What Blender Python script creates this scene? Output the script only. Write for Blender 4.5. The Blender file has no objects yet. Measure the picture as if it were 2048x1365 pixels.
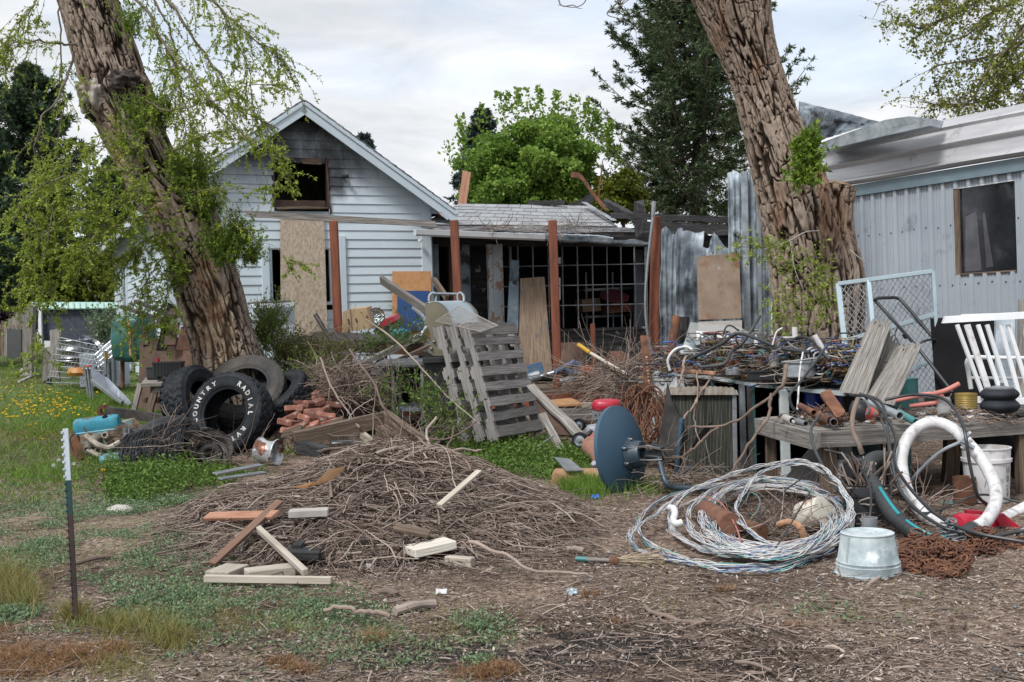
import bpy,math,random
import numpy as np
from mathutils import Vector,Matrix
random.seed(7);rng=np.random.default_rng(7)
V=Vector;PI=math.pi;rad=math.radians
scene=bpy.context.scene;COL=scene.collection
# camera
F,HX,HY,CH,ROLL=2276.0,1024.0,650.0,1.25,0.030
cr,sr=math.cos(ROLL),math.sin(ROLL)
cam=bpy.data.cameras.new("camera");cam.lens=36*F/2048;cam.sensor_width=36
cam.shift_y=-(682.5-HY)/2048;cam.clip_start=0.1;cam.clip_end=2000
co=bpy.data.objects.new("camera",cam);COL.objects.link(co)
co.matrix_world=Matrix(((cr,sr,0,0),(0,0,-1,0),(-sr,cr,0,CH),(0,0,0,1)))
scene.camera=co
# sky and sun
world=bpy.data.worlds.new("World");scene.world=world;world.use_nodes=True
nt=world.node_tree;nd=nt.nodes;lk=nt.links;nd.clear()
SUN_EL,SUN_AZ=rad(52),rad(-35)
out=nd.new('ShaderNodeOutputWorld');bg=nd.new('ShaderNodeBackground');bg.inputs['Strength'].default_value=0.135
sky=nd.new('ShaderNodeTexSky');sky.sky_type='NISHITA';sky.sun_disc=False
sky.sun_elevation=SUN_EL;sky.sun_rotation=PI-SUN_AZ;sky.air_density=1.0;sky.dust_density=1.5
tc=nd.new('ShaderNodeTexCoord');mp=nd.new('ShaderNodeMapping');mp.inputs['Scale'].default_value=(2.2,2.2,7.5);mp.inputs['Location'].default_value=(3.1,0.4,1.3)
n1=nd.new('ShaderNodeTexNoise');n1.inputs['Scale'].default_value=1.15;n1.inputs['Detail'].default_value=9;n1.inputs['Roughness'].default_value=0.52;n1.inputs['Distortion'].default_value=0.25
r1=nd.new('ShaderNodeValToRGB');r1.color_ramp.elements[0].position=0.36;r1.color_ramp.elements[1].position=0.52
n2=nd.new('ShaderNodeTexNoise');n2.inputs['Scale'].default_value=2.9;n2.inputs['Detail'].default_value=10;n2.inputs['Distortion'].default_value=.5;n2.inputs['Roughness'].default_value=.58
r2=nd.new('ShaderNodeValToRGB');r2.color_ramp.elements[0].position=0.32;r2.color_ramp.elements[1].position=0.68
r2.color_ramp.elements[0].color=(0.66,0.695,0.74,1);r2.color_ramp.elements[1].color=(0.97,0.975,0.985,1)
sc=nd.new('ShaderNodeVectorMath');sc.operation='SCALE';sc.inputs['Scale'].default_value=5.7
sb=nd.new('ShaderNodeVectorMath');sb.operation='SCALE';sb.inputs['Scale'].default_value=1.25
mx=nd.new('ShaderNodeMix');mx.data_type='RGBA'
mlow=nd.new('ShaderNodeMath');mlow.operation='MULTIPLY_ADD';mlow.inputs[1].default_value=0.32;mlow.inputs[2].default_value=0.68
lk.new(tc.outputs['Generated'],mp.inputs['Vector']);lk.new(mp.outputs[0],n1.inputs['Vector']);lk.new(mp.outputs[0],n2.inputs['Vector'])
lk.new(n1.outputs[0],r1.inputs[0]);lk.new(n2.outputs[0],r2.inputs[0]);lk.new(r2.outputs[0],sc.inputs[0]);lk.new(sky.outputs[0],sb.inputs[0])
lk.new(r1.outputs[0],mlow.inputs[0]);lk.new(mlow.outputs[0],mx.inputs['Factor']);lk.new(sb.outputs[0],mx.inputs[6]);lk.new(sc.outputs[0],mx.inputs[7])
lk.new(mx.outputs[2],bg.inputs['Color']);lk.new(bg.outputs[0],out.inputs['Surface'])
sun=bpy.data.lights.new("sun",'SUN');sun.energy=2.6;sun.angle=rad(14);sun.color=(1,0.98,0.95)
so=bpy.data.objects.new("sun",sun);COL.objects.link(so)
sd=V((math.sin(SUN_AZ)*math.cos(SUN_EL),-math.cos(SUN_AZ)*math.cos(SUN_EL),math.sin(SUN_EL)))
so.rotation_euler=sd.to_track_quat('Z','Y').to_euler();so.location=(0,-5,20)
scene.view_settings.view_transform='Standard';scene.view_settings.look='None'
scene.view_settings.exposure=0.50;scene.view_settings.gamma=1.0
scene.cycles.use_denoising=True
scene.cycles.max_bounces=6;scene.cycles.transparent_max_bounces=12
# pixel <-> world
def ray(px,py):
 u=(px-HX)/F;v=-(py-HY)/F
 return V((u*cr+v*sr,1.0,-u*sr+v*cr))
def P(px,py,Y):
 r=ray(px,py);return V((r.x*Y,Y,CH+r.z*Y))
def sst(x):
 x=np.clip(x,0,1);return x*x*(3-2*x)
def gz(x,y):
 x=np.asarray(x,float);y=np.asarray(y,float)
 z=0.045*np.clip(y-9,0,32)*sst((-x-1.6)/3.0)
 z=z+0.32*np.exp(-(((x+0.80)/0.72)**2+((y-7.45)/0.70)**2))
 z=z+0.10*np.exp(-(((x+1.95)/0.55)**2+((y-7.1)/0.7)**2))
 return z
def gzf(x,y):return float(gz(x,y))
def pile_h(x,y):
 e=((x+.80)/1.22)**2+((y-7.15)/1.35)**2;return .42*np.clip(1-e*(1+1.1*(fbm(x*2.1+3,y*2.1)-.5)),0,1)**.65
SURF=gz
def heap(x,y):return gz(x,y)+pile_h(x,y)*.42+.02*(pile_h(x,y)>0)
def GN(px,py,gz=None):
 gz=gz or SURF
 px=np.asarray(px,float);py=np.asarray(py,float)
 u=(px-HX)/F;v=-(py-HY)/F
 rx=u*cr+v*sr;rz=-u*sr+v*cr
 Y=np.full(px.shape,4.0);done=np.zeros(px.shape,bool);best=np.full(px.shape,45.0)
 for y in np.arange(3.0,45,0.04):
  hit=(~done)&(CH+rz*y<=gz(rx*y,y))
  best[hit]=y;done|=hit
  if done.all():break
 return rx*best,best,gz(rx*best,best)
def G(px,py,dz=0.0,h=None):
 x,y,z=GN(np.array([px]),np.array([py]),h);return V((float(x[0]),float(y[0]),float(z[0])+dz))
def onplane(px,py,o,n):
 r=ray(px,py);c=V((0,0,CH));t=(o-c).dot(n)/r.dot(n);return c+r*t
def ppm(Y):return F/Y
# numpy noise
def _h(i,j,k):
 n=(i*374761393+j*668265263+k*2147483647*3+974634777)&0xFFFFFFFF
 n=((n^(n>>13))*1274126177)&0xFFFFFFFF
 n=n^(n>>16)
 return(n&0xFFFF)/65535.0
def vn(x,y,z=0.0):
 x,y,z=np.broadcast_arrays(np.asarray(x,float),np.asarray(y,float),np.asarray(z,float))
 i,j,k=np.floor(x).astype(np.int64),np.floor(y).astype(np.int64),np.floor(z).astype(np.int64)
 a,b,c=x-i,y-j,z-k
 a=a*a*(3-2*a);b=b*b*(3-2*b);c=c*c*(3-2*c)
 r=0
 for di in(0,1):
  for dj in(0,1):
   for dk in(0,1):
    w=(a if di else 1-a)*(b if dj else 1-b)*(c if dk else 1-c)
    r=r+w*_h(i+di,j+dj,k+dk)
 return r
def fbm(x,y,z=0.0,o=4):
 s=0;a=0.5
 for q in range(o):
  s=s+a*vn(np.asarray(x)*2**q+17*q,np.asarray(y)*2**q,np.asarray(z)*2**q);a/=2
 return s/(1-0.5**o)
# materials
MATS={}
def ramp(nodes,pos,cols):
 r=nodes.new('ShaderNodeValToRGB');e=r.color_ramp.elements
 while len(e)<len(cols):e.new(0.5)
 for q,(p,c)in enumerate(zip(pos,cols)):
  e[q].position=p;e[q].color=(c[0],c[1],c[2],1)
 return r
def mat(name,cols,pos=None,sc=4.0,st=(1,1,1),rough=0.8,bump=0.3,bsc=None,metal=0.0,rnv=0.25,coord='lc',spots=None,spec=0.5,detail=6,trans=0.0,rnramp=None,rnconst=False,soot=None,alpha=None,bstr=0.01,coat=0.0):
 if name in MATS:return MATS[name]
 m=bpy.data.materials.new(name);m.use_nodes=True;t=m.node_tree;N=t.nodes;L=t.links;N.clear()
 o=N.new('ShaderNodeOutputMaterial');b=N.new('ShaderNodeBsdfPrincipled')
 b.inputs['Roughness'].default_value=rough;b.inputs['Metallic'].default_value=metal
 b.inputs['Specular IOR Level'].default_value=spec;b.inputs['Coat Weight'].default_value=coat
 if coord=='lc':
  a=N.new('ShaderNodeAttribute');a.attribute_name='lc';vec=a.outputs['Vector']
 elif coord=='pos':
  a=N.new('ShaderNodeNewGeometry');vec=a.outputs['Position']
 else:
  a=N.new('ShaderNodeTexCoord');vec=a.outputs['Object']
 mpn=N.new('ShaderNodeMapping');mpn.inputs['Scale'].default_value=st;L.new(vec,mpn.inputs['Vector'])
 nz=N.new('ShaderNodeTexNoise');nz.inputs['Scale'].default_value=sc;nz.inputs['Detail'].default_value=detail;nz.inputs['Roughness'].default_value=0.62
 L.new(mpn.outputs[0],nz.inputs['Vector'])
 if pos is None:pos=[0.3+0.4*q/max(1,len(cols)-1)for q in range(len(cols))]
 rp=ramp(N,pos,cols);L.new(nz.outputs[0],rp.inputs[0]);c=rp.outputs[0]
 ar=N.new('ShaderNodeAttribute');ar.attribute_name='rn'
 if rnramp:
  rr=ramp(N,[q/max(1,len(rnramp)-1)for q in range(len(rnramp))],rnramp);rr.color_ramp.interpolation='CONSTANT' if rnconst else 'LINEAR';L.new(ar.outputs['Fac'],rr.inputs[0])
  mm=N.new('ShaderNodeMix');mm.data_type='RGBA';mm.blend_type='MULTIPLY';mm.inputs['Factor'].default_value=1
  L.new(c,mm.inputs[6]);L.new(rr.outputs[0],mm.inputs[7]);c=mm.outputs[2]
 elif rnv:
  mr=N.new('ShaderNodeMapRange');mr.inputs[3].default_value=1-rnv;mr.inputs[4].default_value=1+rnv
  L.new(ar.outputs['Fac'],mr.inputs[0]);vm=N.new('ShaderNodeVectorMath');vm.operation='SCALE'
  L.new(c,vm.inputs[0]);L.new(mr.outputs[0],vm.inputs['Scale']);c=vm.outputs[0]
 if spots:
  for scol,ss,lo,hi in spots:
   n3=N.new('ShaderNodeTexNoise');n3.inputs['Scale'].default_value=ss;n3.inputs['Detail'].default_value=8;n3.inputs['Roughness'].default_value=0.65
   L.new(vec,n3.inputs['Vector']);r3=ramp(N,[lo,hi],[(0,0,0),(1,1,1)]);L.new(n3.outputs[0],r3.inputs[0])
   m3=N.new('ShaderNodeMix');m3.data_type='RGBA';L.new(r3.outputs[0],m3.inputs['Factor']);L.new(c,m3.inputs[6])
   m3.inputs[7].default_value=(*scol,1);c=m3.outputs[2]
 if soot:
  g=N.new('ShaderNodeNewGeometry')
  for cen,radv,stg in soot:
   s1=N.new('ShaderNodeVectorMath');s1.operation='SUBTRACT';s1.inputs[1].default_value=cen;L.new(g.outputs['Position'],s1.inputs[0])
   s2=N.new('ShaderNodeVectorMath');s2.operation='DIVIDE';s2.inputs[1].default_value=radv;L.new(s1.outputs[0],s2.inputs[0])
   s3=N.new('ShaderNodeVectorMath');s3.operation='LENGTH';L.new(s2.outputs[0],s3.inputs[0])
   n4=N.new('ShaderNodeTexNoise');n4.inputs['Scale'].default_value=3.4;n4.inputs['Detail'].default_value=12;n4.inputs['Roughness'].default_value=.7;m5=N.new('ShaderNodeMapping');m5.inputs['Scale'].default_value=(1.3,1.3,.55);L.new(g.outputs['Position'],m5.inputs['Vector']);L.new(m5.outputs[0],n4.inputs['Vector'])
   ad=N.new('ShaderNodeMath');ad.operation='MULTIPLY_ADD';ad.inputs[1].default_value=1.1;L.new(n4.outputs[0],ad.inputs[0]);L.new(s3.outputs['Value'],ad.inputs[2])
   r4=ramp(N,[0.0,1.0],[(stg,)*3,(0,0,0)]);s5=N.new('ShaderNodeMapRange');s5.inputs[1].default_value=0.85;s5.inputs[2].default_value=1.6
   L.new(ad.outputs[0],s5.inputs[0]);L.new(s5.outputs[0],r4.inputs[0])
   m4=N.new('ShaderNodeMix');m4.data_type='RGBA';L.new(r4.outputs[0],m4.inputs['Factor']);L.new(c,m4.inputs[6]);m4.inputs[7].default_value=(0.018,0.02,0.024,1);c=m4.outputs[2]
 L.new(c,b.inputs['Base Color'])
 if bump:
  bn=N.new('ShaderNodeBump');bn.inputs['Strength'].default_value=min(1,bump);bn.inputs['Distance'].default_value=bstr
  nb=N.new('ShaderNodeTexNoise');nb.inputs['Scale'].default_value=bsc or sc*3;nb.inputs['Detail'].default_value=6;L.new(mpn.outputs[0],nb.inputs['Vector'])
  L.new(nb.outputs[0],bn.inputs['Height']);L.new(bn.outputs[0],b.inputs['Normal'])
 sh=b.outputs[0]
 if trans:
  tr=N.new('ShaderNodeBsdfTranslucent');L.new(c,tr.inputs['Color']);ms=N.new('ShaderNodeMixShader');ms.inputs[0].default_value=trans
  L.new(sh,ms.inputs[1]);L.new(tr.outputs[0],ms.inputs[2]);sh=ms.outputs[0]
 if alpha is not None:
  b.inputs['Alpha'].default_value=alpha
 L.new(sh,o.inputs['Surface']);MATS[name]=m;return m
def S(*a):return[tuple(x)for x in a]
m_grey=mat('weathered_wood',S((.085,.078,.072),(.19,.175,.16),(.31,.29,.27)),sc=3,st=(1,20,20),rough=.9,bump=.8,bsc=6,bstr=.008)
m_brownw=mat('brown_wood',S((.045,.032,.024),(.12,.085,.06),(.22,.17,.13)),sc=3,st=(1,18,18),rough=.9,bump=.8,bsc=6,bstr=.008)
m_pale=mat('pale_wood',S((.27,.235,.19),(.40,.36,.30),(.50,.46,.40)),sc=2,st=(1,10,10),rough=.8,bump=.5,bsc=6,bstr=.004)
m_red=mat('redwood',S((.085,.026,.014),(.18,.054,.026),(.26,.088,.045)),sc=1.3,st=(1,9,9),rough=.7,bump=.5,bsc=5,rnv=.15,bstr=.004,spots=[((.10,.035,.02),3,.6,.75)])
m_orangew=mat('orange_wood',S((.24,.11,.065),(.36,.18,.115),(.42,.25,.17)),sc=2,st=(1,9,9),rough=.75,bump=.4,bstr=.004)
m_osb=mat('chipboard',S((.33,.26,.19),(.43,.35,.27),(.50,.43,.35)),pos=[.35,.5,.62],sc=18,st=(1,2.2,1),rough=.85,bump=.4,bstr=.004,detail=3,spots=[((.30,.17,.09),34,.62,.66),((.62,.53,.44),28,.63,.66)])
m_ply=mat('stained_plywood',S((.19,.135,.095),(.26,.195,.145),(.32,.25,.19)),sc=3,rough=.85,bump=.3,bstr=.003,spots=[((.17,.075,.035),4,.52,.66),((.36,.32,.28),5,.6,.72)])
m_plywide=mat('grained_plank',S((.17,.12,.085),(.29,.205,.14),(.38,.29,.21)),pos=[.33,.5,.65],sc=3,st=(1,16,16),rough=.85,bump=.5,bstr=.004,spots=[((.12,.115,.115),2.3,.55,.66)])
m_dkply=mat('dark_plywood',S((.03,.018,.013),(.085,.05,.035),(.12,.075,.05)),sc=3,rough=.85,bump=.3,bstr=.003)
m_cork=mat('tan_board',S((.34,.17,.07),(.42,.225,.10),(.46,.26,.13)),sc=9,rough=.9,bump=.2,bstr=.002,spots=[((.50,.33,.20),2.5,.6,.8)])
m_card=mat('cardboard',S((.37,.26,.15),(.45,.32,.19),(.48,.36,.22)),sc=3,rough=.9,bump=.15,bstr=.003)
m_galv=mat('galvanised',S((.22,.25,.28),(.36,.40,.43),(.50,.54,.57)),sc=7,rough=.45,bump=.25,metal=.6,bstr=.003,spots=[((.14,.15,.16),3,.58,.75),((.25,.17,.12),8,.66,.75)])
m_tub=mat('zinc_tub',S((.19,.235,.255),(.33,.385,.405),(.48,.53,.54)),pos=[.35,.5,.66],sc=6,rough=.6,bump=.45,metal=.2,bstr=.003,spots=[((.60,.63,.63),11,.56,.66),((.2,.17,.14),5,.66,.74)])
m_rust=mat('rust',S((.045,.02,.013),(.12,.052,.03),(.21,.095,.05)),sc=8,rough=.9,bump=.7,bstr=.006)
m_rustbr=mat('tan_rust',S((.16,.08,.045),(.30,.17,.10),(.40,.25,.16)),sc=7,rough=.85,bump=.5,bstr=.004)
m_chrome=mat('chrome',S((.25,.26,.28),(.42,.43,.45)),sc=4,rough=.3,bump=.08,metal=.95,bstr=.003,spots=[((.12,.08,.05),7,.62,.7)])
m_rchrome=mat('rusty_chrome',S((.45,.47,.5),(.62,.64,.66)),sc=4,rough=.35,bump=.3,metal=.5,bstr=.003,spots=[((.18,.07,.04),6,.52,.57)])
m_dkmet=mat('dark_metal',S((.025,.025,.027),(.06,.057,.055),(.10,.085,.075)),sc=6,rough=.55,bump=.4,metal=.4,bstr=.003)
m_grmet=mat('grey_metal',S((.13,.145,.16),(.20,.215,.23),(.28,.29,.30)),sc=6,rough=.5,bump=.3,metal=.4,bstr=.003,spots=[((.14,.08,.05),7,.64,.74)])
m_alum=mat('aluminium',S((.28,.31,.34),(.42,.45,.48)),sc=5,rough=.38,bump=.15,metal=.7,bstr=.003)
m_bronze=mat('bronze_paint',S((.17,.155,.11),(.23,.21,.15)),sc=3,rough=.38,bump=.08,metal=.5,rnv=.05,spots=[((.40,.38,.35),5,.70,.75)],bstr=.003)
m_lid=mat('lid_metal',S((.30,.36,.40),(.42,.48,.52)),sc=2,rough=.35,bump=.05,metal=.6,rnv=.05)
m_white=mat('white_paint',S((.54,.56,.58),(.66,.68,.70)),sc=4,rough=.55,bump=.03,rnv=.06,bstr=.003,spots=[((.30,.22,.16),9,.70,.76)])
m_pvc=mat('white_pvc',S((.50,.50,.51),(.66,.66,.67)),sc=9,rough=.6,bump=.3,rnv=.05,bstr=.003,spots=[((.30,.28,.27),14,.54,.70),((.36,.31,.26),3,.56,.74)])
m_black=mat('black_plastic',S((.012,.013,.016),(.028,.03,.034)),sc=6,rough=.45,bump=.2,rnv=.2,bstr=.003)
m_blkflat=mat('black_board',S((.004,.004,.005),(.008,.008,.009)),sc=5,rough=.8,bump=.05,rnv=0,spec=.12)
m_rubber=mat('rubber',S((.006,.008,.011),(.013,.016,.021),(.026,.030,.036)),sc=7,rough=.72,bump=.5,rnv=.15,bstr=.004,spec=.3)
m_rubdust=mat('dusty_rubber',S((.018,.02,.024),(.05,.047,.044),(.10,.085,.072)),sc=3,rough=.85,bump=.4,rnv=.15,bstr=.004)
m_hose=mat('black_hose_rubber',S((.02,.023,.026),(.045,.05,.055)),sc=5,rough=.6,bump=.2,rnv=.1,bstr=.003)
m_dish=mat('dish_blue',S((.028,.068,.112),(.035,.080,.128)),sc=3,rough=.5,bump=.04,rnv=.04,spots=[((.09,.13,.16),9,.68,.8)])
m_dishdk=mat('dish_mount_paint',S((.025,.045,.065),(.035,.06,.08)),sc=3,rough=.45,bump=.1,rnv=.1)
m_blue=mat('blue_panel',S((.012,.05,.16),(.018,.065,.19)),sc=3,rough=.55,bump=.05,rnv=.05)
m_teal=mat('teal_paint',S((.03,.13,.14),(.06,.20,.20),(.09,.26,.26)),sc=4,rough=.5,bump=.2,rnv=.1,spots=[((.18,.15,.12),6,.62,.7)])
m_engblue=mat('engine_blue',S((.025,.17,.25),(.04,.25,.34)),sc=5,rough=.5,bump=.4,rnv=.08,spots=[((.10,.06,.04),9,.54,.60),((.25,.3,.3),7,.64,.7)])
m_redp=mat('red_paint',S((.32,.012,.03),(.42,.02,.045)),sc=4,rough=.35,bump=.05,rnv=.06,spots=[((.2,.10,.08),7,.64,.7)])
m_redf=mat('faded_red',S((.40,.05,.04),(.55,.10,.08)),sc=5,rough=.5,bump=.1,rnv=.06,spots=[((.22,.16,.14),6,.6,.68)])
m_orange=mat('orange_plastic',S((.55,.09,.02),(.65,.13,.04)),sc=4,rough=.5,bump=.1)
m_yellow=mat('yellow_plastic',S((.55,.32,.03),(.62,.38,.05)),sc=4,rough=.5,bump=.1)
m_bluep=mat('blue_plastic',S((.02,.12,.45),(.03,.16,.55)),sc=4,rough=.4,bump=.05)
m_greyp=mat('grey_plastic',S((.20,.23,.27),(.30,.33,.37)),sc=4,rough=.45,bump=.05)
m_tarp=mat('green_tarp',S((.006,.045,.040),(.015,.085,.072),(.03,.12,.10)),sc=3,rough=.45,bump=.8,bsc=5,rnv=.05,bstr=.03)
m_pink=mat('pink_hose',S((.42,.14,.12),(.52,.2,.17)),sc=5,rough=.6,bump=.1)
m_brass=mat('brass',S((.5,.33,.10),(.62,.42,.15)),sc=5,rough=.25,metal=.9,bump=.05)
m_brick=mat('brick',S((.10,.045,.035),(.22,.09,.062),(.33,.19,.15)),sc=6,rough=.92,bump=.8,rnv=.45,bstr=.006,spots=[((.36,.32,.30),6,.52,.62)])
m_conc=mat('concrete',S((.32,.30,.28),(.44,.42,.39)),sc=7,rough=.92,bump=.5,bstr=.004)
m_char=mat('charred_wood',S((.006,.006,.007),(.018,.018,.02),(.05,.05,.055)),sc=3,st=(1,8,8),rough=.75,bump=1,bsc=8,bstr=.012)
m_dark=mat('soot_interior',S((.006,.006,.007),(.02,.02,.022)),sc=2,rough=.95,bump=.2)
m_charsid=mat('charred_siding',S((.006,.006,.008),(.02,.021,.024),(.06,.062,.068)),sc=2,st=(1,5,5),rough=.75,bump=.6,bstr=.006,spots=[((.30,.31,.34),4.5,.60,.66)])
m_peel=mat('peeling_paint',S((.36,.42,.46),(.48,.53,.57)),sc=5,rough=.7,bump=.3,bstr=.004,spots=[((.30,.19,.14),5,.53,.56)])
m_peeldk=mat('scorched_peeling_paint',S((.05,.075,.10),(.13,.17,.20)),sc=5,rough=.7,bump=.3,bstr=.004,spots=[((.30,.22,.16),4,.60,.63),((.01,.01,.012),3,.56,.64)])
m_shing=mat('grey_shingle',S((.17,.18,.19),(.26,.27,.285),(.33,.34,.35)),sc=30,rough=.95,bump=.5,rnv=.13,bstr=.004,spots=[((.14,.13,.12),2.5,.60,.75)])
m_shingdk=mat('burnt_shingle',S((.05,.05,.055),(.16,.16,.17),(.26,.26,.27)),sc=6,rough=.95,bump=.5,rnv=.3,bstr=.006)
m_glass=mat('window_glass',S((.008,.010,.014),(.02,.022,.028),(.10,.10,.12)),pos=[.4,.58,.8],sc=2.5,rough=.12,bump=.03,rnv=0,coord='pos',spec=.6)
m_jar=mat('clear_glass',S((.5,.52,.52),(.6,.62,.62)),sc=4,rough=.1,bump=.02,alpha=.35)
m_scorch=mat('scorched_sheet_metal',S((.03,.038,.048),(.18,.215,.25),(.42,.48,.53)),pos=[.33,.5,.66],sc=1.8,st=(.8,2,1.2),rough=.6,bump=.4,metal=.2,rnv=.2,bstr=.02,coord='pos',spots=[((.02,.022,.026),2.2,.55,.68)])
m_trail=mat('trailer_siding',S((.36,.405,.455),(.43,.475,.52)),sc=1.6,rough=.42,bump=.1,metal=.25,rnv=.05,bstr=.006,coord='pos',spots=[((.22,.25,.28),3,.6,.72),((.18,.16,.15),16,.72,.76)])
m_troof=mat('trailer_roof_metal',S((.36,.36,.38),(.48,.48,.50),(.58,.58,.59)),sc=1.6,st=(.6,.6,6),rough=.45,bump=.15,metal=.4,rnv=.05,bstr=.006,coord='pos',spots=[((.26,.24,.24),4,.6,.75)])
m_stick=mat('dead_stick',S((.6,.6,.6),(1,1,1)),sc=6,rough=.9,bump=.4,bstr=.002,rnramp=S((.045,.031,.025),(.15,.105,.085),(.28,.21,.172),(.46,.385,.335),(.105,.073,.06),(.36,.285,.24),(.21,.155,.125)))
m_twig=mat('green_twig',S((.10,.075,.055),(.20,.17,.13)),sc=8,rough=.9,bump=.2,bstr=.002)
m_chip=mat('wood_chips',S((.75,.75,.75),(1,1,1)),sc=6,rough=.95,bump=0,rnramp=S((.065,.046,.037),(.175,.127,.10),(.29,.22,.18),(.42,.34,.29),(.22,.19,.17),(.52,.44,.38)))
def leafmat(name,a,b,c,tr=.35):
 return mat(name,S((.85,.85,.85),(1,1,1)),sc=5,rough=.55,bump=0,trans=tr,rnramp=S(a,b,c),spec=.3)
m_lf=leafmat('elm_leaf',(.15,.21,.025),(.26,.36,.045),(.42,.50,.08),.45)
m_lfd=leafmat('dense_sprout_leaf',(.07,.13,.012),(.15,.26,.025),(.27,.38,.045),.4)
m_maple=leafmat('maple_leaf',(.09,.17,.03),(.18,.30,.05),(.31,.43,.09),.45)
m_fir=leafmat('fir_needles',(.03,.055,.03),(.075,.12,.058),(.17,.21,.09),.3)
m_pine=leafmat('pine_needles',(.025,.05,.03),(.055,.10,.055),(.11,.17,.08),.3)
m_spruce=leafmat('spruce_needles',(.025,.045,.045),(.05,.08,.08),(.10,.11,.09),.1)
m_weed=leafmat('weed_leaf',(.05,.10,.016),(.10,.18,.03),(.18,.28,.06))
m_cover=leafmat('ground_cover_leaf',(.10,.16,.08),(.16,.24,.125),(.24,.33,.19),.25)
m_grass=leafmat('lawn_grass',(.07,.14,.015),(.13,.24,.03),(.20,.32,.05),.3)
m_tuft=leafmat('dry_grass',(.12,.14,.035),(.22,.22,.06),(.36,.28,.12),.3)
m_moss=leafmat('dead_thatch',(.14,.07,.03),(.24,.13,.06),(.33,.20,.10),.1)
m_shrub=leafmat('shrub_leaf',(.06,.085,.01),(.13,.155,.02),(.22,.23,.03))
m_purple=leafmat('purple_leaf',(.02,.008,.02),(.05,.015,.05),(.08,.03,.07),.1)
m_tr=leafmat('right_tree_leaf',(.12,.16,.02),(.20,.25,.035),(.33,.33,.08))
m_dand=mat('dandelion_yellow',S((.75,.50,.01),(.85,.60,.02)),sc=5,rough=.7,bump=0)
def barkmat(name,dk,mid,lt,wound):
 m=bpy.data.materials.new(name);m.use_nodes=True;t=m.node_tree;N=t.nodes;L=t.links
 b=N['Principled BSDF'];b.inputs['Roughness'].default_value=.95;b.inputs['Specular IOR Level'].default_value=.2
 a=N.new('ShaderNodeAttribute');a.attribute_name='cv';r=ramp(N,[0.08,.38,.70,1],[dk,mid,lt,tuple(min(1,x*1.25)for x in lt)]);L.new(a.outputs['Fac'],r.inputs[0])
 g=N.new('ShaderNodeNewGeometry');n=N.new('ShaderNodeTexNoise');n.inputs['Scale'].default_value=5;n.inputs['Detail'].default_value=9;L.new(g.outputs['Position'],n.inputs['Vector'])
 r2_=ramp(N,[.3,.7],[(.72,.67,.63),(1.12,1.11,1.10)]);L.new(n.outputs[0],r2_.inputs[0])
 mm=N.new('ShaderNodeMix');mm.data_type='RGBA';mm.blend_type='MULTIPLY';mm.inputs['Factor'].default_value=1;L.new(r.outputs[0],mm.inputs[6]);L.new(r2_.outputs[0],mm.inputs[7])
 w=N.new('ShaderNodeAttribute');w.attribute_name='rn'
 n2_=N.new('ShaderNodeTexNoise');n2_.inputs['Scale'].default_value=9;n2_.inputs['Detail'].default_value=6;L.new(g.outputs['Position'],n2_.inputs['Vector'])
 rw0=ramp(N,[.3,.5,.7],wound);rw=N.new('ShaderNodeVectorMath');rw.operation='SCALE';wq=N.new('ShaderNodeMapRange');wq.inputs[3].default_value=.22;wq.inputs[4].default_value=1.25;L.new(a.outputs['Fac'],wq.inputs[0]);L.new(rw0.outputs[0],rw.inputs[0]);L.new(wq.outputs[0],rw.inputs['Scale']);L.new(n2_.outputs[0],rw0.inputs[0])
 mw=N.new('ShaderNodeMix');mw.data_type='RGBA';L.new(w.outputs['Fac'],mw.inputs['Factor']);L.new(mm.outputs[2],mw.inputs[6]);L.new(rw.outputs[0],mw.inputs[7])
 L.new(mw.outputs[2],b.inputs['Base Color'])
 bn=N.new('ShaderNodeBump');bn.inputs['Strength'].default_value=.9;bn.inputs['Distance'].default_value=.02
 n3=N.new('ShaderNodeTexNoise');n3.inputs['Scale'].default_value=40;n3.inputs['Detail'].default_value=6;mpn=N.new('ShaderNodeMapping');mpn.inputs['Scale'].default_value=(1,1,.35)
 L.new(g.outputs['Position'],mpn.inputs['Vector']);L.new(mpn.outputs[0],n3.inputs['Vector']);L.new(n3.outputs[0],bn.inputs['Height']);L.new(bn.outputs[0],b.inputs['Normal'])
 MATS[name]=m;return m
m_bark=barkmat('grey_furrowed_bark',(.012,.009,.007),(.075,.056,.044),(.26,.215,.18),S((.17,.07,.035),(.36,.25,.16),(.52,.41,.29)))
m_bark2=barkmat('brown_furrowed_bark',(.012,.009,.007),(.08,.058,.044),(.27,.22,.182),S((.12,.05,.025),(.24,.12,.065),(.36,.22,.13)))
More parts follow.
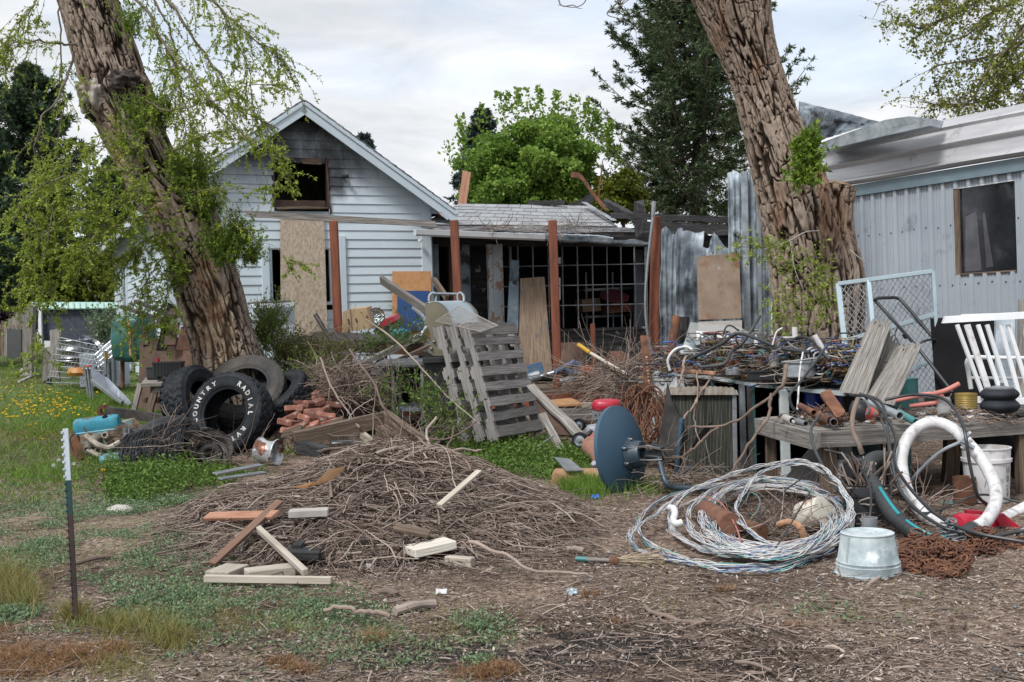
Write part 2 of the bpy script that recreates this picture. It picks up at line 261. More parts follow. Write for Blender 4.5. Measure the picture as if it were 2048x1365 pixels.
# mesh building
WL={}
def frame(d,ref=V((0,0,1))):
 d=d.normalized()
 if abs(d.dot(ref))>.97:ref=V((1,0,0))
 s=d.cross(ref).normalized();u=s.cross(d).normalized();return d,s,u
class MB:
 def __init__(s):s.v=[];s.f=[];s.lc=[];s.rn=[];s.mi=[];s.m=0
 def add(s,vs,fs,lcs=None,rn=None):
  o=len(s.v);off=V((random.random()*9,random.random()*9,random.random()*9));r=random.random()if rn is None else rn
  s.v+=[tuple(v)for v in vs];s.f+=[tuple(i+o for i in f)for f in fs]
  lcs=lcs or vs;s.lc+=[tuple(V(l)+off)for l in lcs];s.rn+=[r]*len(vs);s.mi+=[s.m]*len(fs);return s
 def box(s,c,size,R=None,rn=None,ch=None):
  c=V(c);hx,hy,hz=[q/2 for q in size]
  ch=min(hx,hy,hz)*.18 if ch is None else ch
  ch=min(ch,.012);ax=[V((1,0,0)),V((0,1,0)),V((0,0,1))]if R is None else[V(q)for q in R]
  vs=[];ls=[];idx={}
  H=(hx,hy,hz)
  for sx in(-1,1):
   for sy in(-1,1):
    for sz in(-1,1):
     for k in range(3):
      l=[sx*(hx-ch),sy*(hy-ch),sz*(hz-ch)];l[k]=(sx,sy,sz)[k]*H[k]
      idx[(sx,sy,sz,k)]=len(vs);vs.append(c+ax[0]*l[0]+ax[1]*l[1]+ax[2]*l[2]);ls.append(l)
  L_=max(range(3),key=lambda q:size[q]);ls=[(l[L_],l[(L_+1)%3],l[(L_+2)%3])for l in ls]
  fs=[]
  for k in range(3):
   a,b=(k+1)%3,(k+2)%3
   for sg in(-1,1):
    q=[]
    for sa,sb_ in((-1,-1),(1,-1),(1,1),(-1,1)):
     t=[0,0,0];t[k]=sg;t[a]=sa;t[b]=sb_;q.append(idx[(*t,k)])
    fs.append(q if sg>0 else q[::-1])
  for k in range(3):
   a,b=(k+1)%3,(k+2)%3
   for sa in(-1,1):
    for sb_ in(-1,1):
     t0=[0,0,0];t1=[0,0,0];t0[k]=-1;t1[k]=1;t0[a]=t1[a]=sa;t0[b]=t1[b]=sb_
     q=[idx[(*t0,a)],idx[(*t1,a)],idx[(*t1,b)],idx[(*t0,b)]]
     fs.append(q if sa*sb_>0 else q[::-1])
  for sx in(-1,1):
   for sy in(-1,1):
    for sz in(-1,1):
     q=[idx[(sx,sy,sz,0)],idx[(sx,sy,sz,1)],idx[(sx,sy,sz,2)]]
     fs.append(q if sx*sy*sz>0 else q[::-1])
  return s.add(vs,fs,ls,rn)
 def beam(s,a,b,w,t,up=V((0,0,1)),rn=None,seg=1,warp=0):
  a,b=V(a),V(b);d,sd_,u=frame(b-a,up)
  if seg==1 and not warp:return s.box((a+b)/2,((b-a).length,w,t),(d,sd_,u),rn)
  vs=[];ls=[];fs=[];L_=(b-a).length
  for q in range(seg+1):
   e=warp if 0<q<seg else warp*1.5
   for(i,j)in((-1,-1),(1,-1),(1,1),(-1,1)):
    ex=random.uniform(-e,e)*(4 if q in(0,seg)else 1)
    vs.append(a+d*(L_*q/seg+ex)+sd_*(i*w/2+random.uniform(-e,e))+u*(j*t/2+random.uniform(-e,e)))
    ls.append((L_*q/seg,i*w/2,j*t/2))
  for q in range(seg):
   for k in range(4):
    fs.append((q*4+k,q*4+(k+1)%4,q*4+4+(k+1)%4,q*4+4+k))
  fs.append((3,2,1,0));n=seg*4;fs.append((n,n+1,n+2,n+3))
  return s.add(vs,fs,ls,rn)
 def slab(s,cs,th,rn=None,nu=1,nv=1,warp=0.0,nsign=1):
  """cs: four world corners in order; thickness away from their normal"""
  c0,c1,c2,c3=[V(c)for c in cs];n=(c1-c0).cross(c3-c0).normalized()*nsign
  vs=[];ls=[];W=(c1-c0).length;H=(c3-c0).length;ph=random.random()*9
  for k in(0,1):
   for j in range(nv+1):
    for i in range(nu+1):
     u,v=i/nu,j/nv;p=(c0*(1-u)+c1*u)*(1-v)+(c3*(1-u)+c2*u)*v
     wv=warp*math.sin(ph+2.3*u*3+1.7*v*3)*math.sin(ph*2+3.1*v-2*u)if warp else 0
     vs.append(p-n*(th*k)+n*wv)
     l=(u*W,v*H,k*th);ls.append(l if W>H else(l[1],l[0],l[2]))
  fs=[];M=(nu+1)*(nv+1)
  g=lambda i,j,k:k*M+j*(nu+1)+i
  for j in range(nv):
   for i in range(nu):
    fs.append((g(i,j,0),g(i+1,j,0),g(i+1,j+1,0),g(i,j+1,0)));fs.append((g(i,j+1,1),g(i+1,j+1,1),g(i+1,j,1),g(i,j,1)))
  for i in range(nu):
   fs.append((g(i,0,1),g(i+1,0,1),g(i+1,0,0),g(i,0,0)));fs.append((g(i,nv,0),g(i+1,nv,0),g(i+1,nv,1),g(i,nv,1)))
  for j in range(nv):
   fs.append((g(0,j,0),g(0,j+1,0),g(0,j+1,1),g(0,j,1)));fs.append((g(nu,j,1),g(nu,j+1,1),g(nu,j+1,0),g(nu,j,0)))
  return s.add(vs,fs,ls,rn)
 def prism(s,poly,ext,rn=None):
  """poly: planar world points; ext: extrusion vector"""
  n=len(poly);poly=[V(p)for p in poly];ext=V(ext);vs=poly+[p+ext for p in poly]
  d=(poly[1]-poly[0]).normalized();nn=ext.normalized();e=nn.cross(d)
  ls=[(p.dot(d),p.dot(e),p.dot(nn))for p in vs]
  fs=[tuple(range(n))[::-1],tuple(range(n,2*n))]+[(i,(i+1)%n,n+(i+1)%n,n+i)for i in range(n)]
  return s.add(vs,fs,ls,rn)
 def tube(s,pts,r,n=8,caps=True,closed=False,rn=None,ell=None):
  pts=[V(p)for p in pts];N=len(pts);rs=r if isinstance(r,(list,tuple))else[r]*N
  vs=[];ls=[];fs=[];al=0;prev=None
  for q in range(N):
   if closed:t=pts[(q+1)%N]-pts[q-1]
   else:t=pts[min(q+1,N-1)]-pts[max(q-1,0)]
   t=t.normalized()if t.length>1e-9 else V((0,0,1))
   if prev is None:_,sd_,u=frame(t)
   else:
    u=(prev-t*prev.dot(t));u=u.normalized()if u.length>1e-6 else frame(t)[2];sd_=t.cross(u)
   prev=u
   if q:al+=(pts[q]-pts[q-1]).length
   for k in range(n):
    a=2*PI*k/n;cx,cy=math.cos(a)*rs[q],math.sin(a)*rs[q]
    vs.append(pts[q]+sd_*cx+u*cy);ls.append((al,cx,cy))
  for q in range(N if closed else N-1):
   for k in range(n):
    a,b=q*n,((q+1)%N)*n;fs.append((a+k,a+(k+1)%n,b+(k+1)%n,b+k))
  if caps and not closed:fs.append(tuple(range(n))[::-1]);fs.append(tuple(range((N-1)*n,N*n)))
  return s.add(vs,fs,ls,rn)
 def lathe(s,o,ax,prof,n=28,rn=None,caps=(False,False),a0=0,a1=2*PI,sx=1.0):
  """prof: list of (radius, height along ax)"""
  o=V(o);d,sd_,u=frame(V(ax));full=abs(a1-a0-2*PI)<1e-6;m=n if full else n+1
  vs=[];ls=[];fs=[]
  for(r,h)in prof:
   for k in range(m):
    a=a0+(a1-a0)*k/n;c,q=math.cos(a),math.sin(a)
    vs.append(o+d*h+sd_*(c*r*sx)+u*(q*r));ls.append((h,c*r,q*r))
  for i in range(len(prof)-1):
   for k in range(n):
    k2=(k+1)%m;fs.append((i*m+k,i*m+k2,(i+1)*m+k2,(i+1)*m+k))
  if caps[0]:fs.append(tuple(range(m))[::-1])
  if caps[1]:fs.append(tuple(range((len(prof)-1)*m,len(prof)*m)))
  return s.add(vs,fs,ls,rn)
 def cyl(s,a,b,r,n=16,r2=None,rn=None):
  a,b=V(a),V(b);return s.lathe(a,b-a,[(r,0),(r if r2 is None else r2,(b-a).length)],n,rn,(True,True))
def finish(me,mats,smooth):
 for m in(mats if isinstance(mats,(list,tuple))else[mats]):me.materials.append(m)
 if smooth:
  me.polygons.foreach_set('use_smooth',[True]*len(me.polygons))
  try:me.set_sharp_from_angle(angle=rad(38))
  except Exception:pass
def link(name,me,w,parent):
 o=bpy.data.objects.new(name,me);COL.objects.link(o);WL[o.name]=V(w)
 if parent is not None:o.parent=parent;o.location=V(w)-WL[parent.name]
 else:o.location=w
 return o
def build(name,mb,mats,parent=None,smooth=True):
 me=bpy.data.meshes.new(name);a=np.array(mb.v,float);w=V(((a[:,0].min()+a[:,0].max())/2,(a[:,1].min()+a[:,1].max())/2,a[:,2].min()))
 a=a-np.array(w);me.from_pydata(a.tolist(),[],mb.f);me.update()
 at=me.attributes.new('lc','FLOAT_VECTOR','POINT');at.data.foreach_set('vector',np.array(mb.lc,float).ravel())
 at=me.attributes.new('rn','FLOAT','POINT');at.data.foreach_set('value',np.array(mb.rn,float))
 finish(me,mats,smooth)
 if any(mb.mi):me.polygons.foreach_set('material_index',mb.mi)
 return link(name,me,w,parent)
def npmesh(name,Vv,Q,mats,parent=None,rn=None,cv=None,smooth=False):
 Vv=np.asarray(Vv,float);Q=np.asarray(Q,np.int64);w=V(((Vv[:,0].min()+Vv[:,0].max())/2,(Vv[:,1].min()+Vv[:,1].max())/2,Vv[:,2].min()))
 L_=Vv-np.array(w);me=bpy.data.meshes.new(name);k=Q.shape[1]
 me.vertices.add(len(L_));me.vertices.foreach_set('co',L_.ravel());me.loops.add(Q.size);me.loops.foreach_set('vertex_index',Q.ravel().astype(np.int32))
 me.polygons.add(len(Q));me.polygons.foreach_set('loop_start',np.arange(0,Q.size,k,dtype=np.int32));me.update(calc_edges=True)
 at=me.attributes.new('lc','FLOAT_VECTOR','POINT');at.data.foreach_set('vector',Vv.ravel())
 for nm,ar in(('rn',rn),('cv',cv)):
  if ar is not None:at=me.attributes.new(nm,'FLOAT','POINT');at.data.foreach_set('value',np.asarray(ar,float).ravel())
 for m in(mats if isinstance(mats,(list,tuple))else[mats]):me.materials.append(m)
 if smooth:me.polygons.foreach_set('use_smooth',[True]*len(me.polygons))
 return link(name,me,w,parent)
def tag(o,label=None,cat=None,group=None,kind=None):
 if label:o['label']=label
 if cat:o['category']=cat
 if group:o['group']=group
 if kind:o['kind']=kind
 return o
def thing(name,label,cat,loc,group=None):
 o=bpy.data.objects.new(name,None);COL.objects.link(o);o.location=V(loc);o.empty_display_size=.1;WL[o.name]=V(loc)
 return tag(o,label,cat,group)
def solo(name,label,cat,mb,mats,group=None,smooth=True):
 return tag(build(name,mb,mats,None,smooth),label,cat,group)
def unit(a):return a/np.maximum(1e-9,np.linalg.norm(a,axis=-1,keepdims=True))
def leaves(name,pts,dirs,ln,wd,m,parent=None,rn=None,flat=0.0):
 """diamond leaves: pts base (N,3), dirs (N,3), ln length array, wd width factor"""
 N=len(pts);pts=np.asarray(pts);dirs=unit(np.asarray(dirs));ln=np.broadcast_to(ln,(N,))[:,None]
 rv=rng.normal(size=(N,3));rv[:,2]+=flat*3;sd_=unit(np.cross(dirs,rv));nn=np.cross(sd_,dirs)
 v=np.stack([pts,pts+dirs*ln*.45+sd_*ln*wd*.5,pts+dirs*ln-nn*ln*.08,pts+dirs*ln*.5-sd_*ln*wd*.5],1).reshape(-1,3)
 q=np.arange(4*N).reshape(N,4);rn=rng.random(N)if rn is None else rn
 return npmesh(name,v,q,m,parent,rn=np.repeat(rn,4))
def tubes(name,Pn,R,m,parent=None,sides=4,rn=None,smooth=True):
 """Pn (N,K,3), R (N,K)"""
 Pn=np.asarray(Pn,float);N,K,_=Pn.shape;T_=unit(np.gradient(Pn,axis=1));ref=unit(rng.normal(size=(N,1,3)))*np.ones((1,K,1))
 s_=unit(np.cross(T_,ref));u_=np.cross(s_,T_);R=np.broadcast_to(R,(N,K))
 a=2*PI*np.arange(sides)/sides
 v=Pn[:,:,None]+(s_[:,:,None]*np.cos(a)[None,None,:,None]+u_[:,:,None]*np.sin(a)[None,None,:,None])*R[:,:,None,None]
 idx=np.arange(N*K*sides).reshape(N,K,sides);i2=np.roll(idx,-1,2)
 q=np.stack([idx[:,:-1],i2[:,:-1],i2[:,1:],idx[:,1:]],-1).reshape(-1,4)
 rn=rng.random(N)if rn is None else rn
 return npmesh(name,v.reshape(-1,3),q,m,parent,rn=np.repeat(rn,K*sides),smooth=smooth)
def spline(pts,n):
 """Catmull-Rom through pts"""
 pts=np.array([list(p)for p in pts],float);K=len(pts);ext=np.vstack([2*pts[0]-pts[1],pts,2*pts[-1]-pts[-2]])
 t=np.linspace(0,K-1-1e-9,n);i=t.astype(int);f=(t-i)[:,None]
 p0,p1,p2,p3=ext[i],ext[i+1],ext[i+2],ext[i+3]
 return .5*(2*p1+(p2-p0)*f+(2*p0-5*p1+4*p2-p3)*f**2+(3*p1-p0-3*p2+p3)*f**3)
def sp(pts,n):return[V(p)for p in spline(pts,n)]
def PP(l):return[P(*q)for q in l]
def ptube(l,r,n=8,k=30,mb=None,**kw):
 mb=mb or MB();return mb.tube(sp(PP(l),k),r,n,**kw)
# GROUND
def build_ground():
 def axis(a,b,lo,hi,step,far,m):
  core=np.arange(lo,hi,step);g=np.geomspace(1,far,m)
  return np.concatenate([lo-(g[::-1]-1)*1.0-step,core,hi+(g-1)*1.0])
 xs=axis(0,0,-5.0,4.5,.045,400,40);ys=np.concatenate([[-30,-8,0,2],np.arange(3.0,14,.045),np.arange(14,26,.25),26+np.geomspace(.5,420,30)])
 X,Y=np.meshgrid(xs,ys);Z=gz(X,Y);near=sst((16-Y)/6)*sst((9-np.abs(X))/3)
 Z=Z+near*(fbm(X*2.2,Y*2.2)-.5)*.05+near*(fbm(X*11,Y*11)-.5)*.022
 green=sst((fbm(X*1.1+5,Y*1.1,3)-.42)*6)*sst((-X-.2)/1.5)
 lawn=sst((Y-11.5)/2.5)*sst((-X-2.4)/1)
 g=np.clip(np.maximum(green*.35,lawn),0,1)
 ny,nx=X.shape;idx=np.arange(nx*ny).reshape(ny,nx);Q=np.stack([idx[:-1,:-1],idx[:-1,1:],idx[1:,1:],idx[1:,:-1]],-1).reshape(-1,4)
 m=bpy.data.materials.new('yard_ground');m.use_nodes=True;t=m.node_tree;N=t.nodes;L=t.links;b=N['Principled BSDF'];b.inputs['Roughness'].default_value=.97;b.inputs['Specular IOR Level'].default_value=.15
 ge=N.new('ShaderNodeNewGeometry');n=N.new('ShaderNodeTexNoise');n.inputs['Scale'].default_value=28;n.inputs['Detail'].default_value=10;n.inputs['Roughness'].default_value=.75;L.new(ge.outputs['Position'],n.inputs['Vector'])
 r=ramp(N,[.30,.45,.56,.70],S((.045,.034,.027),(.145,.108,.085),(.27,.215,.178),(.46,.40,.35)));L.new(n.outputs[0],r.inputs[0])
 n2=N.new('ShaderNodeTexNoise');n2.inputs['Scale'].default_value=.9;n2.inputs['Detail'].default_value=5;L.new(ge.outputs['Position'],n2.inputs['Vector'])
 r2=ramp(N,[.38,.62],S((.42,.38,.36),(1.2,1.14,1.1)));L.new(n2.outputs[0],r2.inputs[0]);mm=N.new('ShaderNodeMix');mm.data_type='RGBA';mm.blend_type='MULTIPLY';mm.inputs['Factor'].default_value=1
 L.new(r.outputs[0],mm.inputs[6]);L.new(r2.outputs[0],mm.inputs[7])
 a=N.new('ShaderNodeAttribute');a.attribute_name='cv';n3=N.new('ShaderNodeTexNoise');n3.inputs['Scale'].default_value=14;n3.inputs['Detail'].default_value=8;L.new(ge.outputs['Position'],n3.inputs['Vector'])
 r3=ramp(N,[.35,.65],S((.075,.11,.04),(.15,.21,.08)));L.new(n3.outputs[0],r3.inputs[0]);m3=N.new('ShaderNodeMix');m3.data_type='RGBA'
 mu=N.new('ShaderNodeMath');mu.operation='MULTIPLY';r4=ramp(N,[.42,.6],S((.25,)*3,(1,)*3));L.new(n3.outputs[0],r4.inputs[0]);L.new(a.outputs['Fac'],mu.inputs[0]);L.new(r4.outputs[0],mu.inputs[1])
 L.new(mu.outputs[0],m3.inputs['Factor']);L.new(mm.outputs[2],m3.inputs[6]);L.new(r3.outputs[0],m3.inputs[7]);L.new(m3.outputs[2],b.inputs['Base Color'])
 bn=N.new('ShaderNodeBump');bn.inputs['Strength'].default_value=1;bn.inputs['Distance'].default_value=.02;L.new(n.outputs[0],bn.inputs['Height']);L.new(bn.outputs[0],b.inputs['Normal'])
 o=npmesh('ground',np.stack([X,Y,Z],-1).reshape(-1,3),Q,m,cv=g,smooth=True);tag(o,kind='structure')
build_ground()
# HOUSE
ANG=rad(24);hc,hs=math.cos(ANG),math.sin(ANG)
_o=P(862,500,18.8);HO=V((_o.x,_o.y,0));HA=V((-hc,-hs,0));HN=V((hs,-hc,0));UP=V((0,0,1))
def HW(s,z,d=0.0):return HO+HA*s+HN*d+UP*z
def HP(px,py,d=0.0):
 p=onplane(px,py,HO+HN*d,HN);q=p-HO;return q.dot(HA),p.z
def HPP(px,py,d=0.0):return onplane(px,py,HO+HN*d,HN)
PK=HP(600,226);WID=2*PK[0];EV=HP(858,414)[1]
SLOPE=(PK[1]-EV)/PK[0]
sootc=HPP(596,300)
m_siding=mat('blue_white_siding',S((.45,.525,.58),(.53,.605,.66)),sc=1.2,st=(1,3,3),rough=.6,bump=.25,rnv=.05,bsc=9,bstr=.004,spots=[((.30,.27,.24),7.5,.705,.73)],soot=[(tuple(HPP(600,245)),(1.25,1.5,.50),.97),(tuple(HPP(655,325)),(.85,1,.50),.92),(tuple(HPP(540,300)),(.9,1,.6),.92),(tuple(HPP(672,365)),(.28,1,.35),.9)])
m_trim=mat('blue_white_trim',S((.44,.52,.58),(.52,.60,.66)),sc=2,st=(1,6,6),rough=.55,bump=.25,rnv=.04,bsc=6,bstr=.003,spots=[((.28,.26,.24),6,.68,.72)])
def house():
 root=thing('house','small pale blue weatherboard house with burnt-out gable window and tacked-on ruined porch','house',HW(2,0,0))
 holes=[(HP(655,320),HP(548,414)),(HP(664,497),HP(540,612))]
 holes=[(a[0],b[0],b[1],a[1])for a,b in holes]
 lap=.142;mb=MB();z=.0
 def topw(z):
  if z<=EV:return(0.0,WID)
  q=(z-EV)/SLOPE;return(q,WID-q)
 while z<PK[1]-.05:
  z1=z+lap;a,b=topw(z1 if z1>EV else z)
  if b-a<.05:break
  iv=[(a+(.0 if z1>EV else .17),b)]
  for h in holes:
   if h[2]-.05<z+lap/2<h[3]+.02:
    iv=[x for(p,q)in iv for x in((p,min(q,h[0])),(max(p,h[1]),q))if x[1]-x[0]>.02]
  for(p,q)in iv:
   cuts=[p]+sorted(random.uniform(p,q)for _ in range(int((q-p)/1.6)))+[q]
   for c0,c1 in zip(cuts[:-1],cuts[1:]):
    if c1-c0<.03:continue
    zz0,zz1=z,z1+.012;j=random.uniform(-.002,.002)
    vs=[HW(c0,zz0,.022+j),HW(c1,zz0,.022+j),HW(c1,zz1,.004),HW(c0,zz1,.004),HW(c0,zz0,-.02),HW(c1,zz0,-.02),HW(c1,zz1,-.02),HW(c0,zz1,-.02)]
    if z1>EV+.01:
     if abs(c0-a)<1e-6:vs[0]=HW(c0-lap/SLOPE,zz0,.022);vs[4]=HW(c0-lap/SLOPE,zz0,-.02)
     if abs(c1-b)<1e-6:vs[1]=HW(c1+lap/SLOPE,zz0,.022);vs[5]=HW(c1+lap/SLOPE,zz0,-.02)
    L_=c1-c0;ls=[(0,0,0),(L_,0,0),(L_,lap,0),(0,lap,0),(0,0,.04),(L_,0,.04),(L_,lap,.04),(0,lap,.04)]
    mb.add(vs,[(3,2,1,0),(4,5,6,7),(0,1,5,4),(1,2,6,5),(2,3,7,6),(3,0,4,7)],ls)
  z=z1
 build('gable_wall',mb,m_siding,root,smooth=False)
 mb=MB();z=0.3;LEN=8.5
 def SW(k,z,d=0.0):return HW(WID,z)-HN*k+HA*d
 wins=[(1.9,2.5,1.35,2.55),(5.6,6.3,1.35,2.6)]
 while z<EV+.05:
  iv=[(.16,LEN)]
  for h in wins:
   if h[2]-.05<z+lap/2<h[3]:iv=[x for(p,q)in iv for x in((p,min(q,h[0])),(max(p,h[1]),q))if x[1]-x[0]>.02]
  for p,q in iv:
   vs=[SW(p,z,.022),SW(q,z,.022),SW(q,z+lap+.012,.004),SW(p,z+lap+.012,.004),SW(p,z,-.02),SW(q,z,-.02),SW(q,z+lap,-.02),SW(p,z+lap,-.02)]
   ls=[(0,0,0),(q-p,0,0),(q-p,lap,0),(0,lap,0)]*2
   mb.add(vs,[(0,1,2,3),(7,6,5,4),(4,5,1,0),(5,6,2,1),(6,7,3,2),(7,4,0,3)],ls)
  z+=lap
 build('side_wall',mb,m_siding,root,smooth=False)
 for h in wins:
  mb=MB()
  for k in(h[0]-.05,h[1]+.05):mb.box(SW(k,(h[2]+h[3])/2,.02),(.1,.07,h[3]-h[2]+.2),(HN,HA,UP))
  mb.box(SW((h[0]+h[1])/2,h[3]+.05,.023),(h[1]-h[0],.07,.1),(HN,HA,UP));mb.box(SW((h[0]+h[1])/2,h[2]-.05,.03),(h[1]-h[0]+.2,.1,.06),(HN,HA,UP))
  w=build('side_window',mb,m_trim,root,smooth=False)
  mb=MB();mb.box(SW((h[0]+h[1])/2,(h[2]+h[3])/2,-.03),(h[1]-h[0],.01,h[3]-h[2]),(HN,HA,UP));build('pane',mb,m_glass,w)
 mb=MB();mb.box(HW(.085,EV/2+.05,.018),(.17,.035,EV+.1),(HA,HN,UP));mb.box(HW(-.012,EV/2,-.08),(.03,.16,EV),(HA,HN,UP));build('corner_board',mb,m_trim,root)
 mb=MB();mb.box(HW(WID-.08,EV/2+.05,.018),(.16,.035,EV+.1),(HA,HN,UP));mb.box(HW(WID+.017,EV/2,-.08),(.03,.16,EV),(HA,HN,UP));build('corner_board',mb,m_trim,root)
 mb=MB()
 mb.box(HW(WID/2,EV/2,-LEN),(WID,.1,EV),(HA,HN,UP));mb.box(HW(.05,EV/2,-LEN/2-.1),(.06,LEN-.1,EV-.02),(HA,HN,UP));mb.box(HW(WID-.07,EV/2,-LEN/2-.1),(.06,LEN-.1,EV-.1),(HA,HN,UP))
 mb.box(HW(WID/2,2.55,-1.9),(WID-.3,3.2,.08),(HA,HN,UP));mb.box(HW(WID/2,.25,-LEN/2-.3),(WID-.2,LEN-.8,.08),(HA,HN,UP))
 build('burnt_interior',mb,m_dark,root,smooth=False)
 OV=.30;EO=.33;th=.07
 for sg,nm in((0,'roof'),(1,'roof')):
  def R(s,dz=0,d=0.0):
   ss=s if sg==0 else WID-s
   return HW(ss,EV+SLOPE*s+dz,d)
  mb=MB();off=.13
  nrow=20;pk=PK[0]
  for q in range(nrow):
   s0=-EO+(pk+EO)*q/nrow;s1=-EO+(pk+EO)*(q+1)/nrow+.02
   if q==nrow-1:s1=pk
   cs=[R(s0,off+.018,OV+random.uniform(0,.02)),R(s0,off+.018,-LEN),R(s1,off+.004,-LEN),R(s1,off+.004,OV+random.uniform(0,.02))]
   mb.slab(cs,.02,nsign=-1 if sg==0 else 1)
  mb.slab([R(-EO+.01,off-.004,OV-.01),R(-EO+.01,off-.004,-LEN),R(pk,off-.004,-LEN),R(pk,off-.004,OV-.01)],.03,nsign=-1 if sg==0 else 1)
  rf=build(nm,mb,m_shingdk,root,smooth=False)
  mb=MB();L0,L1=R(-EO-.02,off-.10,OV-.012),R(pk+.005,off-.10,OV-.012)
  mb.beam(L0,L1,.03,.19,up=UP);build('rake_board',mb,m_trim,rf)
  mb=MB();mb.beam(R(-EO-.02,off-.035,OV+.012),R(pk,off-.035,OV+.012),.02,.05);build('rake_trim',mb,m_trim,rf)
  mb=MB();mb.slab([R(-EO,off-.055,OV-.03),R(pk,off-.055,OV-.03),R(pk,off-.055,.03),R(-EO,off-.055,.03)],.02);build('soffit',mb,m_trim if sg==0 else m_trim,rf)
  mb=MB();mb.box(R(-EO,off-.07,-LEN/2+OV/2),(.03,LEN+OV-.06,.12),(HA,HN,UP));build('fascia',mb,m_trim,rf)
 mb=MB();mb.beam(HPP(866,420,-.25),HPP(893,441,-.25),.03,.08);build('rafter_tail',mb,m_peel,root)
 mb=MB();mb.beam(HPP(880,425,.33),HPP(897,438,.33),.02,.06);build('rafter_tail',mb,m_peel,root)
 h=holes[0];fr=MB()
 fr.box(HW(h[1]+.0,(h[2]+h[3])/2,-.03),(.05,.09,h[3]-h[2]+.06),(HA,HN,UP));fr.box(HW(h[0]+.0,(h[2]+h[3])/2,-.03),(.05,.09,h[3]-h[2]+.06),(HA,HN,UP))
 fr.box(HW((h[0]+h[1])/2,h[3]-.02,-.03),(h[1]-h[0]-.06,.09,.1),(HA,HN,UP))
 w=build('gable_window',fr,m_char,root)
 mb=MB();mb.beam(HW(h[0]+.02,h[2]-.01,.04),HW(h[1],h[2]-.03,.04),.14,.035,seg=6,warp=.006);build('sill',mb,m_brownw,w)
 mb=MB();mb.box(HW((h[0]+h[1])/2,h[2]+.06,-.12),(h[1]-h[0]-.05,.03,.12),(HA,HN,UP));build('charred_board',mb,m_dkply,w)
 mb=MB();mb.slab([HPP(606,328,.02),HPP(643,330,.02),HPP(643,316,.02),HPP(600,318,.02)],.01);build('torn_paper',mb,m_brownw,w)
 mb=MB();mb.beam(HPP(651,318,.03),HPP(662,432,.03),.012,.02,seg=6,warp=.01);build('hanging_strip',mb,m_rust,w)
 h=holes[1];fr=MB()
 fr.box(HW(h[1]+.06,(h[2]+h[3])/2-.02,.03),(.12,.045,h[3]-h[2]+.16),(HA,HN,UP));fr.box(HW(h[0]-.16,(h[2]+h[3])/2-.35,.03),(.10,.045,h[3]-h[2]+1.1),(HA,HN,UP))
 fr.box(HW(h[1]-.03,(h[2]+h[3])/2,-.02),(.05,.05,h[3]-h[2]),(HA,HN,UP));fr.box(HW(h[0]+.03,(h[2]+h[3])/2,-.02),(.05,.05,h[3]-h[2]),(HA,HN,UP))
 fr.box(HW((h[0]+h[1])/2,h[2]+.02,-.01),(h[1]-h[0]+.2,.09,.05),(HA,HN,UP));fr.box(HW((h[0]+h[1])/2,h[3],-.01),(h[1]-h[0],.05,.04),(HA,HN,UP))
 w=build('front_window',fr,m_trim,root)
 p=HPP(688,354,.04);mb=MB();mb.cyl(p,p+HN*.05,.035,14);mb.cyl(p+HN*.05+V((0,0,0)),p+HN*.10+V((.03,0,-.01)),.03,14);build('flood_lamp',mb,m_black,root)
 p=HPP(840,479,.12);mb=MB();mb.lathe(p,V((0,0,-1)),[(.0,0),(.03,.004),(.034,.02),(.034,.035),(.0,.04)],16);mb.m=0;mb.cyl(p+V((.0,-.01,-.04)),p+V((.0,-.01,-.06)),.018,12);build('dome_camera',mb,m_white,root)
# porch
 D0=-.12
 def bar(x0,y0,x1,y1,d,w,t,mb):a,b=HPP(x0,y0,d),HPP(x1,y1,d);mb.beam(a,b,w,t,up=HN)
 mb=MB();z0=.28;s_l=HP(1005,700,D0)[0];s_r=HP(1335,700,D0)[0];zt=HP(1150,661,D0)[1];z=z0
 while z<zt-.03:
  mb.slab([HW(s_l,z,D0+.02),HW(s_r,z,D0+.02),HW(s_r,z+.15,D0),HW(s_l,z+.15,D0)],.03);z+=.142
 mb.slab([HW(s_l+0,zt-.02,D0+.06),HW(s_r,zt-.02,D0+.06),HW(s_r,zt+.03,D0+.06),HW(s_l,zt+.03,D0+.06)],.14)
 build('porch_sill_wall',mb,m_charsid,root,smooth=False)
 zt2=HP(1150,492,D0)[1]
 mb=MB();mb.slab([HW(.3,zt2-.01,D0),HW(s_r,zt2-.01,D0),HW(s_r,zt2+.32,D0),HW(.3,zt2+.32,D0)],.08);build('porch_header',mb,m_char,root)
 for(x0,x1,mt,dd)in((863,879,m_peeldk,0),(921,941,m_peeldk,.02),(978,987,m_peel,.04),(988,1007,m_peel,.06),(900,912,m_brownw,-.3)):
  mb=MB();xm=(x0+x1)/2;a,b=HPP(xm,489,D0+dd),HPP(xm+1,668,D0+dd);a=V((b.x,b.y,a.z));wdt=(HPP(x1,560,D0)-HPP(x0,560,D0)).length
  mb.beam(V((b.x,b.y,.28)),a,wdt,.08,up=HN,seg=5,warp=.003);build('porch_post',mb,mt,root)
 mb=MB();z=.3
 a_s,b_s=HP(938,600,-.7)[0],HP(980,600,-.7)[0]
 while z<zt2:mb.slab([HW(a_s,z,-.7),HW(b_s,z,-.7),HW(b_s,z+.13,-.72),HW(a_s,z+.13,-.72)],.02);z+=.135
 build('doorway_siding',mb,m_charsid,root,smooth=False)
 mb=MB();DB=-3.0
 mb.box(HW((s_r)/2,1.5,DB),(abs(s_r)+.2,.08,3.1),(HA,HN,UP));mb.box(HW(s_r/2,.24,(DB+D0)/2-.1),(abs(s_r),abs(DB)-.3,.06),(HA,HN,UP))
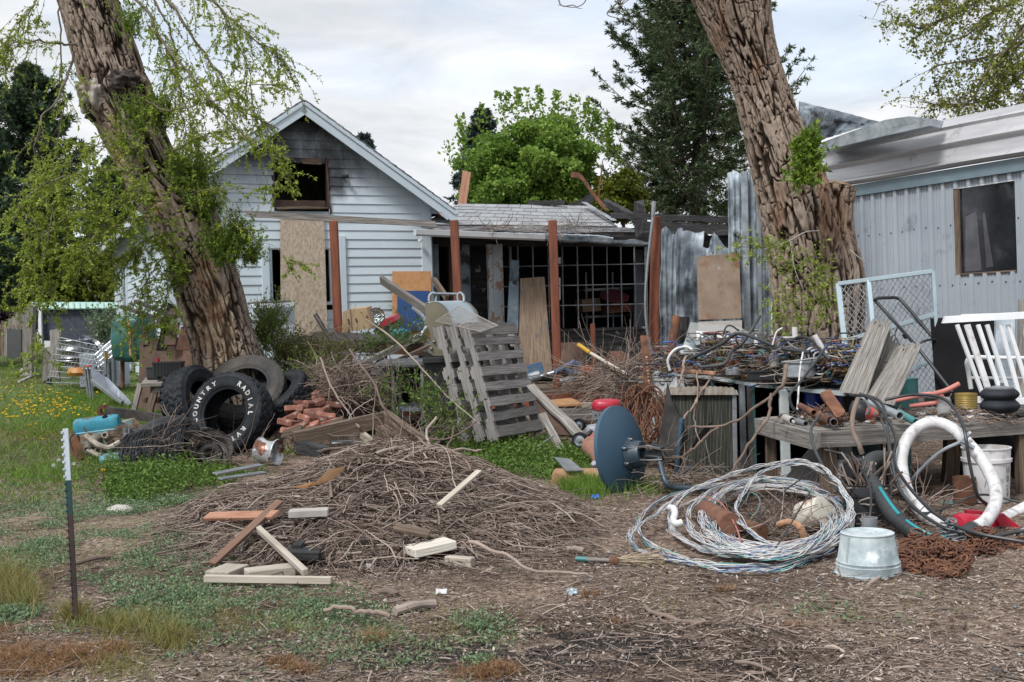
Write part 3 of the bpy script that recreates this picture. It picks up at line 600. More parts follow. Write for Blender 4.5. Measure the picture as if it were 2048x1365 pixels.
 mb.box(HW(s_r-.04,1.45,(DB+D0)/2),(.06,abs(DB-D0)-.1,2.5),(HA,HN,UP));mb.box(HW(s_r/2,zt2+.12,(DB+D0)/2),(abs(s_r)+.1,abs(DB-D0)-.1,.06),(HA,HN,UP))
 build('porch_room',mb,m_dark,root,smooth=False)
 xs=[1020,1035,1065,1096,1124,1154,1184,1213,1241,1268,1291];ys=[531,571,611]
 mb=MB()
 for i,x in enumerate(xs):bar(x,488,x+3,657,D0-.02,.021 if i not in(0,10)else .05,.022,mb)
 for y in ys:bar(1007,y+3,1293,y-3,D0-.022,.019,.018,mb)
 w=build('lattice_window',mb,mat('scorched_muntin',S((.07,.075,.085),(.22,.24,.26)),sc=6,rough=.6,bump=.3,bstr=.003),root)
 mb=MB()
 for(x0,x1,y0,y1)in((1108,1122,515,528),(1108,1121,556,600)):mb.slab([HPP(x0,y1,D0-.05),HPP(x1,y1,D0-.05),HPP(x1,y0,D0-.05),HPP(x0,y0,D0-.05)],.004)
 build('bright_pane',mb,m_white,w)
 E0,E1=HPP(860,456,.30),HPP(1228,443,.30)
 zE=HP(1040,452,.30)[1]
 sA,sB=HP(842,452,.30)[0],HP(1236,452,.30)[0]
 sC,sD=HP(918,411,-1.5)[0],HP(1176,405,-1.5)[0];zR=HP(1050,411,-1.5)[1]
 mb=MB();NR=6
 def RP(u,v):
  s0=sA+(sB-sA)*u;s1=sC+(sD-sC)*u;w_=.02*math.sin(5*u+2*v)*(1-abs(2*v-1))
  return HW(s0*(1-v)+s1*v,zE+(zR-zE)*v+w_,.30-1.8*v)
 for r_ in range(NR):
  v0,v1=r_/NR,(r_+1)/NR+.02;u=-.01-(r_%2)*.04-random.random()*.02
  while u<1:
   u1=min(1,u+.086);ua=max(0,u)
   if u1>ua+.004:
    l=.012+random.random()*.006;mb.slab([RP(ua+.002,v0)+UP*l,RP(u1-.002,v0)+UP*l,RP(u1-.002,v1)+UP*.003,RP(ua+.002,v1)+UP*.003],.012)
   u+=.086
 mb.m=1;mb.slab([RP(0,0)-UP*.012,RP(1,0)-UP*.012,RP(1,1)-UP*.012,RP(0,1)-UP*.012],.03)
 pr=build('porch_roof',mb,[m_shing,m_shingdk],root,smooth=False)
 mb=MB();mb.beam(HPP(1168,405,-1.2),HPP(1228,441,.33),.09,.012,up=UP,seg=6,warp=.004);build('hip_strip',mb,m_alum,pr)
 mb=MB()
 s2=HP(1302,465,.5)[0];zl=HP(1200,466,.55)[1]
 for q in range(7):
  v0,v1=q/7,(q+1)/7
  for k in range(26):
   u0,u1=k/26,(k+1)/26-.002
   def SP(u,v):
    sl=.02+(s2-.02)*u;su=sA+.12+(HP(1250,445,.3)[0]-sA-.12)*u
    return HW(sl*(1-v)+su*v,zl*(1-v)+(zE+.0)*v+.012*math.sin(9*u+3*v),.62-.34*v)
   j=random.uniform(.0,.012);mb.slab([SP(u0,v0)+UP*j,SP(u1,v0)+UP*j,SP(u1,v1),SP(u0,v1)],.010)
 build('roof_skirt',mb,[m_shingdk],root,smooth=False)
 mb=MB();mb.slab([HW(.0,zl-.09,.60),HW(s2,zl-.07,.60),HW(s2,zl-.0,.60),HW(.0,zl-.0,.60)],.03);build('porch_fascia',mb,m_dkmet,root)
 a=HPP(828,466,.68);b=HPP(1085,476,.74);c=HPP(1300,488,.70);mb=MB()
 prof=[(0,.055),(-.02,.05),(-.02,.0),(0,-.05),(.07,-.055),(.10,-.03),(.105,.0),(.115,.045),(.10,.05),(.095,.0),(.085,-.03),(.0,-.035)]
 def gut(pts,mbx,crush=0):
  vs=[];ls=[];n=len(prof);fs=[]
  for q,p in enumerate(pts):
   k=1-crush*(.5+.5*math.sin(q*1.3))*q/len(pts)
   for(x,y)in prof:vs.append(p+HN*(x*k+(crush*.03*math.sin(q)))+UP*(y*k));ls.append((q*.2,x,y))
  for q in range(len(pts)-1):
   for k in range(n):fs.append((q*n+k,q*n+(k+1)%n,(q+1)*n+(k+1)%n,(q+1)*n+k))
  fs.append(tuple(range(n)));mbx.add(vs,fs,ls)
 gut([a.lerp(b,q/6)for q in range(7)],mb);g=build('gutter',mb,m_white,root)
 mb=MB();gut([b.lerp(c,q/16)+UP*random.uniform(-.008,.008)for q in range(17)],mb,.8);build('scorched_gutter_end',mb,m_scorch,g)
 mb=MB();pts=sp([HPP(1000,468,.66),HPP(1100,470,.66),HPP(1190,473,.68),HPP(1225,478,.7)],24);mb.tube(pts,[.02+.012*math.sin(q*1.7)**2 for q in range(24)],6);build('curled_flashing',mb,m_alum,root)
 return root
HOUSE=house()
def porch_things():
 D=-1.3
 mb=MB();
 for y in(578,632):mb.slab([HPP(1170,y+5,D),HPP(1275,y,D),HPP(1275,y-5,D),HPP(1170,y,D)],.35)
 for x in(1172,1225,1272):a,b=HPP(x,545,D),HPP(x+2,662,D);mb.beam(a,b,.03,.03)
 solo('shelving_rack','grey metal shelving rack standing inside the burnt porch window','shelf',mb,m_grmet)
 mb=MB();mb.slab([HPP(1166,625,-1.0),HPP(1203,622,-1.0),HPP(1200,596,-1.0),HPP(1164,600,-1.0)],.3);solo('storage_box','tan cardboard carton behind the lattice window of the porch','box',mb,mat('sooty_card',S((.10,.07,.045),(.16,.115,.075)),sc=4,rough=.9,bump=.2))
 mb=MB();mb.slab([HPP(1214,628,-1.0),HPP(1272,622,-1.0),HPP(1272,606,-1.0),HPP(1216,608,-1.0)],.25);solo('patterned_bundle','orange patterned bundle on the shelf inside the burnt porch','bundle',mb,m_rust)
 c=HPP(1228,593,-.9);mb=MB();ax=V((.1,-.45,.9));mb.lathe(c,ax,[(0,.02),(.28,.02),(.30,.0),(.28,-.02),(0,-.02)],8,sx=1.0);r=thing('red_sign','red eight-sided board lying on things inside the burnt porch','sign',c)
 build('plate',mb,mat('sooty_red',S((.07,.01,.015),(.13,.02,.03)),sc=4,rough=.8,bump=.1),r,smooth=False)
 mb=MB();s2=text_mb('S',.2,c+ax.normalized()*.025+V((-.03,0,-.06)),V((1,0,0)),V((-.05,.9,.45)).normalized(),.004);build('lettering',s2,m_grmet,r)
 mb=MB();mb.slab([HPP(1268,655,-.9),HPP(1288,655,-.9),HPP(1288,500,-.9),HPP(1270,500,-.9)],.03);solo('wall_panel','pale upright panel at the right end inside the porch','panel',mb,m_greyp)
def text_mb(txt,size,o,xd,yd,bev=0.0,fill='BOTH',ext=0.0):
 cu=bpy.data.curves.new('t','FONT');cu.body=txt;cu.size=size;cu.fill_mode=fill;cu.bevel_depth=bev;cu.extrude=ext;cu.align_x='CENTER';cu.align_y='CENTER';cu.resolution_u=3;cu.bevel_resolution=0
 ob=bpy.data.objects.new('t',cu);COL.objects.link(ob);dg=bpy.context.evaluated_depsgraph_get();dg.update();me=ob.evaluated_get(dg).to_mesh()
 zd=xd.cross(yd);mb=MB();mb.add([o+xd*v.co.x+yd*v.co.y+zd*v.co.z for v in me.vertices],[tuple(p.vertices)for p in me.polygons])
 ob.evaluated_get(dg).to_mesh_clear();bpy.data.objects.remove(ob);bpy.data.curves.remove(cu);return mb
porch_things()
# posts, beam, deck
def post(pt,pb,Y,label,w=.125,zb=None,group='redwood posts of the unfinished porch'):
 a=P(*pt,Y);b=P(*pb,Y)
 if zb is not None:t=(a.z-zb)/(a.z-b.z);b=a+(b-a)*t
 mb=MB();mb.beam(b,a,w,w,up=V((0,-1,0)),seg=1);return solo('wooden_post',label,'post',mb,m_red,group)
post((667,442),(678,700),16.8,'red-brown post in front of the chipboard sheet, leftmost of the row',.12,0)
post((908,441),(916,600),17.6,'red-brown post rising behind the grill lid',.13,0)
post((1105,441),(1116,783),17.3,'red-brown post standing on the deck edge beside the wide plank',.13)
post((1312,434),(1307,735),16.6,'red-brown post beside the grey conduit, rightmost of the row',.135,0)
post((1185,648),(1188,735),18.0,'short thin red-brown post under the lattice window',.075,.3)
mb=MB();mb.beam(P(492,428,16.5),P(871,449,17.4),.05,.09,up=UP,seg=8,warp=.003);solo('cross_rail','long thin grey board running across the gable at post height','board',mb,m_grey)
def deck():
 dF=2.75
 s0,s1=HP(1035,800,dF)[0],HP(1330,800,dF)[0];zt=HP(1200,783,dF)[1]
 r=thing('deck','low wooden deck with red-brown edge board covered in sticks','deck',HW((s0+s1)/2,0,1.3))
 mb=MB();d=-.1
 while d<dF-.05:mb.slab([HW(s0,zt,d),HW(s0,zt,d+.135),HW(s1,zt,d+.135),HW(s1,zt,d)],.035,nsign=-1);d+=.142
 build('deck_boards',mb,m_brownw,r,smooth=False)
 mb=MB();mb.slab([HW(s0,-.05,dF+.04),HW(s1,-.05,dF+.04),HW(s1,zt-.0,dF+.04),HW(s0,zt-.0,dF+.04)],.04);build('edge_board',mb,m_red,r)
 mb=MB();mb.slab([HW(s0,-.05,dF),HW(s0,-.05,0),HW(s0,zt-.04,0),HW(s0,zt-.04,dF)],.04,nsign=1);build('side_board',mb,m_red,r)
 return zt
ZD=deck()
# roof leftovers
mb=MB();mb.beam(P(920,440,21.5),P(934,345,21.5),.16,.06,up=V((0,-1,0)),seg=5,warp=.004);solo('leaning_timber','red-brown timber end sticking up behind the porch roof','timber',mb,m_orangew)
mb=MB();pts=sp(PP([(1142,350,20.8),(1160,353,20.8),(1175,372,20.8),(1192,397,20.8),(1212,418,20.6)]),16);d_=[];
mb.add([p+UP*(.05*k)+V((0,.05*j,0))for p in pts for(k,j)in((-1,-1),(1,-1),(1,1),(-1,1))],[(q*4+k,q*4+(k+1)%4,q*4+4+(k+1)%4,q*4+4+k)for q in range(15)for k in range(4)]+[(0,1,2,3)],rn=.5)
solo('bent_strip','rusty metal strip curling up from the porch roof ridge','strip',mb,m_rust)
mb=MB();mb.beam(P(1196,402,21),P(1205,322,21),.05,.02,seg=6,warp=.008);solo('thin_strip','thin rusty lath standing upright behind the curled strip','lath',mb,m_rust)
mb=MB();ptube([(1306,405,16.4),(1305,440,16.4),(1296,520,16.4),(1291,590,16.4),(1293,650,16.4),(1302,705,16.4)],.022,8,30,mb);r=thing('conduit_pipe','bent grey conduit pipe rising along the rightmost redwood post','pipe',P(1300,700,16.4));build('pipe',mb,m_alum,r)
mb=MB();mb.cyl(P(1306,432,16.4),P(1308,403,16.4),.032,10);build('cap',mb,m_grmet,r)
for k,(a,b,w,lab)in enumerate([((1225,432,19),(1458,440,17),.10,'charred roof beam over the collapsed shed, the longest one'),((1300,452,18),(1470,462,17),.16,'charred beam lying lower behind the sheet metal wall'),((1278,408,19.5),(1281,470,19.5),.2,'charred stump of a post behind the porch roof hip'),((1120,425,22),(1180,398,22),.16,'charred rafter end above the porch ridge'),((1210,405,21.5),(1290,446,20),.12,'charred rafter sloping down behind the porch hip'),((1060,407,21.3),(1130,406,21.3),.10,'charred ridge timber behind the shingles')]):
 mb=MB();mb.beam(P(*a),P(*b),w,w*.9,seg=10,warp=w*.09);solo('charred_beam',lab,'beam',mb,m_char,'charred beams of the burnt roof')
mb=MB();mb.slab([P(1305,700,18.5),P(1470,700,17.0),P(1470,470,17.0),P(1305,475,18.5)],.1);solo('shed_back_wall','black burnt wall behind the scorched sheet metal','wall',mb,m_char)
# scorched sheet metal
def sheet(pts,Y0,Y1,ribs,label,m=m_scorch,amp=.014,crum=.0,top=0.0,name='metal_sheet',group='scorched sheets of corrugated metal'):
 """pts TL,TR,BR,BL px; ribs across"""
 (x0,y0),(x1,y1),(x2,y2),(x3,y3)=pts;TL,TR,BR,BL=P(x0,y0,Y0),P(x1,y1,Y1),P(x2,y2,Y1),P(x3,y3,Y0)
 nu,nv=ribs*6+1,18;vs=[];ls=[];n=(TR-TL).cross(BL-TL).normalized();n=n if n.y<0 else-n;ph=random.random()*9
 for j in range(nv):
  v=j/(nv-1)
  for i in range(nu):
   u=i/(nu-1);k=i%6;rb=(1,1,.0,0,0,.0)[k]if i<nu-1 else 1
   tt=top*(math.sin(u*9+ph)*.5+.5)*(1-v)**3
   p=(TL*(1-u)+TR*u)*(1-v)+(BL*(1-u)+BR*u)*v
   p=p+n*(rb*amp*2+crum*(fbmS(u*3+ph,v*4)-.5))-UP*tt;vs.append(p);ls.append((p.z,u,0))
 fs=[(j*nu+i,j*nu+i+1,(j+1)*nu+i+1,(j+1)*nu+i)for j in range(nv-1)for i in range(nu-1)]
 mb=MB();mb.add(vs,fs,ls);ob=build(name,mb,m,None,smooth=True);md=ob.modifiers.new('thickness','SOLIDIFY');md.thickness=.002;tag(ob,label,'metal sheet',group);return ob
def fbmS(a,b):return float(fbm(np.array(a),np.array(b)))
sheet([(1322,452),(1365,456),(1362,730),(1322,730)],16.2,16.0,4,'dark scorched metal sheet just right of the rightmost redwood post',crum=.10,top=.1)
sheet([(1357,461),(1407,462),(1402,735),(1352,735)],15.6,15.4,3,'pale scorched metal sheet with ragged curled edges left of the plywood',crum=.16,top=.03)
sheet([(1404,466),(1462,464),(1462,730),(1402,730)],15.9,15.6,4,'crumpled scorched metal sheet behind the plywood panel',crum=.22,top=.22)
sheet([(1458,342),(1500,342),(1502,735),(1462,735)],15.0,14.8,4,'tall scorched metal sheet with blackened top left of the tree trunk',crum=.08,top=.04)
sheet([(1497,338),(1545,330),(1545,740),(1504,740)],14.7,14.5,4,'tall metal sheet touching the left side of the right tree trunk',crum=.06,top=.03)
mb=MB();mb.beam(P(1488,344,14.6),P(1497,725,14.6),.08,.03,up=V((0,-1,0)));solo('metal_flashing','smooth pale blue metal corner strip between the tall scorched sheets','flashing',mb,m_galv)
mb=MB();mb.beam(P(1514,344,14.4),P(1522,725,14.4),.04,.03,up=V((0,-1,0)));solo('metal_angle','narrow upright metal angle next to the right tree trunk','metal strip',mb,m_galv)
mb=MB();mb.slab([P(1397,640,14.2),P(1483,637,14.2),P(1478,505,14.4),P(1394,514,14.4)],.02);solo('plywood_sheet','water-stained plywood panel leaning on the scorched metal wall','plywood',mb,m_ply)
mb=MB();mb.slab([P(1397,700,14.15),P(1484,700,14.15),P(1484,641,14.2),P(1397,644,14.2)],.02);solo('speckled_board','grey speckled panel directly below the stained plywood','panel',mb,m_conc)
mb=MB();mb.cyl(P(1336,745,13.6),P(1353,634,13.8),.055,14);solo('rusty_pipe','upright rusty pipe leaning by the scorched metal wall','pipe',mb,m_rust)
mb=MB();mb.cyl(P(1365,735,14),P(1368,634,14),.07,12);solo('burnt_pole','black burnt pole just behind the upright rusty pipe','pole',mb,m_char)
mb=MB();mb.slab([P(1543,720,13.9),P(1560,722,13.6),P(1560,560,13.6),P(1543,556,13.9)],.04);r=thing('old_door','white door standing edge-on beside the right tree trunk','door',P(1551,720,13.8));build('leaf',mb,m_white,r)
for y in(648,668):
 mb=MB();p=P(1551,y,13.68);mb.lathe(p,V((0,-1,0)),[(.0,.07),(.025,.065),(.033,.05),(.025,.03),(.012,.02),(.03,.01),(.03,0)],16);build('knob',mb,m_brass,r)
# TRAILER
def trailer():
 b_=rad(28.3);TD=V((-math.sin(b_),math.cos(b_),0));TN=V((-math.cos(b_),-math.sin(b_),0));o=P(1705,500,13.0);TO=V((o.x,o.y,0))
 def TP(px,py,d=0.0):p=onplane(px,py,TO+TN*d,TN);q=p-TO;return q.dot(TD),p.z
 def TW(t,z,d=0.0):return TO+TD*t+TN*d+UP*z
 ze=(TP(1720,385)[1]+TP(2040,334)[1])/2;t0=TP(2330,400)[0];t1=TP(1562,400)[0]
 r=thing('metal_trailer','long grey metal trailer with ribbed wall and rounded roof behind the right tree','trailer',TW(0,0,-1.2))
 wt=[TP(1908,378),TP(2029,362),TP(2030,543),TP(1912,550)];w0,w1=wt[1][0],wt[0][0];wz1=(wt[0][1]+wt[1][1])/2;wz0=(wt[2][1]+wt[3][1])/2
 sp_=(TP(1708,500)[0]-TP(1892,500)[0])/8;base=TP(1892,500)[0]
 prof=[];k0=int((t0-base)/sp_)-1;k1=int((t1-base)/sp_)+1
 for k in range(k0,k1+1):
  c=base+k*sp_
  prof+=[(c-.028,0),(c-.018,.028),(c+.018,.028),(c+.028,0),(c+sp_*.40,0),(c+sp_*.41,.007),(c+sp_*.47,.007),(c+sp_*.48,0),(c+sp_*.62,0),(c+sp_*.63,.007),(c+sp_*.68,.007),(c+sp_*.69,0)]
 mb=MB()
 def strip(z0,z1,ta,tb):
  pr=[(t,d)for t,d in prof if ta<=t<=tb];pr=[(ta,0)]+pr+[(tb,0)]
  vs=[TW(t,z,d)for t,d in pr for z in(z0,z1)];mb.add(vs,[(2*i,2*i+1,2*i+3,2*i+2)for i in range(len(pr)-1)])
 strip(.35,wz0,t0,t1);strip(wz1,ze,t0,t1);strip(wz0,wz1,t0,w0);strip(wz0,wz1,w1,t1)
 build('ribbed_wall',mb,m_trail,r,smooth=False)
 mb=MB();mb.box(TW((t0+t1)/2,ze+.02,.035),(t1-t0,.03,.13),(TD,TN,UP));build('eave_band',mb,mat('band_blue',S((.16,.22,.26),(.22,.29,.33)),sc=3,rough=.5,bump=.1,metal=.3),r)
 mb=MB();mb.box(TW((t0+t1)/2,.5,-2.4),(t1-t0,.05,1),(TD,TN,UP));mb.box(TW(t1,1.5,-1.3),(.03,2.6,2.3),(TD,TN,UP));mb.box(TW((t0+t1)/2,1.5,-2.6),(t1-t0,.03,2.3),(TD,TN,UP));mb.box(TW((t0+t1)/2,.36,-1.3),(t1-t0,2.6,.05),(TD,TN,UP));build('hull',mb,m_grmet,r)
 pr=[(.045,ze+.09),(.10,ze+.10),(.125,ze+.125),(.10,ze+.15),(.055,ze+.17),(.02,ze+.30),(.05,ze+.33),(.055,ze+.35),(.02,ze+.375),(-.03,ze+.39),(-.12,ze+.52),(-.10,ze+.55),(-.13,ze+.575),(-.20,ze+.58),(-.34,ze+.68)]
 for q in range(9):dd=-.34-.22*(q+1);pr+=[(dd+.06,pr[-1][1]+.012+.02/(q+1)),(dd+.05,pr[-1][1]+.03),(dd+.02,pr[-1][1]+.03),(dd,pr[-1][1]+.016+.02/(q+1))]
 n=14;vs=[];tt=[t0+(t1-t0)*q/n for q in range(n+1)]
 for t in tt:
  for(d,z)in pr:vs.append(TW(t,z+.004*math.sin(t*3+d*5),d))
 m_=len(pr);mb=MB();mb.add(vs,[(q*m_+k,q*m_+k+1,(q+1)*m_+k+1,(q+1)*m_+k)for q in range(n)for k in range(m_-1)])
 build('rounded_roof',mb,m_troof,r,smooth=True)
 cT,cZ=(w0+w1)/2,(wz0+wz1)/2;mb=MB()
 mb.box(TW(cT,cZ,-.02),(w1-w0,.01,wz1-wz0),(TD,TN,UP));w=build('window',mb,m_glass,r)
 mb=MB();mb.box(TW(w1-.03,cZ,.002),(.06,.03,wz1-wz0),(TD,TN,UP));mb.box(TW(cT,wz0-.0,.004),(w1-w0,.03,.02),(TD,TN,UP));build('wooden_jamb',mb,m_brownw,w)
 mb=MB();mb.slab([TW(w1-.10,wz0+.03,-.012),TW(w1-.30,wz0+.03,-.012),TW(w1-.26,wz1-.25,-.012),TW(w1-.12,wz1-.3,-.012)],.002);mb.slab([TW(w1-.36,wz0+.05,-.012),TW(w1-.44,wz0+.06,-.012),TW(w1-.36,wz1-.28,-.012),TW(w1-.33,wz1-.28,-.012)],.002);build('ragged_curtain',mb,mat('dim_curtain',S((.05,.05,.06),(.10,.10,.115)),sc=6,rough=.3,bump=0,coord='pos'),w)
 mb=MB()
 for zz in(TP(1850,458)[1],TP(1980,565)[1]):
  for k in range(k0*2,k1*2):
   t=base+(k+.5)*sp_/1*.5+sp_*.0
   if k%2==0:continue
   if w0<t<w1 and wz0<zz<wz1:continue
   if t0<t<t1:mb.lathe(TW(t-sp_*.2,zz+random.uniform(-.01,.01),.001),TN,[(.009,0),(.007,.006),(0,.007)],7)
 build('screws',mb,m_black,r)
 return TP,TW,TD,TN,ze
TP,TW,TD,TN,TZE=trailer()
ob=sheet([(1597,203),(1768,246),(1700,262),(1612,292)],13.6,12.9,6,'crumpled scorched blue metal sheet standing on the trailer roof',crum=.12,name='metal_sheet')
mb=MB();mb.prism([P(1642,286,13.0),P(1690,268,12.6),P(1770,240,12.0),P(1818,233,11.7),P(1865,238,11.5),P(1860,252,11.5),P(1770,272,12.0),P(1645,302,13.0)],V((.25,.35,.03)));solo('bent_fascia','long bent grey metal fascia lying on the trailer roof','metal fascia',mb,m_galv)
mb=MB();mb.slab([P(1495,316,14.6),P(1512,316,14.6),P(1512,345,14.6),P(1505,345,14.6)],.02);solo('sheet_scrap','small pale metal scrap at the top left of the right tree trunk','metal scrap',mb,m_galv)
mb=MB();mb.slab([HPP(562,672,.16),HPP(655,672,.16),HPP(648,431,.05),HPP(561,436,.05)],.018,nsign=1);solo('chipboard_sheet','tall pale chipboard sheet nailed over the lower gable window','chipboard',mb,m_osb)
mb=MB();mb.slab([HPP(785,675,.25),HPP(862,675,.25),HPP(862,543,.08),HPP(785,543,.08)],.012);solo('tan_fibreboard','tan fibreboard sheet leaning on the gable wall behind the blue panel','board',mb,m_cork)
mb=MB();mb.slab([HPP(795,662,.30),HPP(860,662,.30),HPP(860,582,.16),HPP(795,582,.16)],.012);solo('blue_board','dark blue panel in front of the tan fibreboard','panel',mb,m_blue)
mb=MB();mb.slab([HPP(1036,752,.75),HPP(1105,750,.75),HPP(1089,554,.15),HPP(1041,557,.15)],.03,nu=4,nv=10,warp=.006);solo('wide_plank','wide weathered brown plank leaning against the porch lattice','plank',mb,m_plywide)
mb=MB();mb.slab([HPP(1015,665,.5),HPP(1036,665,.5),HPP(1038,521,.12),HPP(1021,520,.12)],.03,nu=2,nv=8,warp=.004);solo('painted_board','narrow blue peeling board left of the wide brown plank','board',mb,m_peeldk)
# TREES
def bark_trunk(name,rows,Y,m,parent,ns=170,dz=.022,furrow=.034,kx=13,kz=2.3,wounds=(),lumps=(),ext=None,depthk=.95):
 """rows: (centre px, py, half width px) from bottom to top"""
 c=[];r=[]
 for(x,y,w)in rows:c.append(P(x,y,Y));r.append(w*Y/F)
 L_=sum((c[i+1]-c[i]).length for i in range(len(c)-1));n=int(L_/dz)
 C=spline(c,n);R=np.interp(np.linspace(0,len(r)-1,n),np.arange(len(r)),r);R=spline([V((q,0,0))for q in r],n)[:,0]
 T_=unit(np.gradient(C,axis=0));X_=unit(np.cross(np.array([[0,1.0,0]]),T_));Y_=np.cross(T_,X_)
 s=np.concatenate([[0],np.cumsum(np.linalg.norm(np.diff(C,axis=0),axis=1))])[:,None];th=(2*PI*np.arange(ns)/ns)[None]
 Rm=R.mean();cx,cy=np.cos(th)*Rm,np.sin(th)*Rm;seed=random.random()*50
 tw=s*.08
 cx2=np.cos(th+tw)*Rm+0*s;cy2=np.sin(th+tw)*Rm+0*s
 wx=(fbm(cx2*3+seed,cy2*3,s*2.2+0*th,3)-.5)*.35;
 a=fbm(cx2*kx*.62+wx*3,cy2*kx*.62+wx*3,s*kz*.8+seed,2);b=fbm(cx2*kx+31-wx*3,cy2*kx-wx*3,s*kz*1.1+seed,2);e=fbm(cx2*kx*.5+7,cy2*kx*.5,s*kz*4.5,2)
 d=np.minimum(np.abs(a-.5)/.060,np.abs(b-.5)/.055+.12);d=np.minimum(d,np.abs(e-.5)/.024+.12);d=sst(np.clip(d,0,1))**1.1
 fine=fbm(cx2*60,cy2*60,s*14+seed,3)-.5;big=fbm(cx2*2.2+seed,cy2*2.2,s*.9,2)-.5
 wd=np.zeros_like(d);bmp=np.zeros_like(d)
 pos0=C[:,None,:]+(X_[:,None]*np.cos(th)[...,None]+Y_[:,None]*np.sin(th)[...,None])*R[:,None,None]
 for(wxp,wyp,rx,ry,st,dep)in wounds:
  p=np.array(P(wxp,wyp,Y-.3));q=np.sqrt(((pos0[...,0]-p[0])/(rx*Y/F))**2+((pos0[...,2]-p[2])/(ry*Y/F))**2);q=q+(fbm(cx*6,cy*6,s*3+9,3)-.5)*.9
  k=sst(1.25-q)*(pos0[...,1]<C[:,None,1]+.1)*st;wd=np.maximum(wd,k);bmp-=dep*k
 for(lx,ly,rx,ry,amp)in lumps:
  p=np.array(P(lx,ly,Y-.25));q=((pos0[...,0]-p[0])/(rx*Y/F))**2+((pos0[...,2]-p[2])/(ry*Y/F))**2;bmp+=amp*np.exp(-q)*(pos0[...,1]<C[:,None,1]+.2)
 fl=furrow*(1-.1*wd);disp=-fl*(1-d)+fine*.022+big*.09*(Rm/.35)+bmp
 Rr=R[:,None]+disp;Rr[:,:]=np.maximum(Rr,.02)
 pos=C[:,None,:]+(X_[:,None]*np.cos(th)[...,None]+Y_[:,None]*(np.sin(th)*depthk)[...,None])*Rr[...,None]
 idx=np.arange(n*ns).reshape(n,ns);i2=np.roll(idx,-1,1);Q=np.stack([idx[:-1],i2[:-1],i2[1:],idx[1:]],-1).reshape(-1,4)
 cv=np.clip(d*.70+fine*1.1*d+.03+big*.25,0,1)
 ob=npmesh(name,pos.reshape(-1,3),Q,m,parent,rn=wd.ravel(),cv=cv.ravel(),smooth=True);return ob,pos,C,R
def twigs_from(starts,dirs,length,grav,K=7,wig=.25,lrnd=.5):
 """returns (N,K,3) polylines"""
 starts=np.asarray(starts,float);N=len(starts);d=unit(np.asarray(dirs,float));L_=length*(1-lrnd+2*lrnd*rng.random(N))[:,None]
 out_=[starts];p=starts
 for k in range(K-1):
  d=unit(d+rng.normal(size=(N,3))*wig*.35+np.array([0,0,grav]));p=p+d*L_/(K-1);out_.append(p)
 return np.stack(out_,1)
def along(Pn,per,spread=.0):
 """points & directions along polylines"""
 N,K,_=Pn.shape;t=rng.random((N,per))**.8*(K-1.001);i=t.astype(int);f=(t-i)[...,None];r=np.arange(N)[:,None]
 a,b=Pn[r,i],Pn[r,i+1];p=a*(1-f)+b*f+rng.normal(size=(N,per,3))*spread;return p.reshape(-1,3),unit(b-a).reshape(-1,3)
def sprig_leaves(name,Pn,per,ln,wd,m,parent,spread=.004):
 p,d=along(Pn,per,spread);dd=unit(d*.8+rng.normal(size=p.shape)*.75+np.array([0,0,-.15]));return leaves(name,p,dd,ln*(.6+.8*rng.random(len(p))),wd,m,parent)
def pxcurve(l,n):return spline(PP(l),n)
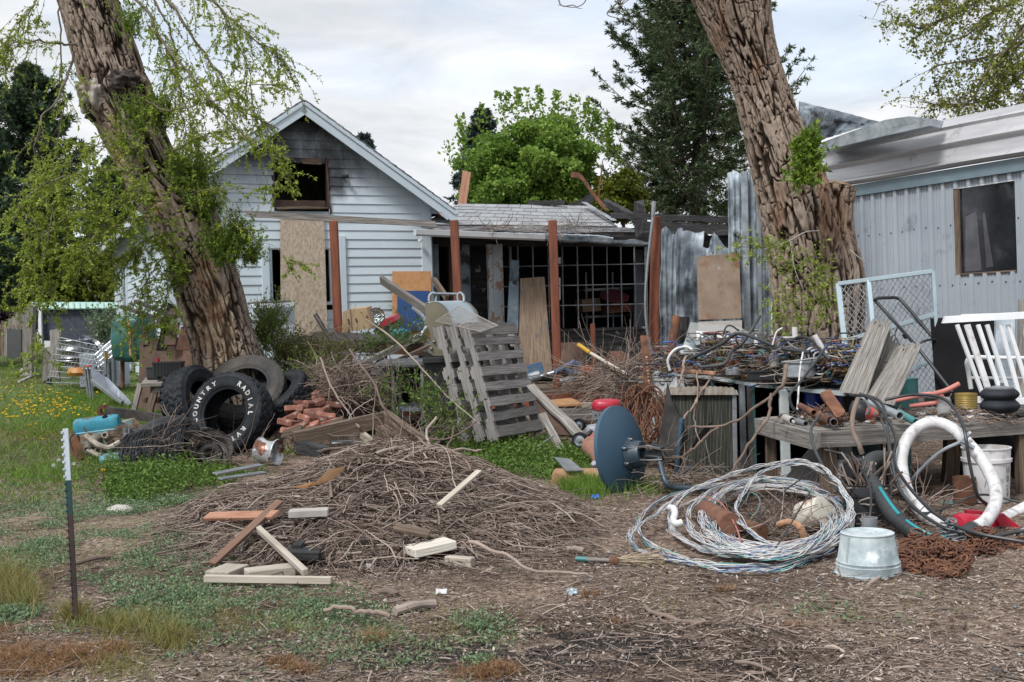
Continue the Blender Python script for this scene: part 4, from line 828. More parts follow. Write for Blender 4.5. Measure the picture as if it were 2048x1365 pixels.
def left_tree():
 r=thing('elm_tree','old leaning tree with furrowed bark, burl and fresh drooping green sprays, left of the house','tree',P(465,860,12.7))
 rows=[(492,905,112),(478,850,98),(463,780,82),(455,720,70),(440,660,66),(412,560,68),(388,480,66),(352,410,64),(308,345,60),(272,270,60),(238,190,64),(205,90,64),(176,0,62),(150,-90,62),(110,-260,58),(60,-460,50),(20,-640,40)]
 tr,pos,C,R=bark_trunk('trunk',rows,12.7,m_bark,r,ns=260,dz=.014,furrow=.046,kx=19,kz=1.7,wounds=[(432,640,38,76,1,.05),(424,610,16,22,1,.07),(410,560,26,60,.8,.02),(440,710,40,40,.6,.0),(232,290,26,70,.8,.03),(310,410,14,30,.8,.02)],lumps=[(240,168,38,26,.07),(460,760,60,40,.04),(405,440,24,26,.05)])
 def burl(nm,px,py,Y,rx,ry,m,amp=.3):
  a=np.linspace(0,PI,34)[:,None];b=np.linspace(0,2*PI,48,endpoint=False)[None];c=np.array(P(px,py,Y));d=np.stack([np.sin(a)*np.cos(b),np.sin(a)*np.sin(b),np.cos(a)+0*b],-1)
  s=random.random()*9;q=1+amp*(fbm(d[...,0]*2.2+s,d[...,1]*2.2,d[...,2]*2.2,4)-.5)*2.2;k=Y/F;pos_=c+d*np.array([rx*k,rx*k,ry*k])*q[...,None]
  idx=np.arange(34*48).reshape(34,48);i2=np.roll(idx,-1,1);Q=np.stack([idx[:-1],idx[1:],i2[1:],i2[:-1]],-1).reshape(-1,4)
  return npmesh(nm,pos_.reshape(-1,3),Q,m,r,rn=np.full(34*48,.0),cv=(.35+.5*fbm(d[...,0]*6,d[...,1]*6,d[...,2]*6)).ravel(),smooth=True)
 m_knob=mat('bare_dead_wood',S((.16,.10,.07),(.38,.33,.28),(.52,.48,.43)),pos=[.3,.45,.62],sc=4,rough=.85,bump=.7,bstr=.02)
 m_can=mat('dark_canker',S((.02,.015,.014),(.07,.055,.05),(.14,.115,.10)),sc=14,rough=.95,bump=1,bstr=.03)
 burl('burl',172,190,12.55,18,32,m_knob,.7);burl('burl',198,194,12.42,20,30,m_knob,.8);burl('canker',240,166,12.46,34,24,m_can,.8);burl('canker',196,222,12.52,24,16,m_can,.8)
 Bg=[([(180,-60,12.6),(280,5,12.3),(330,80,12.1),(395,160,11.9),(450,230,11.8),(520,300,11.7)],.022,46),([(200,-80,12.8),(320,-10,12.6),(380,70,12.5),(430,130,12.5),(470,210,12.5),(555,260,12.5)],.020,46),([(230,-90,13.0),(370,-40,13.0),(460,40,13.0),(530,90,13.0),(590,160,13.0)],.016,46),([(330,-60,12.4),(420,0,12.3),(470,60,12.3),(500,150,12.3),(515,240,12.3)],.013,40),([(290,-40,12.9),(340,60,12.9),(360,170,12.9),(385,270,12.9),(400,330,12.9)],.014,40),([(300,60,12.2),(345,130,12.0),(360,220,12.0),(372,300,12.0)],.010,26),([(150,90,12.3),(95,82,12.1),(40,88,12.0),(-30,100,12.0)],.014,26),([(118,-40,12.5),(60,20,12.4),(20,80,12.3),(-20,160,12.3)],.012,30),([(125,-30,12.9),(120,60,12.8),(122,170,12.8),(116,300,12.8),(112,350,12.8)],.012,14),([(150,110,12.3),(125,180,12.1),(90,240,12.0),(68,300,12.0),(70,370,12.0)],.014,18),([(280,200,12.2),(340,215,11.9),(430,205,11.7),(500,170,11.6),(580,185,11.6)],.009,30),([(330,330,12.2),(370,290,11.8),(450,270,11.6),(530,290,11.5),(590,325,11.5)],.007,18),([(380,390,12.1),(450,378,11.8),(530,375,11.6),(600,345,11.5)],.006,20),([(440,395,12.1),(460,440,11.8),(500,470,11.7),(560,500,11.6),(620,540,11.6)],.005,9),([(300,350,12.1),(240,345,11.7),(150,350,11.5),(70,380,11.4),(30,440,11.4)],.014,70),([(330,400,12.1),(250,395,11.6),(160,420,11.4),(90,470,11.3),(50,560,11.3)],.014,80),([(340,440,12.1),(280,430,11.7),(200,460,11.5),(140,520,11.4),(90,620,11.3)],.012,70),([(300,360,11.9),(240,400,11.4),(190,460,11.2),(150,560,11.1)],.010,60),([(350,470,12.1),(300,470,11.8),(250,510,11.7),(230,570,11.7)],.010,50),([(370,520,12.1),(330,520,11.9),(290,560,11.8),(270,640,11.8),(262,700,11.8)],.008,34),([(370,540,12.1),(340,560,11.9),(325,620,11.9),(325,700,11.9)],.006,26),([(150,350,11.5),(110,420,11.3),(85,540,11.2),(70,660,11.2),(75,770,11.2)],.006,30),([(60,440,11.4),(50,560,11.3),(40,640,11.2)],.005,24),([(290,290,12.1),(230,280,11.8),(170,300,11.7),(120,330,11.6)],.008,34)]
 allT=[];
 for k,(g,r0,nt_)in enumerate(Bg):
  c=pxcurve(g,26);c+=(fbm(np.arange(26)[:,None]*.35+k*7,np.array([[0,5,9]]))-.5)*.12
  ob=tubes('bough',c[None],np.linspace(r0,r0*.3,26)[None],m_twig,r,sides=6,rn=[.3])
  cloud=k>=14;nt_=int(nt_*(1.0 if cloud else 1.15));i=(rng.random(nt_)**.7*24).astype(int);st=c[i];tg=unit(c[i+1]-c[i])
  if cloud:allT.append(twigs_from(st,tg*.5+rng.normal(size=(nt_,3))*.9,.30,-.07,7,wig=.5))
  else:allT.append(twigs_from(st,tg*.8+rng.normal(size=(nt_,3))*.45,(.52 if k<10 else .24),(-.20 if k<10 else-.06),7,wig=.35))
 Tw=np.concatenate(allT);hang=twigs_from(Tw[::2,3],rng.normal(size=(len(Tw[::2]),3))*.8+[0,0,-.45],.22,-.10,7,wig=.4);allw=np.concatenate([Tw,hang])
 tag(tubes('twigs',allw,np.linspace(.0035,.0012,7)[None],m_twig,r,sides=3,smooth=False),kind='stuff')
 tag(sprig_leaves('foliage',allw,34,.036,.42,m_lf,r),kind='stuff')
 SP=[(262,62,24,28,70),(325,235,30,44,150),(270,240,40,34,90),(250,300,22,36,60),(392,368,46,38,260),(415,420,36,26,130),(452,505,60,36,300),(478,480,36,28,140),(360,350,36,22,80),(505,520,24,16,80),(350,560,22,30,90)]
 pts=[];dr=[]
 for(x,y,rx,ry,n)in SP:
  c=np.array(P(x,y,12.25));k=12.25/F;dd=rng.normal(size=(n,3));dd=unit(dd);st=c+rng.normal(size=(n,3))*np.array([rx*.42,rx*.2,ry*.5])*k;pts.append(st);dr.append(dd*.5+np.array([.1,-.4,.55]))
 tw=twigs_from(np.concatenate(pts),np.concatenate(dr),.19,.12,6,wig=.4,lrnd=.7)
 tag(tubes('sprout_twigs',tw,np.linspace(.002,.001,6)[None],m_twig,r,sides=3,smooth=False),kind='stuff')
 tag(sprig_leaves('sprouts',tw,14,.034,.40,m_lfd,r),kind='stuff')
left_tree()
def right_tree():
 r=thing('cut_tree','massive leaning bare trunk with a sawn-off stub, in front of the trailer','tree',P(1640,900,11))
 rows=[(1650,960,118),(1648,860,108),(1642,760,98),(1636,680,90),(1628,600,82),(1618,520,80),(1602,440,78),(1582,370,72),(1562,310,66),(1540,240,58),(1520,170,54),(1500,110,58),(1480,50,68),(1468,0,78),(1455,-60,90),(1445,-130,92),(1435,-300,80),(1430,-500,66),(1430,-660,54)]
 bark_trunk('trunk',rows,11.0,m_bark2,r,ns=260,dz=.014,furrow=.050,kx=16,kz=1.8,wounds=[(1560,420,12,50,.45,.0),(1440,60,14,60,.45,0),(1518,130,12,30,.5,0)],depthk=.9)
 st=[(1676,760,58),(1672,700,56),(1680,620,48),(1682,545,44),(1672,480,36),(1668,420,35),(1670,385,38),(1672,372,38)]
 ob,pos,C,R=bark_trunk('sawn_stub',st,10.85,m_bark2,r,ns=150,dz=.014,furrow=.04,kx=18,kz=2,wounds=[(1672,440,50,90,.45,.0)],depthk=.9)
 top=pos[-1];cen=top.mean(0);n=len(top);vs=[cen+np.array([-.02,0,.045])];
 mid=cen+(top-cen)*.55+np.array([0,0,.03])+rng.normal(size=top.shape)*.006
 vv=np.concatenate([[vs[0]],mid,top+np.array([0,0,.004])]);q=[]
 for k in range(n):a,b=k,(k+1)%n;q.append((1+a,1+b,1+n+b,1+n+a));q.append((0,1+a,1+b,0))
 mb=MB();mb.add([tuple(x)for x in vv],[(x[0],x[3],x[2],x[1])if x[0]else(0,x[1],x[2])for x in q]);build('cut_face',mb,mat('sawn_wood',S((.20,.13,.09),(.36,.27,.20)),sc=9,st=(1,1,1),rough=.9,bump=.6,bstr=.006),r)
 tw=[(1668,600,30),(1660,500,26),(1652,420,20),(1645,370,14),(1637,335,8),(1630,312,3)]
 bark_trunk('torn_wood',tw,10.75,m_bark2,r,ns=60,dz=.02,furrow=.02,kx=25,kz=3,wounds=[(1645,400,60,130,.6,0)])
 for g,rr in(([(1585,390,10.4),(1600,380,10.3),(1622,377,10.3),(1632,383,10.3)],.008),([(1530,500,10.5),(1580,482,10.2),(1610,465,10.1),(1640,462,10.3)],.010),([(1625,395,10.4),(1612,430,10.3),(1606,455,10.3)],.006),([(1580,480,10.2),(1590,540,10.1),(1612,590,10.1)],.005),([(1700,500,10.5),(1725,520,10.4),(1745,522,10.3)],.005)):
  c=pxcurve(g,16);tubes('dead_branchlet',c[None],np.linspace(rr,rr*.4,16)[None],mat('silvery_branch',S((.24,.21,.19),(.36,.33,.30)),sc=9,rough=.9,bump=.3),r,sides=6,rn=[.5])
 SP=[(1612,325,24,36,150,10.3),(1622,285,12,16,30,10.3),(1606,355,20,18,50,10.2)]
 pts=[];dr=[]
 for(x,y,rx,ry,n,Y)in SP:
  c=np.array(P(x,y,Y));k=Y/F;dd=unit(rng.normal(size=(n,3)));pts.append(c+rng.normal(size=(n,3))*np.array([rx*.42,rx*.25,ry*.5])*k);dr.append(dd*.6+np.array([.1,-.4,.35]))
 tw=twigs_from(np.concatenate(pts),np.concatenate(dr),.13,.05,6);tag(sprig_leaves('sprouts',tw,9,.05,.42,m_lfd,r),kind='stuff');tag(tubes('sprout_twigs',tw,np.linspace(.002,.001,6)[None],m_twig,r,sides=3,smooth=False),kind='stuff')
 pts=[];dr=[]
 for(x,y,rx,ry,n,Y)in[(1505,495,40,14,34,10.3),(1560,500,46,26,40,10.2),(1565,560,30,40,24,10.2),(1600,610,50,30,50,10.1),(1640,540,24,50,40,10.15),(1648,600,20,40,40,10.1),(1560,640,16,30,30,10.1)]:
  c=np.array(P(x,y,Y));k=Y/F;st_=c+rng.normal(size=(n,3))*np.array([rx,4,ry])*k*.6;pts.append(st_);dr.append(rng.normal(size=(n,3))+np.array([-.3,-.3,0]))
 tw=twigs_from(np.concatenate(pts),np.concatenate(dr),.16,-.05,6);tag(sprig_leaves('low_sprays',tw,9,.034,.42,m_lf,r),kind='stuff');tag(tubes('low_twigs',tw,np.linspace(.0022,.001,6)[None],m_twig,r,sides=3,smooth=False),kind='stuff')
 g=[[(1420,-520,10.6),(1350,-260,9.8),(1300,-60,9.5),(1230,10,9.5),(1215,30,9.5),(1245,40,9.5),(1270,60,9.5),(1272,85,9.5)],[(1425,-480,10.6),(1350,-200,10),(1290,-40,9.7),(1250,5,9.7),(1225,20,9.7)],[(1425,-450,10.6),(1380,-220,10),(1330,-60,9.8),(1260,-10,9.8),(1235,22,9.8),(1262,18,9.8)],[(1420,-600,10.6),(1250,-320,9.8),(1170,-40,9.6),(1172,0,9.6),(1150,15,9.6),(1115,10,9.6)],[(1420,-620,10.6),(1230,-380,9.8),(1120,-30,9.6),(1150,12,9.6),(1165,18,9.6)],[(1440,-560,10.8),(1640,-400,10.3),(1770,-50,10),(1758,10,10),(1745,40,10)]]
 c=np.stack([pxcurve(q,30)for q in g]);tag(tubes('hanging_twigs',c,np.linspace(.012,.0015,30)[None],m_twig,r,sides=4),kind='stuff')
right_tree()
def conifer(px,base_py,top_py,Y,rad_px,label,m,name='fir_tree',n_wh=34,bottom_py=None,droop=-.12,rise=.25,seedn=1,per=420,lf=.13,thin=1.0,irregular=.25,group=None):
 b=P(px,base_py,Y);b.z=max(0,gzf(b.x,b.y));t=P(px,top_py,Y);H=t.z-b.z;Rm=rad_px*Y/F;zb=P(px,bottom_py or base_py,Y).z
 r=thing(name,label,'tree',b,group);mb=MB();mb.tube([b,b.lerp(t,.5)+V((.05,0,0)),t],[H*.014+.05,H*.009+.03,.015],10);build('trunk',mb,m_dkmet,r)
 Bs=[];
 for w in range(n_wh):
  f=w/(n_wh-1);z=zb+(t.z-zb)*f**.9;rl=Rm*(1-f)**.75*(1-.25*(1-f)**6)+.08
  for k in range(7):
   a=random.random()*2*PI;L_=rl*random.uniform(1-irregular*1.6,1+irregular*.45);K=9;d=V((math.cos(a),math.sin(a),0));p=V((b.x+(t.x-b.x)*f,b.y,z+random.uniform(-.1,.1)))
   pts=[p+d*(L_*q/(K-1))+UP*(droop*L_*math.sin(q/(K-1)*PI*.9)+rise*L_*(q/(K-1))**2.2)for q in range(K)];Bs.append(pts)
 Bs=np.array([[list(p)for p in q]for q in Bs]);tag(tubes('boughs',Bs,np.linspace(.03,.008,9)[None],m_bark2 if False else m_twig,r,sides=4),kind='stuff')
 N=len(Bs);nt_=20;tt=rng.random((N,nt_))**.62*7.9;i=tt.astype(int);f=(tt-i)[...,None];rr=np.arange(N)[:,None];p=Bs[rr,i]*(1-f)+Bs[rr,i+1]*f;dr=unit(Bs[rr,i+1]-Bs[rr,i]);side=unit(np.cross(dr,np.array([0,0,1.0])))*rng.choice([-1,1],(N,nt_,1))
 bl=np.linalg.norm(Bs[:,-1]-Bs[:,0],axis=1)[:,None,None];ln=(bl*.26*(1.1-tt[...,None]/9)+.10)*(0.6+.8*rng.random((N,nt_,1)))
 td=unit(dr*.9+side*.9+rng.normal(size=p.shape)*.15+np.array([0,0,-.12]));K=4;tw=np.stack([p+td*ln*q/3+np.array([0,0,-.10])*ln*(q/3)**2*1.5 for q in range(4)],2).reshape(-1,4,3)
 pp,dd=along(tw,per//20,.012);dirs=unit(dd+rng.normal(size=pp.shape)*.55);tag(leaves('needles',pp,dirs,lf*(.6+.7*rng.random(len(pp))),.30*thin,m,r),kind='stuff')
 return r
conifer(1395,640,-420,32,250,'tall dark fir towering between the maple and the leaning trunk',m_fir,n_wh=52,bottom_py=452,rise=.40,droop=-.16,per=640,lf=.14,irregular=.38,thin=.8)
conifer(965,640,228,38,80,'blue spruce with a brown tip peeking out left of the maple',m_spruce,name='spruce_tree',n_wh=24,bottom_py=480,rise=.2,droop=-.05,per=160,lf=.17)
conifer(728,640,280,44,38,'tiny conifer tip peeking over the gable roof',m_spruce,name='spruce_tree',n_wh=16,bottom_py=480,per=100,lf=.2)
conifer(60,720,140,27,165,'dark bushy pine at the left edge behind the drooping sprays',m_pine,name='pine_tree',n_wh=34,bottom_py=560,rise=.45,droop=-.05,per=360,lf=.13,irregular=.35,thin=.8)
conifer(225,700,330,34,120,'dark conifer between the pine and the house',m_pine,name='pine_tree',n_wh=18,bottom_py=620,rise=.3,per=220,lf=.2)
conifer(-60,700,210,24,150,'dark pine cut by the left edge of the view',m_pine,name='pine_tree',n_wh=18,bottom_py=600,rise=.4,per=260,lf=.17)
def broadleaf(px,py,Y,rx,ry,label,m,name='maple_tree',ncl=60,perc=420,lf=.13,trunk=True,cl=.30,seed=3,base=None,limbs=10,cat='tree',group=None,spires=0):
 c=P(px,py,Y);k=Y/F;RX,RZ=rx*k,ry*k;b=V((c.x,c.y,gzf(c.x,c.y)));r=thing(name,label,cat,b,group);pts=[];dirs=[];shade=[];Ls=[]
 for q in range(ncl):
  d=V(np.random.default_rng(seed*100+q).normal(size=3)).normalized();d.z=d.z*1.0
  f=random.uniform(.45,1.0)if q%4 else random.uniform(.1,.6);cc=c+V((d.x*RX,d.y*RX*.8,d.z*RZ))*f*.86
  cc.z=max(cc.z,b.z+.1)
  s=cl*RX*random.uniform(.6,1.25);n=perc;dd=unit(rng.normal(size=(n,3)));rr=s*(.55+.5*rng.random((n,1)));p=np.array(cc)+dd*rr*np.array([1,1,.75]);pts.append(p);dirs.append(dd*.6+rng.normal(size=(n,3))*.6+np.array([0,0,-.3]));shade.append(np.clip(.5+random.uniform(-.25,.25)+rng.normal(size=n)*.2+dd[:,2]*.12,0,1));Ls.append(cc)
 for q in range(spires):
  a=random.uniform(-1,1);t0=c+V((RX*.95*a,random.uniform(-.3,.3),RZ*.92*math.sqrt(max(0,1-a*a))));n=60;t=rng.random((n,1));p=np.array(t0)+np.array([.12*a,0,.75])*t+rng.normal(size=(n,3))*.13*(1.1-t);pts.append(p);dirs.append(rng.normal(size=(n,3))+np.array([0,0,.3]));shade.append(np.clip(.6+rng.normal(size=n)*.2,0,1))
 pts=np.concatenate(pts);tag(leaves('crown',pts,np.concatenate(dirs),lf*(.6+.7*rng.random(len(pts))),.7,m,r,rn=np.concatenate(shade)),kind='stuff')
 mb=MB();hub=V((c.x,c.y,max(b.z+.3,c.z-RZ*.7)));mb.tube([b,(b+hub)/2+V((.04,0,0)),hub],[RX*.07+.02,RX*.055+.015,RX*.045+.01],10)
 for q in Ls[::max(1,len(Ls)//limbs)]:mb.tube(sp([hub,hub.lerp(q,.5)+V((0,0,RX*.08)),q],8),[RX*.035*(1-i/9)+.006 for i in range(8)],6)
 build('trunk',mb,m_bark2,r);return r
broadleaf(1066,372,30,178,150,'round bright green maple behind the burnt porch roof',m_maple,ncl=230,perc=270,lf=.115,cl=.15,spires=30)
for k,(x,y,s)in enumerate([(1000,205,30),(1100,190,34),(1165,225,34),(920,370,40),(940,330,36),(1215,330,40)]):pass
broadleaf(1245,395,29,60,60,'low yellow-green tree between the maple and the dark fir',m_shrub,name='young_tree',ncl=26,perc=260,lf=.13,cl=.35,seed=9)
broadleaf(25,600,27,70,80,'dark purple-leaved shrub over the board fence at far left',m_purple,name='purple_shrub',ncl=30,perc=220,lf=.12,cl=.35,seed=11,cat='shrub')
broadleaf(150,560,26,90,90,'yellow-green bush behind the dark screened shed at far left',m_shrub,name='background_bush',ncl=40,perc=260,lf=.11,cl=.32,seed=12,cat='bush')
def top_right_tree():
 Y=19.0;r=thing('leafy_tree','tree with thin branches and sparse young leaves above the trailer roof','tree',P(2200,700,Y));b=P(2200,700,Y);b.z=0;WL[r.name]=b;r.location=b
 mb=MB();mb.tube(sp([b,P(2190,400,Y),P(2170,150,Y),P(2180,-150,Y)],20),[.22-.006*q for q in range(20)],12);build('trunk',mb,m_bark2,r);allt=[]
 gs=[[(2180,20,Y),(2110,30,Y),(2030,95,Y),(1960,120,Y),(1870,135,Y),(1850,150,Y)],[(2100,-60,Y),(2040,-5,Y),(1990,20,Y),(1950,60,Y),(1880,80,Y)],[(2070,30,Y),(2000,105,Y),(1960,150,Y),(1925,210,Y),(1880,215,Y)],[(2150,80,Y),(2080,130,Y),(2010,180,Y),(1940,200,Y),(1860,190,Y)],[(2100,-50,Y),(1990,-20,Y),(1900,8,Y),(1850,15,Y)],[(2150,120,Y),(2100,170,Y),(2060,200,Y),(2020,215,Y)],[(2120,-10,Y),(2060,50,Y),(2040,110,Y),(2000,160,Y)],[(1990,-20,Y),(1930,20,Y),(1870,50,Y),(1820,66,Y),(1800,40,Y)]]
 for g in gs:
  c=pxcurve(g,20)+np.array([0,random.uniform(-.6,.6),0]);tubes('bough',c[None],np.linspace(.035,.008,20)[None],m_twig,r,sides=6,rn=[.2]);n=46;i=(rng.random(n)*18).astype(int);allt.append(twigs_from(c[i],unit(c[i+1]-c[i])+rng.normal(size=(n,3))*.7,.75,-.08,8,wig=.5))
 T_=np.concatenate(allt);T2=twigs_from(T_[::2,4],rng.normal(size=(len(T_[::2]),3))+[0,0,-.3],.4,-.1,8);A=np.concatenate([T_,T2])
 tag(tubes('twigs',A,np.linspace(.006,.002,8)[None],m_twig,r,sides=3),kind='stuff');p,d=along(A,20,.035);tag(leaves('foliage',p,unit(rng.normal(size=p.shape)),.06*(.5+rng.random(len(p))),.6,m_tr,r),kind='stuff')
top_right_tree()
# TIRES
def tire(c,ax,R,W,label,m=None,tread='block',text=None,name='tire',group='old tires heaped by the left tree',rim=.50,dust=False):
 c=V(c);ax=V(ax).normalized();ref=V((0,0,1))if abs(ax.z)<.95 else V((1,0,0));sd_=ax.cross(ref).normalized();u=sd_.cross(ax).normalized()
 r=thing(name,label,'tire',c,group);m=m or m_rubber;ri=R*rim
 prof=[(ri+.012,-W*.36),(ri,-W*.33),(ri+.0,-W*.40),(ri+.02,-W*.43),(ri+(R-ri)*.16,-W*.47),(ri+(R-ri)*.18,-W*.455),(ri+(R-ri)*.35,-W*.50),(ri+(R-ri)*.62,-W*.50),(ri+(R-ri)*.66,-W*.515),(ri+(R-ri)*.69,-W*.495),(R*.93,-W*.455),(R*.975,-W*.42)]
 inner=[(R*.93,W*.36),(R*.955,0),(R*.93,-W*.36),(ri+(R-ri)*.5,-W*.46)]
 full=[(q[0],q[1])for q in inner[::-1]]
 mb=MB();n=64
 def ring(mbx,pr,n=n):
  vs=[];ls=[];fs=[]
  for(rr,h)in pr:
   for k in range(n):a=2*PI*k/n;vs.append(c+ax*h+sd_*(math.cos(a)*rr)+u*(math.sin(a)*rr));ls.append((h,math.cos(a)*rr,math.sin(a)*rr))
  for i in range(len(pr)-1):
   for k in range(n):k2=(k+1)%n;fs.append((i*n+k,i*n+k2,(i+1)*n+k2,(i+1)*n+k))
  mbx.add(vs,fs,ls,.5)
 ring(mb,prof);ring(mb,[(q[0],-q[1])for q in prof][::-1]);build('sidewall',mb,m,r)
 mb=MB();ring(mb,[(ri+.012,W*.36),(ri+(R-ri)*.5,W*.44),(R*.92,W*.38),(R*.94,0),(R*.92,-W*.38),(ri+(R-ri)*.5,-W*.44),(ri+.012,-W*.36)]);build('inner_liner',mb,m_black,r)
 nt_,na=26,216 if tread=='block' else 180;t=np.linspace(-1,1,nt_)[:,None];a=(2*PI*np.arange(na)/na)[None];
 base=R*(1-.05*np.abs(t)**4);nb=30
 if tread=='block':
  row=np.floor((t+1)/2*4.999);ph=a/(2*PI)*nb+row*.5+.18*np.sin(t*9);fu=np.abs((ph%1)-.5)*2;fv=np.abs((((t+1)/2*5)%1)-.5)*2
  zig=fv+.35*(fu-.5);g=((fu>.80)|(zig>.92))&(np.abs(t)<.97)
  sh=(np.abs(t)>.8)&(fu>.72)
  g=g|sh
 else:
  ph=a/(2*PI)*44;fu=np.abs(((ph+.6*np.sin(t*7))%1)-.5)*2;g=(np.abs(((t+.12*np.sign(np.sin(ph*PI)))*2.2)%1-.5)>.40)|(fu>.86)
 rr=base-np.where(g,.022 if tread=='block' else .008,0);hh=t*W*.46+0*a
 pos=np.array(c)+np.array(ax)*hh[...,None]+(np.array(sd_)*np.cos(a)[...,None]+np.array(u)*np.sin(a)[...,None])*rr[...,None]
 idx=np.arange(nt_*na).reshape(nt_,na);i2=np.roll(idx,-1,1);Q=np.stack([idx[:-1],i2[:-1],i2[1:],idx[1:]],-1).reshape(-1,4)
 npmesh('tread',pos.reshape(-1,3),Q,m,r,rn=np.full(nt_*na,.5))
 if text:
  for(txt,a0,step,rf,size,side)in text:
   for k,ch in enumerate(txt):
    a=rad(a0+step*k);rad_v=sd_*math.cos(a)+u*math.sin(a);tan_v=(rad_v.cross(ax)if side<0 else rad_v.cross(-ax));o=c+rad_v*(R*rf)+ax*(side*(W*.5+.006));xd=rad_v.cross(ax*side)*-1
    xd=(ax*side).cross(rad_v)*-1
    mb=text_mb(ch,size,o,xd,rad_v,0.0034,'NONE');build('letter',mb,MATS.get('worn_letter')or mat('worn_letter',S((.42,.42,.41),(.62,.62,.60)),sc=9,rough=.8,bump=.1),r,smooth=False)
 return r
Yt=11.7
T1=P(462,830,11.55);K=Yt/F
ax1=V((-.30,-.90,.30))
tire(T1,ax1,.43,.30,'upright black tire with white outlined lettering leaning in front of the heap',text=[('COUNTRY',-18,13.5,.735,.068,1),('RADIAL',118,13,.735,.068,1),('RVT',214,13,.735,.068,1),('WILD',284,13,.735,.068,1)][:4],rim=.56)
tire(P(493,785,12.15),V((-.05,-.72,.62)),.44,.27,'big dusty tire lying tilted on top behind the lettered tire',m=m_rubdust,rim=.56)
tire(P(388,808,11.95),V((.86,-.30,.22)),.40,.30,'tire standing at the left end showing its chunky tread',rim=.55)
tire(P(560,800,12.1),V((-.45,-.45,.77)),.38,.27,'tire tilted down at the right end beside the bricks',rim=.55,text=[('MUD',150,13,.74,.05,1)][:0])
tire(P(475,868,12.2),V((.1,-.5,.85)),.38,.25,'tire lying flat behind and seen through the hole of the lettered tire',rim=.5)
def wheel(c,ax,R,W,label,m,name='steel_wheel',group='loose steel wheels',holes=8):
 c=V(c);ax=V(ax).normalized();r=thing(name,label,'wheel',c,group)
 mb=MB();mb.lathe(c,ax,[(R,W*.5),(R*.985,W*.5+.008),(R*.95,W*.47),(R*.93,W*.40),(R*.86,W*.34),(R*.80,W*.20),(R*.78,0),(R*.80,-W*.2),(R*.90,-W*.36),(R*.95,-W*.45),(R*.985,-W*.5-.008),(R,-W*.5),(R*1.0-.012,-W*.48),(R*.90,-W*.38),(R*.77,-W*.2),(R*.76,0),(R*.77,W*.2),(R*.86,W*.36),(R*.97,W*.46),(R,W*.5)],44);build('rim',mb,m,r)
 mb=MB();mb.lathe(c,ax,[(R*.77,.0),(R*.62,-.02),(R*.50,.012),(R*.30,.02),(R*.22,.0),(R*.20,.02)],44);build('disc',mb,m,r)
 _,s_,u_=frame(ax);mb=MB()
 for k in range(holes):a=2*PI*k/holes;p=c+(s_*math.cos(a)+u_*math.sin(a))*R*.56+ax*.002;mb.lathe(p,ax,[(0,.006),(R*.075,.006),(R*.085,.0)],12)
 mb.lathe(c,ax,[(0,.012),(R*.2,.012),(R*.2,0)],20)
 tag(build('hand_holes',mb,m_blkflat,r),kind='stuff');return r
wheel(P(420,908,10.6),V((.25,-.72,.62)),.21,.20,'dark rusty steel wheel lying tilted in the weeds below the tires',m_dkmet)
wheel(P(536,906,10.6),V((.93,-.25,-.12)),.14,.17,'chipped chrome wheel standing on edge beside the lettered tire',m_rchrome)
